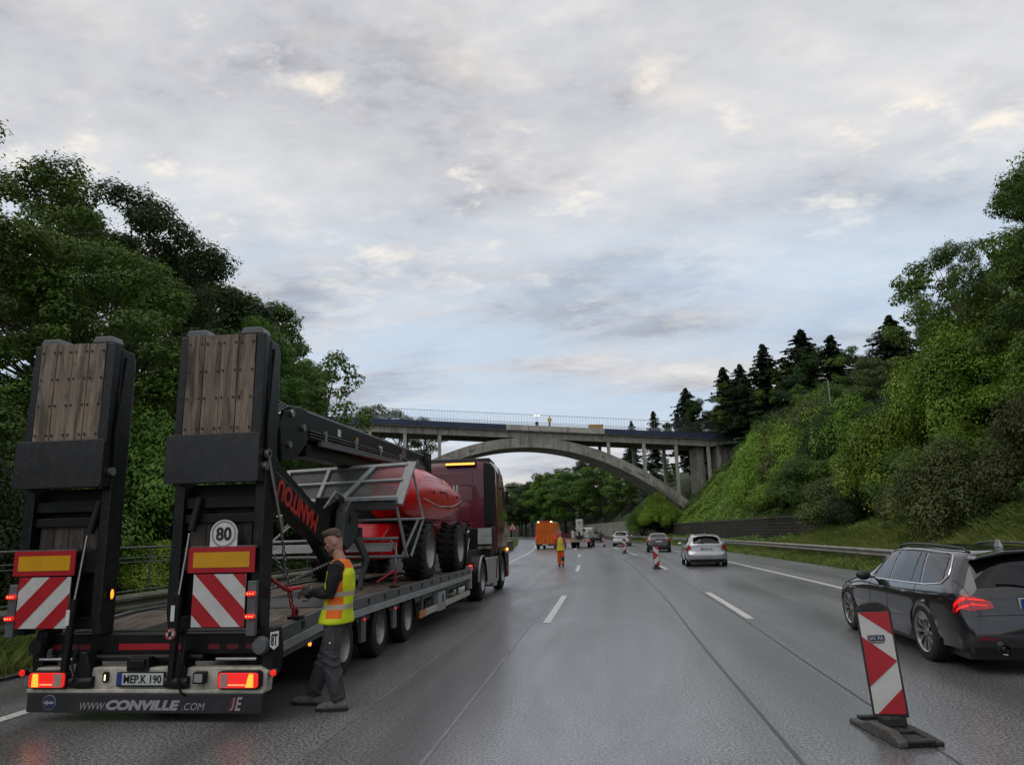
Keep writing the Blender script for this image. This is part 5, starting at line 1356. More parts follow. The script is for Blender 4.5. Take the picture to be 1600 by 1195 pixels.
# ================================================================ CARS
def catmull(P, t):
    n = len(P); i = min(int(math.floor(t)), n-2); i = max(i, 0); f = t-i
    p1, p2 = P[i], P[i+1]
    p0 = P[i-1] if i > 0 else p1*2-p2
    p3 = P[i+2] if i+2 < n else p2*2-p1
    # tension .5, damped to avoid overshoot
    m1 = (p2-p0)*.42; m2 = (p3-p1)*.42
    f2 = f*f; f3 = f2*f
    return p1*(2*f3-3*f2+1)+m1*(f3-2*f2+f)+p2*(-2*f3+3*f2)+m2*(f3-f2)
class CarSkin:
    """half body given by a net of stations (front to tail) x columns (sill to centre line)"""
    def __init__(s, net, arches, R_arch):
        s.net = [[Vector(p) for p in st] for st in net]; s.arches = arches; s.Ra = R_arch
        s.ns = len(net); s.nc = len(net[0])
    def at(s, u, v, side=1):
        col = [catmull(st, v) for st in s.net[max(0, int(u)-2):int(u)+4]]
        q = catmull(col, u-max(0, int(u)-2))
        return Vector((q.x*side, q.y, q.z))
    def body(s, nu=6, nv=4):
        us = [i/nu for i in range((s.ns-1)*nu+1)]; vs = [j/nv for j in range((s.nc-1)*nv+1)]
        mb = MB(); grid = {}
        for side in (1, -1):
            rows = []
            for u in us:
                row = []
                for v in vs:
                    p = s.at(u, v, side)
                    if v < 3.2:
                        for ay, az in s.arches:
                            d = Vector((p.y-ay, p.z-az)); l = d.length
                            if l < s.Ra and p.z > az-.25:
                                if d.y < 0.02: d.y = .02
                                d = d/d.length*s.Ra; p = Vector((p.x, ay+d.x, az+d.y))
                    row.append(p)
                rows.append(row)
            P_ = [p for r in rows for p in r]; n = len(vs); F = []
            for i in range(len(us)-1):
                for j in range(n-1):
                    a = i*n+j; f = (a, a+1, a+n+1, a+n)
                    F.append(f)
            mb.add(P_, F)
        me = mb.mesh('body'); bm = bmesh.new(); bm.from_mesh(me)
        bmesh.ops.remove_doubles(bm, verts=bm.verts, dist=.0008); bmesh.ops.recalc_face_normals(bm, faces=bm.faces); bm.to_mesh(me); bm.free()
        return me
    def normal(s, u, v, side):
        e = .04; a = s.at(min(u+e, s.ns-1), v, side)-s.at(max(u-e, 0), v, side); b = s.at(u, min(v+e, s.nc-1), side)-s.at(u, max(v-e, 0), side)
        n = a.cross(b)
        if n.length < 1e-9: return Vector((0, 0, 1))
        n.normalize(); c = s.at(u, v, side); out = c-Vector((0, c.y*.8, .55))
        return n if n.dot(out) > 0 else -n
    def patch(s, quad, side=1, off=.004, nu=8, nv=6, rim=.006):
        """quad: four (u,v) corners; a thin shell lying on the body"""
        top = []; 
        for i in range(nu+1):
            for j in range(nv+1):
                a, b = i/nu, j/nv
                u = (quad[0][0]*(1-a)+quad[1][0]*a)*(1-b)+(quad[3][0]*(1-a)+quad[2][0]*a)*b
                v = (quad[0][1]*(1-a)+quad[1][1]*a)*(1-b)+(quad[3][1]*(1-a)+quad[2][1]*a)*b
                top.append(s.at(u, v, side)+s.normal(u, v, side)*off)
        n = nv+1; F = [(i*n+j, i*n+j+1, (i+1)*n+j+1, (i+1)*n+j) for i in range(nu) for j in range(nv)]
        return MB().add(top, F)
    def both(s, quad, **k):
        """a patch crossing the centre line: left and right halves joined"""
        a = s.patch(quad, 1, **k); b = s.patch(quad, -1, **k); a.add(b.v, b.f)
        return a

F_ = [  # front half shared by the cars; (x, y, z)
 [(.70, 2.10, .22), (.72, 2.14, .24), (.66, 2.22, .24), (.50, 2.30, .24), (.30, 2.36, .24), (.15, 2.38, .24), (0, 2.385, .24)],
 [(.80, 1.98, .24), (.82, 2.02, .45), (.78, 2.14, .52), (.62, 2.28, .55), (.36, 2.37, .56), (.18, 2.39, .56), (0, 2.40, .56)],
 [(.84, 1.92, .25), (.87, 1.95, .50), (.84, 2.02, .70), (.68, 2.16, .76), (.40, 2.27, .79), (.20, 2.30, .80), (0, 2.31, .80)],
 [(.88, 1.60, .25), (.915, 1.6, .52), (.90, 1.60, .76), (.80, 1.60, .86), (.62, 1.60, .90), (.30, 1.60, .93), (0, 1.60, .94)],
 [(.89, .85, .25), (.925, .85, .52), (.915, .85, .80), (.86, .85, .93), (.76, .85, .97), (.38, .95, 1.00), (0, 1.00, 1.01)]]
def st(y, w, zt, zs, wr=.63, zb=.25, belt=.95, sh=.82, dy=0):
    return [(.89*w, y, zb), (.925*w, y, .52), (.915*w, y, sh), (.865*w, y, belt), (wr*w, y, zs), (wr*.52*w, y+dy*.7, zt-.012), (0, y+dy, zt)]
NET_WAGON = F_+[st(.10, 1, 1.44, 1.365, .62, belt=.945, dy=.08), st(-.60, 1, 1.475, 1.415, .635, belt=.955), st(-1.50, 1, 1.46, 1.40, .625, belt=.975),
 [(.88, -2.00, .28), (.91, -2.02, .50), (.90, -2.04, .82), (.85, -2.06, .99), (.60, -2.10, 1.345), (.31, -2.20, 1.405), (0, -2.23, 1.415)],
 [(.87, -2.15, .28), (.90, -2.18, .50), (.885, -2.24, .84), (.80, -2.33, .965), (.62, -2.41, .985), (.32, -2.45, .995), (0, -2.46, 1.0)],
 [(.86, -2.25, .28), (.885, -2.30, .48), (.86, -2.38, .68), (.74, -2.46, .70), (.55, -2.50, .71), (.28, -2.52, .715), (0, -2.525, .715)],
 [(.85, -2.30, .28), (.865, -2.38, .38), (.81, -2.47, .44), (.70, -2.52, .45), (.50, -2.545, .45), (.25, -2.555, .45), (0, -2.56, .45)],
 [(.82, -2.28, .26), (.82, -2.33, .26), (.78, -2.40, .25), (.66, -2.45, .25), (.48, -2.48, .25), (.24, -2.49, .25), (0, -2.49, .25)]]
NET_HATCH = F_+[st(.15, .97, 1.42, 1.35, .60, belt=.95, dy=.08), st(-.60, .98, 1.44, 1.385, .62, belt=.975), st(-1.20, .98, 1.41, 1.35, .60, belt=1.0),
 [(.86, -1.55, .28), (.90, -1.57, .5), (.90, -1.58, .82), (.82, -1.60, 1.03), (.57, -1.62, 1.28), (.30, -1.72, 1.345), (0, -1.75, 1.36)],
 [(.85, -1.70, .28), (.89, -1.73, .5), (.88, -1.76, .80), (.76, -1.84, .98), (.58, -1.90, 1.00), (.30, -1.95, 1.01), (0, -1.96, 1.015)],
 [(.84, -1.78, .28), (.87, -1.82, .48), (.85, -1.86, .66), (.70, -1.94, .70), (.52, -1.98, .71), (.27, -2.00, .715), (0, -2.005, .715)],
 [(.83, -1.82, .28), (.86, -1.90, .42), (.82, -1.98, .50), (.70, -2.04, .52), (.50, -2.07, .52), (.25, -2.08, .52), (0, -2.085, .52)],
 [(.80, -1.80, .24), (.81, -1.86, .24), (.77, -1.92, .23), (.66, -1.97, .23), (.48, -2.0, .23), (.24, -2.01, .23), (0, -2.01, .23)]]
NET_SEDAN = F_+[st(.10, .98, 1.40, 1.335, .60, belt=.945, dy=.08), st(-.50, .98, 1.425, 1.37, .61, belt=.955), st(-1.05, .98, 1.375, 1.31, .58, belt=.97),
 [(.87, -1.60, .28), (.91, -1.60, .5), (.90, -1.60, .82), (.82, -1.65, 1.0), (.60, -1.68, 1.03), (.31, -1.72, 1.05), (0, -1.74, 1.055)],
 [(.86, -2.10, .28), (.89, -2.12, .5), (.87, -2.15, .84), (.76, -2.20, 1.01), (.58, -2.24, 1.03), (.30, -2.27, 1.04), (0, -2.28, 1.045)],
 [(.85, -2.2, .28), (.87, -2.24, .48), (.84, -2.28, .68), (.72, -2.35, .72), (.54, -2.38, .73), (.27, -2.40, .735), (0, -2.405, .735)],
 [(.84, -2.22, .28), (.86, -2.30, .42), (.81, -2.37, .48), (.70, -2.42, .50), (.50, -2.44, .5), (.25, -2.45, .5), (0, -2.455, .5)],
 [(.81, -2.2, .25), (.81, -2.26, .25), (.77, -2.32, .25), (.66, -2.37, .25), (.48, -2.4, .25), (.24, -2.41, .25), (0, -2.41, .25)]]

M_TRIM = mat('satin black trim', (.010, .010, .011), .35, var=.1)
M_CARGLASS = mat('tinted car glass', (.005, .006, .007), .02, var=.05, spec=.4, coat=.25)
M_ALLOY = mat('alloy rim', (.40, .39, .37), .28, metal=.85, var=.15, scale=10)
def spoke_wheel(parent, x, y, r, w, side, nsp=10, alloy=None, full=True):
    wh = bpy.data.objects.new('wheel', None); COL.objects.link(wh); wh.parent = parent; wh.location = (x, y, r)
    h = w/2; rim = r*.70
    MB().lathe([(-h, rim), (-h, r*.9), (-h*.8, r*.985), (-h*.5, r), (h*.5, r), (h*.8, r*.985), (h, r*.9), (h, rim)], 'x', n=32).build('tyre', M_RUBBER, wh, smooth=35)
    o = side*h
    mb = MB().lathe([(o*.96, rim*1.03), (o*1.02, rim*.99), (o*.9, rim*.93), (o*.2, rim*.90), (o*.2, rim*.86)], 'x', n=32)
    rm = mb.build('rim', alloy or M_ALLOY, wh, smooth=40)
    MB().cyl((o*.0, 0, 0), (o*.12, 0, 0), rim*.9, n=24).build('brake_disc', M_TRIM, wh)
    if full:
        for k in range(nsp):
            a = 2*PI*k/nsp; sw = .30 if nsp <= 7 else .19
            def pt(rr, da, xx): return (o*xx, rr*math.cos(a+da), rr*math.sin(a+da))
            v = [pt(rim*.18, -sw*1.2, .62), pt(rim*.18, sw*1.2, .62), pt(rim*.6, sw*.75, .80), pt(rim*.96, sw*.62, .84), pt(rim*.96, -sw*.62, .84), pt(rim*.6, -sw*.75, .80)]
            v2 = [(p[0]-o*.25, p[1], p[2]) for p in v]
            MB().add(v+v2, [(0, 1, 2, 5), (5, 2, 3, 4), (6, 11, 8, 7), (11, 10, 9, 8), (0, 5, 11, 6), (5, 4, 10, 11), (1, 7, 8, 2), (2, 8, 9, 3), (0, 6, 7, 1)]).build('spoke', alloy or M_ALLOY, rm)
        MB().lathe([(o*.5, rim*.22), (o*.72, rim*.20), (o*.76, rim*.10), (o*.76, 0)], 'x', n=16).build('hub_cap', alloy or M_ALLOY, wh, smooth=40)
    else:
        MB().lathe([(o*.5, rim*.9), (o*.75, rim*.5), (o*.7, 0)], 'x', n=20).build('hub_cap', alloy or M_ALLOY, wh, smooth=40)
    return wh

def car(name, label, kind, loc, rz, paint, lit=True, detail=True, sc=(1, 1, 1), group=None, plate=None, nsp=10):
    net, ax, ra = {'wagon': (NET_WAGON, (1.54, -1.43), .405), 'hatch': (NET_HATCH, (1.42, -1.27), .355), 'sedan': (NET_SEDAN, (1.48, -1.40), .36)}[kind]
    r = ra-.035
    sk = CarSkin(net, [(ax[0], r), (ax[1], r)], ra)
    t = thing(name, label, 'car', loc, rz, group); t.scale = sc
    B = obj('body', sk.body(6 if detail else 4, 4 if detail else 3), paint, t); B.data.shade_smooth(); B.data.set_sharp_from_angle(angle=R(42))
    def Q(mb, nm, m, parent=t, **k): return mb.build(nm, m, parent, **k)
    ymin, ymax = net[-1][6][1], 2.3
    Q(MB().b2(-.80, .80, ymin+.15, ymax-.2, .17, .30), 'underbody', M_TRIM)
    for i, ay in enumerate(ax):
        Q(MB().b2(-.62, .62, ay-.42, ay+.42, .2, .74), 'wheel_well', M_TRIM)
        for s in (-1, 1): spoke_wheel(t, s*.812, ay, r, .225, s, nsp, full=detail)
        if detail:
            for s in (-1, 1):
                pts = []
                for k in range(15):
                    a = R(-4+188*k/14); q = Vector((0, ay+math.cos(a)*(ra+.004), r+math.sin(a)*(ra+.004)))
                    pts.append((s*(.893 if q.z < .5 else .905), q.y, max(q.z, .24)))
                Q(MB().tube(pts, .012, n=6), 'arch_lip', paint, smooth=60)
    ns = len(net)
    # glass (station index, column index)
    for s in (-1, 1):
        last = {'wagon': 7.92, 'hatch': 7.6, 'sedan': 6.95}[kind]
        trim = []
        panes = [[(4.62, 3.13), (5.52, 3.10), (5.52, 3.93), (5.02, 3.90)], [(5.60, 3.10), (6.50, 3.10), (6.46, 3.93), (5.60, 3.93)]]
        if kind == 'wagon': panes += [[(6.53, 3.10), (6.78, 3.10), (6.62, 3.93), (6.49, 3.93)], [(6.86, 3.10), (7.72, 3.18), (7.50, 3.88), (6.70, 3.93)]]
        elif kind == 'hatch': panes += [[(6.56, 3.12), (7.2, 3.35), (6.9, 3.86), (6.52, 3.92)]]
        for q in panes: Q(sk.patch(q, s, off=.004), 'side_window', M_CARGLASS, smooth=60)
        if detail:
            # chrome line round the side glass
            e = panes[-1]
            lp = [(4.52, 3.10), (5.0, 3.06), (5.6, 3.05), (6.4, 3.05), (7.0, 3.05), (e[1][0]-.02, e[1][1]-.04), (e[1][0]+.16, e[1][1]+.20), ((e[1][0]+e[2][0])/2+.20, 3.55), (e[2][0]+.08, 3.93), (e[2][0]-.2, 3.99), (6.4, 3.995), (5.8, 3.99), (5.2, 3.98), (4.95, 3.92), (4.75, 3.55), (4.52, 3.10)]
            pts = []
            for (u0, v0), (u1, v1) in zip(lp, lp[1:]):
                for k in range(4):
                    u, v = u0+(u1-u0)*k/4, v0+(v1-v0)*k/4; pts.append(sk.at(u, v, s)+sk.normal(u, v, s)*.004)
            Q(MB().tube(pts, .011, n=5), 'window_trim', M_CHROME, smooth=60)
            # door seams and handles
            for uu in (4.55, 5.55, 6.62):
                q = [(uu-.008, .35), (uu+.008, .35), (uu+.008, 3.02), (uu-.008, 3.02)]
                if uu == 6.62: q = [(uu+.07, 1.75), (uu+.086, 1.75), (uu+.046, 3.02), (uu+.03, 3.02)]
                Q(sk.patch(q, s, off=.0015, nu=1, nv=12), 'door_seam', M_INK)
            for uu in (5.32, 6.36):
                a = sk.at(uu, 2.32, s); b = sk.at(uu+.20, 2.32, s); o_ = Vector((s*.035, 0, 0))
                Q(MB().tube([a+o_*.3, a+o_, (a+b)/2+o_*1.15, b+o_, b+o_*.3], [.012, .016, .016, .016, .012], n=8), 'door_handle', paint, smooth=60)
            Q(sk.patch([(3.2, 1.9), (6.9, 2.02), (6.9, 2.06), (3.2, 1.94)], s, off=.004, nu=24, nv=1), 'shoulder_line', paint)
            if kind == 'wagon':
                pts = [sk.at(u, 4.35, s)+Vector((0, 0, h)) for u, h in ((5.05, .0), (5.2, .03), (5.7, .04), (6.5, .042), (7.2, .04), (7.6, .028), (7.8, .0))]
                Q(MB().tube(pts, .016, n=8), 'roof_rail', M_TRIM, smooth=60)
                Q(sk.patch([(3.55, 1.75), (3.75, 1.80), (3.75, 1.95), (3.55, 1.90)], s, off=.005), 'wing_badge', M_CHROME)
        a = sk.at(4.72, 3.02, s)
        Q(MB().sphere((s*1.02, a.y+.02, 1.0), (.11, .07, .075), 12, 8).bar((s*.86, a.y+.03, .965), (s*.98, a.y+.03, .975), .03, .03), 'door_mirror', paint if not kind == 'wagon' else M_TRIM, smooth=50)
    Q(sk.both([(4.10, 4.05), (4.94, 4.12), (4.94, 6), (4.10, 6)], off=.004), 'windscreen', M_CARGLASS, smooth=60)
    rg = {'wagon': [(8.14, 4.02), (8.93, 3.9), (8.93, 6), (8.14, 6)], 'hatch': [(8.14, 4.08), (8.93, 3.95), (8.93, 6), (8.14, 6)], 'sedan': [(7.10, 4.10), (7.92, 4.05), (7.92, 6), (7.10, 6)]}[kind]
    Q(sk.both(rg, off=.005), 'rear_window', M_CARGLASS, smooth=60)
    if kind != 'sedan':
        a = sk.at(7.98, 4.1, 1); c = sk.at(8.0, 6, 1)
        Q(MB().prism([(-.62, a.z-.03), (-.3, c.z-.02), (0, c.z), (.3, c.z-.02), (.62, a.z-.03), (.60, a.z+.01), (.3, c.z+.022), (0, c.z+.035), (-.3, c.z+.022), (-.60, a.z+.01)], 'y', c.y-.16, c.y+.06), 'roof_spoiler', paint, bevel=.015)
        if detail:
            Q(MB().tube([sk.at(8.93, 5.6, -1)+Vector((0, -.02, 0)), sk.at(8.85, 5.2, -1)+Vector((0, -.03, 0)), sk.at(8.82, 4.6, -1)+Vector((0, -.03, 0))], .012, n=6), 'rear_wiper', M_TRIM)
            Q(MB().box((0, net[7][6][1]-.2, net[7][6][2]+.05), (.05, .16, .10), taper=(.4, .5)), 'roof_fin', M_PALEGREY, bevel=.015)
    LR = M_LAMPRED if lit else mat('unlit red lamp', (.32, .008, .012), .15, var=.1, coat=1.0)
    for s in (-1, 1):
        if kind == 'wagon':
            q = [(9.40, 1.70), (9.62, 1.72), (9.86, 3.0), (9.18, 3.02)]
            lens = Q(sk.patch(q, s, off=.010), 'tail_lamp', mat('dark red lens', (.16, .004, .008), .12, coat=1.0, emis=(1, .01, .01), es=.12), smooth=60)
            q2 = [(9.20, 3.06), (9.84, 3.06), (9.74, 4.15), (9.46, 4.18)]
            lens2 = Q(sk.patch(q2, s, off=.010), 'tail_lamp', MATS['dark red lens'], smooth=60)
            for (u0, u1, va, vb) in ((9.30, 9.42, 2.0, 2.98), (9.58, 9.66, 1.95, 2.98)):
                Q(sk.patch([(u0+.08, va), (u1+.10, va-.02), (u1, vb), (u0, vb)], s, off=.015, nu=4), 'light_bar', M_LAMPRED, lens)
            for (u0, u1) in ((9.36, 9.44), (9.56, 9.63)):
                Q(sk.patch([(u0, 3.08), (u1, 3.08), (u1+.02, 3.92), (u0+.04, 3.92)], s, off=.015, nu=4), 'light_bar', M_LAMPRED, lens2)
            Q(sk.patch([(11.0, 2.6), (11.18, 2.6), (11.18, 3.7), (11.0, 3.7)], s, off=.006), 'bumper_reflector', M_REFRED_D)
            Q(MB().lathe([(-.08, .055), (.0, .06), (.0, .048), (-.08, .045)], 'y', (s*.52, ymin-.01, .31), 20), 'exhaust_tip', M_CHROME, smooth=40)
        elif kind == 'hatch':
            Q(sk.patch([(9.0, 1.55), (9.72, 1.6), (9.62, 3.25), (9.02, 3.1)], s, off=.014), 'tail_lamp', LR, smooth=60)
        else:
            Q(sk.patch([(9.15, 1.7), (9.75, 1.8), (9.7, 3.9), (9.12, 3.8)], s, off=.012), 'tail_lamp', LR, smooth=60)
    # plate, panel gap, bumper trim
    zp, up_ = {'wagon': (.83, 9.50), 'hatch': (.80, 9.5), 'sedan': (.80, 9.6)}[kind]
    yp = sk.at(up_, 6, 1).y-.02
    pf = Q(MB().b2(-.265, .265, yp-.012, yp+.03, zp-.06, zp+.06), 'number_plate', M_PLATE, bevel=.004)
    Q(MB().b2(-.262, -.215, yp-.016, yp-.0125, zp-.055, zp+.055), 'euro_band', M_PLATEBLUE, pf)
    if plate: lettering(plate, .1, frame4((.02, yp-.0145, zp), (1, 0, 0), (0, 0, 1)), M_INK, pf, width=.40, height=.08)
    Q(sk.both([(10.05, 2.9), (10.09, 2.9), (10.09, 6), (10.05, 6)], off=.003, nu=1, nv=14), 'tailgate_seam', M_INK)
    if detail:
        Q(sk.patch([(8.2, 3.30), (10.02, 3.30), (10.02, 3.335), (8.2, 3.335)], 1, off=.003, nu=14, nv=1), 'tailgate_seam', M_INK)
        Q(sk.patch([(8.2, 3.30), (10.02, 3.30), (10.02, 3.335), (8.2, 3.335)], -1, off=.003, nu=14, nv=1), 'tailgate_seam', M_INK)
    Q(sk.both([(11.62, .4), (12, .4), (12, 6), (11.62, 6)], off=.006), 'lower_bumper', M_TRIM, smooth=60)
    if kind == 'hatch':
        Q(sk.both([(9.28, 3.6), (9.33, 3.6), (9.33, 6), (9.28, 6)], off=.008, nu=1, nv=10), 'tailgate_strip', M_TRIM)
    return t
PAINT_DK = mat('dark grey metallic paint', (.028, .028, .032), .16, metal=.45, var=.05, coat=1.0)
PAINT_SV = mat('silver metallic paint', (.44, .45, .46), .28, metal=.6, var=.05, coat=.8)
PAINT_BK = mat('black car paint', (.008, .008, .010), .2, var=.1, coat=1.0)
PAINT_WH = mat('white grey car paint', (.52, .53, .53), .3, var=.05, coat=.6)
car('estate_car', 'dark grey estate car with lit tail lamps at the right edge', 'wagon', (4.87, 11.76, 0), 0, PAINT_DK, plate='K·LX 580', nsp=10, sc=(1, 1, .955))
car('hatchback_car', 'silver hatchback driving ahead in the right lane', 'hatch', (4.40, 36.4, 0), cT(36)*-1*-1, PAINT_SV, lit=False, plate='BM·AT 30', nsp=5)
car('saloon_car', 'black saloon with a white number plate ahead of the silver hatchback', 'sedan', (3.80, 59.5, 0), cT(59), PAINT_BK, lit=False, detail=False)
car('suv_car', 'white car farthest along in the right lane', 'hatch', (1.35, 82.5, 0), cT(82), PAINT_WH, lit=False, detail=False, sc=(1, 1.05, 1.1))
car('distant_car', 'tiny dark car beyond the white crane truck', 'hatch', (-2.0, 113, 0), cT(113), PAINT_BK, lit=False, detail=False, sc=(1.02, 1.05, 1.2))

# ---------------------------------------------------------------- orange road maintenance van
M_ORANGE = mat('orange van paint', (.62, .125, .012), .35, var=.08, scale=2, coat=.4)
M_ORANGEREF = mat('orange red chevrons', (.55, .05, .02), .4, var=.1)
van = thing('maintenance_van', 'orange high roof maintenance van seen from behind', 'van', (-6.45, 74.0, 0), cT(74))
def V_(mb, nm, m, parent=van, **k): return mb.build(nm, m, parent, **k)
def vo(x, z0, zt, rr=.22):
    return [(-x, z0), (x, z0), (x, 1.2), (x*.965, zt-rr-.3), (x*.90, zt-rr*.4), (x*.78, zt), (-x*.78, zt), (-x*.90, zt-rr*.4), (-x*.965, zt-rr-.3), (-x, 1.2)]
rings = [[(px, y, pz) for px, pz in vo(x, z0, zt)] for y, x, z0, zt in ((0, .96, .48, 2.62), (.08, .99, .42, 2.68), (3.4, .99, .42, 2.70), (4.2, .98, .42, 2.55), (4.9, .96, .42, 1.5), (5.7, .9, .42, 1.1))]
V_(MB().loft(rings), 'body', M_ORANGE, smooth=30)
V_(MB().b2(-.99, .99, -.06, .1, .36, .52), 'bumper', M_TRIM, bevel=.02)
V_(MB().b2(-.008, .008, -.006, .0, .55, 2.55), 'door_seam', M_INK)
for z in (1.75,): V_(MB().b2(-.93, .93, -.006, .0, z, z+.012), 'panel_seam', M_INK)
for s in (-1, 1):
    V_(MB().b2(*sorted((s*.90, s*.985)), -.02, .03, 1.0, 1.45), 'tail_lamp', M_LAMPRED)
    V_(MB().box((s*1.10, 4.3, 1.45), (.16, .1, .3)), 'door_mirror', M_TRIM, bevel=.02)
    V_(MB().b2(*sorted((s*.55, s*.75)), -.01, .05, 2.66, 2.78), 'work_light', M_LAMPWHT)
    for y in (.9, 4.6): truck_wheel(van, s*.88, y, .34, .34, .24, s)
    for k in range(4):
        x0 = s*(.12+.2*k)
        V_(MB().prism([(x0, .72), (x0+s*.10, .72), (x0+s*.20, .92), (x0+s*.10, .92)], 'y', -.008, -.001), 'chevron', M_ORANGEREF if k % 2 else M_REFYEL)
pv = V_(MB().b2(-.26, .26, -.075, -.06, .40, .50), 'number_plate', M_PLATE)
V_(MB().b2(-.62, .62, -.01, .2, 2.68, 2.80), 'light_bar', M_ORANGEREF, bevel=.02)
for s in (-.3, .3): V_(MB().b2(s-.2, s+.2, -.006, -.0005, 1.6, 1.62), 'door_handle', M_TRIM)

# ---------------------------------------------------------------- white crane / recovery truck
ct_scale = (.86, 1, .95)
M_WHITEP = mat('white truck paint', (.52, .52, .50), .4, var=.12, scale=3, dirt=(.2, .19, .17), dirt_amt=.4)
ct = thing('crane_truck', 'white recovery truck with an upright crane seen from behind', 'truck', (-3.15, 77.5, 0), cT(77))
ct.scale = ct_scale
def K(mb, nm, m, parent=ct, **k): return mb.build(nm, m, parent, **k)
K(MB().b2(-1.15, 1.15, 0, 6.0, .75, 1.0), 'chassis', M_TRIM)
K(MB().b2(-1.22, 1.22, -.05, .35, .62, .95), 'rear_beam', M_WHITEP, bevel=.03)
for s in (-1, 1):
    for k in range(4):
        x0 = s*(.30+.22*k)
        K(MB().prism([(x0, .66), (x0+s*.11, .66), (x0+s*.21, .92), (x0+s*.10, .92)], 'y', -.06, -.051), 'chevron', M_REFRED if k % 2 else M_REFYEL)
    K(MB().b2(*sorted((s*1.02, s*1.20)), -.062, -.051, .64, .76), 'tail_lamp', M_LAMPRED)
    K(MB().b2(*sorted((s*.66, s*1.05)), .35, 4.0, 1.0, 1.85), 'side_locker', M_WHITEP, bevel=.04)
    K(MB().cyl((s*.56, .3, 1.9), (s*.56, .42, 1.9), .16, n=14), 'winch_port', M_TRIM)
    for y in (1.2, 2.5, 5.6): truck_wheel(ct, s*1.0, y, .5, .5, .36, s)
K(MB().prism([(-.45, 1.0), (.38, 1.0), (.34, 3.05), (.26, 3.12), (-.45, 3.08)], 'y', .5, 1.5), 'crane_column', M_WHITEP, bevel=.05)
K(MB().b2(-.35, .35, -.35, .5, .95, 1.35), 'under_lift', M_TRIM, bevel=.04)
K(MB().bar((0, .3, 1.4), (0, -.5, 1.75), .18, .18), 'tow_boom', M_BLACK)
K(MB().b2(-.18, .18, .46, .499, 2.55, 2.9), 'badge', M_RINGGREY)
K(MB().b2(-.52, -.45, .7, .9, 2.95, 3.12), 'beacon', M_REFRED)
K(MB().b2(-1.1, 1.1, 4.4, 6.6, 1.0, 2.2), 'cab', M_WHITEP, bevel=.12)
K(MB().b2(-.26, .26, -.066, -.051, .78, .89), 'number_plate', M_PLATE)
K(MB().b2(-2.05, -1.35, 1.5, 1.6, 1.05, 1.5).b2(-1.4, -1.2, 1.5, 1.6, 1.2, 1.3), 'side_board', M_REFRED_D)
# ================================================================ PEOPLE
M_SKIN = mat('skin', (.46, .255, .19), .48, var=.22, scale=26)
M_HAIR = mat('brown hair', (.075, .045, .026), .6, var=.35, scale=60, bump=.5, bscale=120)
M_STUBBLE = mat('stubble', (.15, .085, .06), .6, var=.3, scale=90)
M_JUMPER = mat('black jumper', (.009, .009, .010), .85, var=.3, scale=8, bump=.4, bscale=30)
M_WORKTR = mat('charcoal work trousers', (.052, .053, .057), .85, var=.25, scale=6, bump=.5, bscale=26, dirt=(.10, .10, .10), dirt_amt=.35)
M_SHOE = mat('dusty work shoe', (.13, .12, .11), .8, var=.3, scale=14, dirt=(.24, .23, .215), dirt_amt=.6)
M_GLOVE = mat('grey work glove', (.05, .05, .052), .8, var=.25, scale=20)
M_GLOVEDK = mat('black work glove', (.012, .012, .013), .7, var=.2, scale=20)
def hivis(name, a, b, orange_lo, orange_hi, bands, band_h=.05):
    """vest cloth: yellow with orange panels on back and shoulders and pale reflective bands"""
    m = bpy.data.materials.new(name); m.use_nodes = True; t = m.node_tree; bs = t.nodes['Principled BSDF']
    tc = t.nodes.new('ShaderNodeTexCoord'); sp = t.nodes.new('ShaderNodeSeparateXYZ'); t.links.new(tc.outputs['Object'], sp.inputs[0])
    n = noise(t, tc.outputs['Object'], 7, 5, .6)
    def inside(x, lo, hi): return mathn(t, 'MULTIPLY', mathn(t, 'GREATER_THAN', x, lo), mathn(t, 'LESS_THAN', x, hi))
    c = a
    if orange_lo is not None:
        f = mathn(t, 'MULTIPLY', inside(sp.outputs[0], orange_lo, orange_hi), mathn(t, 'GREATER_THAN', sp.outputs[2], .90))
        f = mathn(t, 'MAXIMUM', f, mathn(t, 'MULTIPLY', mathn(t, 'GREATER_THAN', sp.outputs[2], 1.40), mathn(t, 'LESS_THAN', sp.outputs[0], .06)))
        c = mixc(t, f, a, b)
    for z in bands:
        c = mixc(t, inside(sp.outputs[2], z, z+band_h), c, (.50, .46, .34))
    c = mixc(t, mathn(t, 'MULTIPLY', smooth(t, n, .5, .8), .45), c, (.10, .09, .05))
    t.links.new(c, bs.inputs['Base Color']); bs.inputs['Roughness'].default_value = .7
    # fluorescent cloth re-emits a little daylight
    t.links.new(c, bs.inputs['Emission Color']); bs.inputs['Emission Strength'].default_value = 0.0
    return m
M_VEST = hivis('hi-vis vest', (.72, .85, .012), (.98, .19, .012), -.135, .025, (.985, 1.115))
M_VEST2 = hivis('hi-vis yellow vest', (.55, .56, .02), (.8, .2, .02), None, None, (1.05, 1.25))

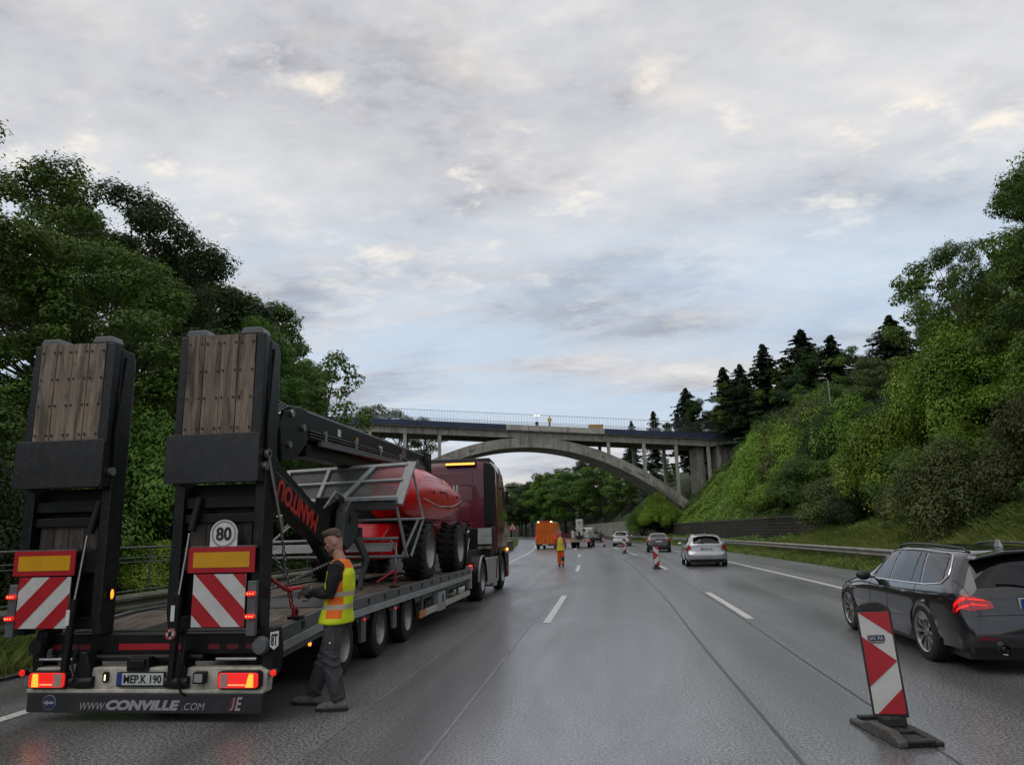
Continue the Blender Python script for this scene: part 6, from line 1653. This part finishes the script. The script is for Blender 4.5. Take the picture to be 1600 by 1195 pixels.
def ell(c, rx, ry, n=18, pw=2.3, fwd=0.0):
    out = []
    for k in range(n):
        a = 2*PI*k/n; ca, sa = math.cos(a), math.sin(a)
        x = math.copysign(abs(ca)**(2/pw), ca)*rx; y = math.copysign(abs(sa)**(2/pw), sa)*ry
        out.append((c[0]+x, c[1]+y, c[2]))
    return out
def limb(mb, pts, rad, n=14): mb.tube(pts, rad, n=n)
def wrinkle(amp, fz=38, fx=16, seed=0.0):
    def f(co, no):
        x, y, z = co[:, 0], co[:, 1], co[:, 2]
        w = np.sin(z*fz+np.sin(x*fx+seed)*2.2+np.sin(y*fx*1.2)*1.8)*.6+np.sin(z*fz*.47+x*9+seed)*.7+np.sin((x+z)*fz*.8-y*20)*.35
        return co+no*(w*amp)[:, None]
    return f
def folds(co, no):
    x, y, z = co[:, 0], co[:, 1], co[:, 2]
    ph = z*42+np.sin(z*13)*3+np.arctan2(y, x+.05)*1.3
    sharp = np.maximum(0, np.sin(ph+np.sin(x*22+y*17)*1.6))**3
    knee = np.exp(-((z-.46)/.10)**2)+.9*np.exp(-((z-.16)/.08)**2)+.5*np.exp(-((z-.80)/.07)**2)+.25
    lng = np.sin(np.arctan2(y, x)*5+z*7)*.35
    return co+no*((sharp*1.5-.35)*knee*.011+lng*.006)[:, None]
def head_mesh(mb, hc, pitch, yaw, scale=1.0):
    """head with brow, nose, lips, chin and ears; local x forward. returns matrix"""
    Mh = Matrix.Translation(hc) @ Matrix.Rotation(yaw, 4, 'Z') @ Matrix.Rotation(pitch, 4, 'Y') @ Matrix.Scale(scale, 4)
    prof = [(-.125, .012, .028, .030), (-.115, .075, .045, .048), (-.095, .090, .062, .058), (-.07, .092, .072, .064), (-.04, .090, .082, .069), (-.01, .090, .090, .073), (.015, .086, .096, .076), (.035, .092, .100, .078), (.06, .090, .103, .078), (.085, .080, .098, .073), (.108, .058, .080, .058), (.122, .026, .045, .032), (.127, .006, .01, .008)]
    rings = []
    for z, fr, bk, w in prof:
        ring = []
        for k in range(20):
            a = 2*PI*k/20; ca, sa = math.cos(a), math.sin(a)
            x = ca*(fr if ca > 0 else bk); y = sa*w
            ring.append(Mh @ Vector((x, y, z)))
        rings.append(ring)
    mb.loft(rings)
    def bl(c, r): 
        m2 = MB().sphere(c, r, 10, 8); mb.add([Mh @ Vector(p) for p in m2.v], m2.f)
    m2 = MB().loft([[(.078, -.007, .028), (.078, .007, .028), (.088, .003, .032), (.088, -.003, .032)], [(.080, -.011, .0), (.080, .011, .0), (.102, .006, .004), (.102, -.006, .004)], [(.082, -.017, -.022), (.082, .017, -.022), (.116, .010, -.018), (.116, -.010, -.018)], [(.082, -.013, -.032), (.082, .013, -.032), (.100, .006, -.032), (.100, -.006, -.032)]])
    mb.add([Mh @ Vector(p) for p in m2.v], m2.f)
    bl((.080, 0, .040), (.016, .052, .010)); bl((.088, 0, -.050), (.012, .026, .007)); bl((.086, 0, -.063), (.013, .023, .008)); bl((.078, 0, -.098), (.020, .026, .018))
    for s in (-1, 1): bl((.062, s*.045, .0), (.026, .020, .016)); bl((-.005, s*.080, .002), (.022, .010, .034))
    return Mh
def hand(mb, wrist, d, palm_n, curl=.6, size=1.0, spread=.25):
    """palm and five separate curled fingers; d points along the hand, palm_n out of the palm"""
    d = Vector(d).normalized(); pn = Vector(palm_n); pn = (pn-d*pn.dot(d)).normalized(); sd = d.cross(pn)
    w = Vector(wrist); S = size
    for k in range(4):
        o = (k-1.5)*.021*S
        mb.tube([w+sd*o*.6, w+d*.05*S+sd*o*.95, w+d*.095*S+sd*o], [.015*S, .017*S, .013*S], n=8)
        L_ = (.070, .080, .076, .060)[k]*S
        p = w+d*.090*S+sd*o; ang = 0; pts = [p]; q = p
        for seg in (.42, .33, .25):
            ang += curl*.85; dd = d*math.cos(ang)+pn*math.sin(ang)+sd*(k-1.5)*spread*.1
            q = q+dd*L_*seg; pts.append(q)
        mb.tube(pts, [.0105*S, .0100*S, .0095*S, .0075*S], n=8)
    t0 = w+d*.025*S-sd*.030*S; t1 = t0+(d*.5-sd*.65+pn*.35).normalized()*.042*S; t2 = t1+(d*.8-sd*.05+pn*.4).normalized()*.032*S; t3 = t2+(d*.8+sd*.2+pn*.4).normalized()*.022*S
    mb.tube([w+d*.01*S, t0, t1, t2, t3], [.012*S, .0135*S, .012*S, .0105*S, .008*S], n=8)

def person(label, loc, rz, pose, cloth, vox=.011, scale=1.0, cat='person', hat=None, detail=True):
    """built facing local +x, left is +y; pose gives the joints"""
    t = thing('person', label, cat, loc, rz); t.scale = (scale,)*3
    J = {k: Vector(v) for k, v in pose.items() if isinstance(v, (tuple, list))}
    # skin: head, neck, trunk core, hands on arm cores: one continuous figure
    mb = MB()
    head_mesh(mb, J['head'], pose.get('pitch', .2), pose.get('hyaw', 0))
    mb.tube([J['neck']-Vector((0, 0, .10)), J['neck'], J['head']+Vector((-.012, 0, -.06))], [.075, .062, .060], n=14)
    mb.loft([ell(J['pelvis'], .085, .125), ell((J['pelvis']+J['chest'])/2, .08, .115), ell(J['chest'], .09, .14), ell(J['neck']-Vector((0, 0, .06)), .06, .10)])
    for s in ('l', 'r'):
        mb.tube([J['neck']-Vector((0, 0, .07)), J['sh'+s], J['el'+s], J['wr'+s]], [.05, .042, .034, .026], n=10)
        hand(mb, J['wr'+s], pose['hd'+s], pose['hn'+s], pose.get('curl', .6))
        mb.tube([J['pelvis'], J['hip'+s], J['kn'+s], J['an'+s]], [.07, .062, .045, .035], n=10)
        mb.tube([J['an'+s], J['an'+s]+Vector((.03, 0, -.05)), J['an'+s]+Vector((.12, 0, -.065))], [.034, .034, .026], n=8)
    remeshed(mb, vox*.62 if detail else vox, 'body', cloth.get('skin', M_SKIN), t, 3)
    # jumper: sleeves and trunk
    mb = MB()
    c = J['chest']; p = J['pelvis']; nk = J['neck']
    tr = [ell(p+Vector((0, 0, .02)), .112, .165), ell(p*.6+c*.4, .115, .160), ell(c*.85+p*.15, .125, .178), ell(c+Vector((0, 0, .08)), .12, .19), ell(nk-Vector((0, 0, .055)), .085, .135), ell(nk-Vector((0, 0, .005)), .068, .075)]
    mb.loft(tr)
    for s in ('l', 'r'):
        mb.tube([nk+(J['sh'+s]-nk)*.35-Vector((0, 0, .03)), J['sh'+s], J['sh'+s]*.5+J['el'+s]*.5, J['el'+s], J['el'+s]*.5+J['wr'+s]*.5, J['wr'+s]*.94+J['el'+s]*.06], [.075, .078, .070, .058, .056, .042], n=14)
    remeshed(mb, vox, 'jumper', cloth['jumper'], t, 4, wrinkle(.006, 46, 14) if detail else None)
    # vest: shell over the trunk with open arm holes
    mb = MB()
    tr = [ell(p-Vector((-.01, 0, .10)), .172, .226), ell(p+Vector((0.005, 0, .02)), .155, .208), ell(p*.6+c*.4, .145, .180), ell(c*.85+p*.15, .152, .190), ell(c+Vector((0, 0, .07)), .142, .178), ell(nk-Vector((0, 0, .05)), .112, .132), ell(nk+Vector((-.008, 0, .012)), .080, .085)]
    mb.loft(tr)
    remeshed(mb, vox, 'vest', cloth['vest'], t, 4, wrinkle(.006, 20, 9, 1.0) if detail else None)
    # trousers
    mb = MB()
    mb.loft([ell(p+Vector((0, 0, .04)), .118, .172), ell(p-Vector((0, 0, .05)), .128, .182), ell(p-Vector((0, 0, .13)), .118, .165)])
    for s in ('l', 'r'):
        h, k, a = J['hip'+s], J['kn'+s], J['an'+s]
        mb.tube([h+Vector((0, 0, .06)), h, h*.5+k*.5, k, k*.5+a*.5, a*.86+k*.14, a+Vector((-.01, 0, .012))], [.098, .108, .102, .090, .090, .082, .078], n=16)
    remeshed(mb, vox, 'trousers', cloth['trousers'], t, 3, folds if detail else None)
    for s in ('l', 'r'):
        a = J['an'+s]; yw = pose.get('fy'+s, 0.0); lift = pose.get('fp'+s, 0.0)
        Mf = Matrix.Translation((a.x, a.y, 0)) @ Matrix.Rotation(yw, 4, 'Z') @ Matrix.Translation((-.05, 0, pose.get('fz'+s, 0.0))) @ Matrix.Rotation(lift, 4, 'Y') @ Matrix.Translation((.05, 0, 0))
        rings = []
        for x, w, z0, z1 in ((-.095, .036, .012, .08), (-.072, .046, .0, .12), (-.02, .050, .0, .14), (.05, .050, .0, .118), (.12, .056, .0, .092), (.18, .052, .006, .078), (.222, .034, .018, .060)):
            rings.append([Mf @ Vector((x, w*math.cos(q)*(1 if math.sin(q) < .2 else .86), (z0+z1)/2+(z1-z0)/2*math.sin(q))) for q in [2*PI*k/12 for k in range(12)]])
        sho = remeshed(MB().loft(rings), .008 if detail else .015, 'shoe', cloth['shoe'], t, 2)
        if detail:
            out = [(-.10, 0), (-.085, .044), (-.02, .053), (.06, .053), (.13, .060), (.19, .052), (.232, .025), (.238, 0), (.232, -.025), (.19, -.052), (.13, -.060), (.06, -.053), (-.02, -.053), (-.085, -.044)]
            rr_ = [[Mf @ Vector((x_, y_, z_)) for x_, y_ in out] for z_ in (-.004, .026)]
            MB().loft(rr_).build('sole', M_RUBBER, sho, smooth=40)
            for q in range(4):
                x_ = .03+q*.022; MB().tube([Mf @ Vector((x_, -.028, .118-q*.009)), Mf @ Vector((x_+.006, 0, .127-q*.010)), Mf @ Vector((x_, .028, .118-q*.009))], .004, n=5).build('lace', M_INK, sho)
        if detail and cloth.get('glove'):
            mb = MB(); w = J['wr'+s]; dv = Vector(pose['hd'+s]).normalized()
            hand(mb, w+dv*.004, dv, pose['hn'+s], pose.get('curl', .6), 1.06)
            mb.cyl(w-dv*.05, w+dv*.03, .034, .032, n=12)
            remeshed(mb, .006, 'glove', cloth['glove'][s == 'r'], t, 2)
    # hair
    if hat is None:
        Mh = Matrix.Translation(J['head']) @ Matrix.Rotation(pose.get('hyaw', 0), 4, 'Z') @ Matrix.Rotation(pose.get('pitch', .2), 4, 'Y')
        rings = []
        for z, x0, x1, w in ((.030, -.103, -.050, .0705), (.058, -.107, -.005, .0775), (.082, -.107, .066, .0790), (.105, -.101, .093, .0765), (.130, -.084, .100, .066), (.150, -.05, .092, .046), (.159, -.02, .065, .02)):
            cx, rx = (x0+x1)/2, (x1-x0)/2
            rings.append([Mh @ Vector((cx+rx*math.cos(2*PI*k/16), w*math.sin(2*PI*k/16), z)) for k in range(16)])
        remeshed(MB().loft(rings), .007, 'hair', M_HAIR, t, 2, wrinkle(.0022, 90, 70))
        for s in (-1, 1):
            q = Mh @ Vector((.087, s*.031, .012))
            MB().sphere(q, (.006, .010, .006), 8, 6).build('eye', M_INK, t, smooth=60)
            a = [Mh @ Vector((.089-.004*i, s*(.014+.016*i), .033+.004*math.sin(i*1.4))) for i in range(3)]
            MB().tube(a, [.004, .005, .003], n=6).build('eyebrow', M_HAIR, t)
        rings = []
        for z, f_, w in ((-.118, .070, .042), (-.098, .0935, .058), (-.076, .0945, .0655), (-.058, .088, .0685)):
            rings.append([Mh @ Vector((f_*math.cos(a)*1.0, (w+.0015)*math.sin(a), z)) for a in [R(-80+160*k/12) for k in range(13)]])
        mbb = MB(); P_ = [p for r in rings for p in r]
        mbb.add(P_, [(i*13+k, i*13+k+1, (i+1)*13+k+1, (i+1)*13+k) for i in range(3) for k in range(12)])
        mbb.build('beard_stubble', M_STUBBLE, t, smooth=60)
    else:
        Mh = Matrix.Translation(J['head']) @ Matrix.Rotation(pose.get('hyaw', 0), 4, 'Z')
        rings = [[Mh @ Vector((r_*math.cos(2*PI*k/16)-.005, r_*.85*math.sin(2*PI*k/16), z)) for k in range(16)] for z, r_ in ((.03, .125), (.05, .118), (.09, .112), (.13, .085), (.15, .04))]
        MB().loft(rings).build('helmet', hat, t, smooth=60)
    return t

stand = dict(pelvis=(0, 0, .93), chest=(.01, 0, 1.28), neck=(-.005, 0, 1.49), head=(.045, 0, 1.665), hipl=(0, .09, .86), hipr=(0, -.09, .86))
# the worker beside the trailer: faces the load, near arm bent, far leg ahead
pose1 = dict(stand, pitch=.40, hyaw=.28, pelvis=(-.02, 0, .94), chest=(-.055, 0, 1.27), neck=(-.045, 0, 1.475), head=(.03, .01, 1.665),
    shl=(-.06, .20, 1.40), ell=(-.03, .235, 1.135), wrl=(.225, .12, 1.165), shr=(-.02, -.20, 1.40), elr=(.06, -.23, 1.12), wrr=(.27, -.05, 1.13),
    hdl=(.92, -.25, .10), hnl=(.2, -.9, -.35), hdr=(.9, .15, .05), hnr=(.2, .9, -.3), curl=.55,
    hipl=(-.02, .095, .86), hipr=(.0, -.09, .86), knl=(-.01, .125, .49), knr=(.12, -.10, .50), anl=(-.11, .13, .085), anr=(.27, -.11, .085), fyl=.18, fyr=-.12)
worker = person('worker in orange and yellow vest gripping the chain binder beside the trailer', (-2.93, 7.66, 0), PI, pose1,
    dict(jumper=M_JUMPER, vest=M_VEST, trousers=M_WORKTR, shoe=M_SHOE, glove=(M_GLOVE, M_GLOVEDK)), vox=.0115)
MB().prism([(-.085, .60), (.03, .60), (.035, .80), (-.08, .80)], 'y', .200, .212).build('thigh_pocket', M_WORKTR, worker, bevel=.004)
MB().cyl((-.03, .2125, .665), (-.03, .2155, .665), .010, n=14).build('pocket_badge', M_SIGNWHITE, worker)
M_ORTR = mat('orange work trousers', (.75, .105, .012), .7, var=.12, scale=8, dirt=(.25, .05, .02), dirt_amt=.2)
M_REDJ = mat('red jacket', (.42, .02, .025), .7, var=.15, scale=8)
pose2 = dict(stand, pitch=.05, shl=(0, .20, 1.42), ell=(-.02, .27, 1.15), wrl=(.08, .26, .92), shr=(0, -.20, 1.42), elr=(-.02, -.27, 1.15), wrr=(.08, -.26, .92),
    hdl=(.3, 0, -1), hnl=(0, -1, 0), hdr=(.3, 0, -1), hnr=(0, 1, 0), knl=(.05, .10, .48), knr=(.0, -.10, .48), anl=(.10, .10, .085), anr=(-.06, -.10, .085))
w2 = person('worker in orange trousers and yellow vest walking on the empty lane', (-2.48, 37.1, 0), PI/2, pose2,
    dict(jumper=M_REDJ, vest=M_VEST2, trousers=M_ORTR, shoe=mat('black boot', (.012, .012, .012), .7)), vox=.016, scale=.94, hat=M_REFRED, detail=False)
for s in (-1, 1):
    mb = MB(); x0 = .05 if s > 0 else .0
    mb.cyl((x0, s*.10, .50), (x0+(.03 if s > 0 else -.04), s*.10, .30), .092, .088, n=14)
    mb.build('knee_patch', M_INK, w2, smooth=40)
    MB().cyl((x0+(.045 if s > 0 else -.05), s*.10, .22), (x0+(.047 if s > 0 else -.053), s*.10, .17), .086, .085, n=14).build('reflective_band', mat('pale red band', (.75, .18, .10), .5), w2, smooth=40)
pb = Matrix.Rotation(R(13), 4, 'Z') @ Vector((6.1, .8, 0))
w3 = person('tiny worker in yellow standing on the bridge deck', (-14.4+pb.x, 112+pb.y, 18.45-.055*6.1+.0), -PI/2, pose2,
    dict(jumper=mat('yellow jacket', (.55, .40, .03), .7), vest=M_VEST2, trousers=mat('ochre trousers', (.42, .26, .03), .7), shoe=M_SHOE), vox=.03, scale=1.02, hat=mat('dark cap', (.06, .02, .02), .6), detail=False)
# ================================================================ SMALL THINGS
M_BEACBLK = mat('recycled black plastic', (.022, .022, .022), .65, var=.3, scale=12, bump=.3, bscale=80, dirt=(.10, .095, .085), dirt_amt=.55)
M_BASEGREY = mat('grey rubber foot', (.075, .072, .066), .8, var=.3, scale=10, bump=.5, bscale=60, dirt=(.13, .125, .115), dirt_amt=.6)
def beacon(label, loc, rz, lean=0.0, detail=True, turn=0.0):
    t = thing('traffic_beacon', label, 'traffic beacon', loc, rz, 'red and white beacons along the lane')
    def B_(mb, nm, m, parent=t, **k): return mb.build(nm, m, parent, **k)
    Rm = Matrix.Rotation(turn, 4, 'Z') @ Matrix.Rotation(lean, 4, 'Y')
    # board in local xz plane, facing -y
    def up_(mb):
        mb.v = [tuple(Rm @ Vector(p)) for p in mb.v]; return mb
    w, z0, z1 = .125, .16, .98
    arch = [(-w-.012, z0-.03), (w+.012, z0-.03), (w+.012, z1)]+[((w+.012)*math.cos(R(a)), z1+.085*math.sin(R(a))) for a in range(15, 180, 15)]+[(-w-.012, z1)]
    board = B_(up_(MB().prism(arch, 'y', -.022, .022)), 'board', M_BEACBLK, bevel=.008)
    B_(up_(MB().prism(rrect(-w+.005, w-.005, z0, z1, .004, 1), 'y', -.0265, -.0225)), 'white_face', M_REFWHITE, board)
    def cl(poly):
        return poly
    H_ = z1-z0
    for poly in ([(-w+.005, z1), (w-.005, z1), (w-.005, z1-.19)], [(-w+.005, z1-.20), (w-.005, z1-.40), (-w+.005, z1-.605)], [(w-.005, z0), (w-.005, z0+.20), (-w+.03, z0)]):
        B_(up_(MB().prism(poly, 'y', -.0305, -.027)), 'red_stripe', M_REFRED, board)
    if detail:
        st_ = B_(up_(MB().prism(rrect(-.075, .055, .745, .79, .004, 1), 'y', -.0345, -.031)), 'sticker', mat('navy print', (.012, .016, .06), .5), board)
        me = lettering('SAS VIA', .05, Rm @ frame4((-.01, -.036, .7675), (1, 0, 0), (0, 0, 1)), M_REFWHITE, board, width=.11, height=.03)
        lettering('Verkehrstechnik', .02, Rm @ frame4((-.01, -.0315, .732), (1, 0, 0), (0, 0, 1)), M_INK, board, width=.115, height=.012)
        B_(up_(MB().prism([((w-.03)*math.cos(R(a)), z1+.012+.055*math.sin(R(a))) for a in range(0, 181, 15)], 'y', -.026, -.0222)), 'handle_recess', M_INK, board)
    B_(MB().b2(-.10, .10, -.055, .055, .06, .14), 'socket', M_BEACBLK, bevel=.015)
    foot = B_(MB().prism([(-.42, .0), (-.42, .045), (-.30, .095), (.05, .095), (.16, .05), (.40, .035), (.40, .0)], 'x', -.19, -.11), 'foot_rib', M_BASEGREY, bevel=.012)
    B_(MB().prism([(-.40, .0), (-.40, .035), (-.16, .05), (.40, .05), (.42, .0)], 'x', .11, .19), 'foot_rib', M_BEACBLK, bevel=.012)
    B_(MB().b2(-.112, .112, -.40, .40, .0, .03), 'foot_plate', M_BEACBLK, bevel=.008)
    for y in (-.39, -.10, .12, .38): B_(MB().b2(-.112, .112, y-.035, y+.03, .03, .06), 'foot_bar', M_BEACBLK, bevel=.01)
    return t
beacon('large red and white beacon leaning in front of the dark estate car', (2.28, 6.86, 0), R(9), R(-3), True, R(-24))
beacon('red and white beacon beside the silver hatchback', (2.02, 33.7, 0), 0, 0, False)
beacon('beacon between the black saloon and the crane truck', (1.06, 56.5, 0), 0, 0, False)
beacon('most distant beacon left of the white car', (-.64, 79.8, 0), 0, 0, False)

def warn_sign(label, loc, rz=0):
    t = thing('warning_sign', label, 'road sign', loc, rz, 'triangular road works signs')
    MB().cyl((0, .03, -.2), (0, .03, 1.9), .03, n=8).build('post', M_GALV, t)
    tri = MB().prism([(-.5, 1.0), (.5, 1.0), (0, 1.87)], 'y', -.012, .0).build('panel', M_REFRED, t)
    MB().prism([(-.33, 1.10), (.33, 1.10), (0, 1.67)], 'y', -.017, -.0125).build('white_field', M_REFWHITE, tri)
    MB().prism([(-.16, 1.14), (.10, 1.14), (.02, 1.24), (.05, 1.36), (-.03, 1.40), (-.10, 1.26)], 'y', -.021, -.0175).build('worker_symbol', M_INK, tri)
warn_sign('triangular road works sign on the left grass beside the cab', (-10.8, 82, 1.0))
warn_sign('triangular road works sign by the right wall near the white car', (9.0, 112, .6))
# lamp post on the right slope
lp = thing('lamp_post', 'grey street lamp post among the shrubs on the right slope', 'lamp post', (18.75, 62, 5.5))
MB().cyl((0, 0, -1), (.05, 0, 8.1), .09, .05, 10).build('pole', M_GALV, lp, smooth=40)
MB().tube([(.05, 0, 8.05), (-.1, 0, 8.25), (-.35, 0, 8.3)], .04, n=8).build('arm', M_GALV, lp, smooth=40)
MB().box((-.45, 0, 8.28), (.5, .2, .12), taper=(.8, .7)).build('lamp_head', M_PALEGREY, lp, bevel=.02)
# things on the bridge deck
def onbridge(s, y, z=0): 
    q = Matrix.Rotation(R(13), 4, 'Z') @ Vector((s, y, 0)); return (-14.4+q.x, 112+q.y, 18.45-.055*s+.02+z)
fl = thing('floodlight_mast', 'small lit floodlight standing on the bridge deck', 'floodlight', onbridge(4.05, .9), R(13))
MB().b2(-.25, .25, -.2, .2, 0, .75).build('generator', M_TRIM, fl, bevel=.03)
MB().cyl((0, 0, .7), (0, 0, 1.7), .03, n=8).build('mast', M_GALV, fl)
for x in (-.28, .28):
    h = MB().b2(x-.24, x+.24, -.06, .06, 1.62, 1.86).build('lamp', M_TRIM, fl)
    MB().b2(x-.2, x+.2, -.075, -.061, 1.66, 1.82).build('lens', mat('lit floodlight', (.9, .85, .7), .3, emis=(1, .92, .72), es=2.5), h)
yb = thing('yellow_crate', 'yellow orange equipment crate on the bridge deck', 'crate', onbridge(13.6, .9), R(13))
MB().b2(-1.15, 1.15, -.4, .4, .05, .62).build('box', mat('yellow crate paint', (.58, .28, .02), .5, var=.12), yb, bevel=.03)
MB().b2(-1.2, 1.2, -.45, .45, .62, .70).build('lid', mat('yellow crate paint', (.58, .28, .02), .5), yb, bevel=.02)
for x in (-.8, .8): MB().b2(x-.15, x+.15, -.35, .35, -.02, .05).build('skid', M_TRIM, yb)
# blue signboard seen beyond the boom, at the left end of the bridge
bs = thing('blue_container', 'blue and white container at the left end of the bridge', 'container', (-45.5, 104.5, 18.9), R(13))
MB().b2(-2.6, 2.6, 0, 2.2, 0, 1.75).build('body', mat('container blue', (.03, .08, .28), .5, var=.2), bs, bevel=.03)
MB().b2(1.2, 2.62, -.02, -.003, .1, 1.6).build('pale_panel', M_PALEGREY, bs)
# rubble heap at the springing of the arch
rb = MB(); rq = random.Random(9)
P_ = []; F = []
for i in range(9):
    for j in range(9):
        u, v = i/8-.5, j/8-.5; h = max(0, 1-(u*u+v*v)*4.2)
        P_.append((u*7, v*5, h*2.0*(.8+.4*rq.random())-.3+.25*rq.random()))
for i in range(8):
    for j in range(8): F.append((i*9+j, (i+1)*9+j, (i+1)*9+j+1, i*9+j+1))
sp = MB().add(P_, F).build('soil_heap', mat('bare soil and roots', (.075, .062, .050), .95, var=.5, scale=1.5, bump=.8, bscale=8), smooth=20, fix=False)
sp.location = (10.4, 113.5, 2.6); tag(sp, 'bare soil heap at the foot of the arch', 'soil heap')
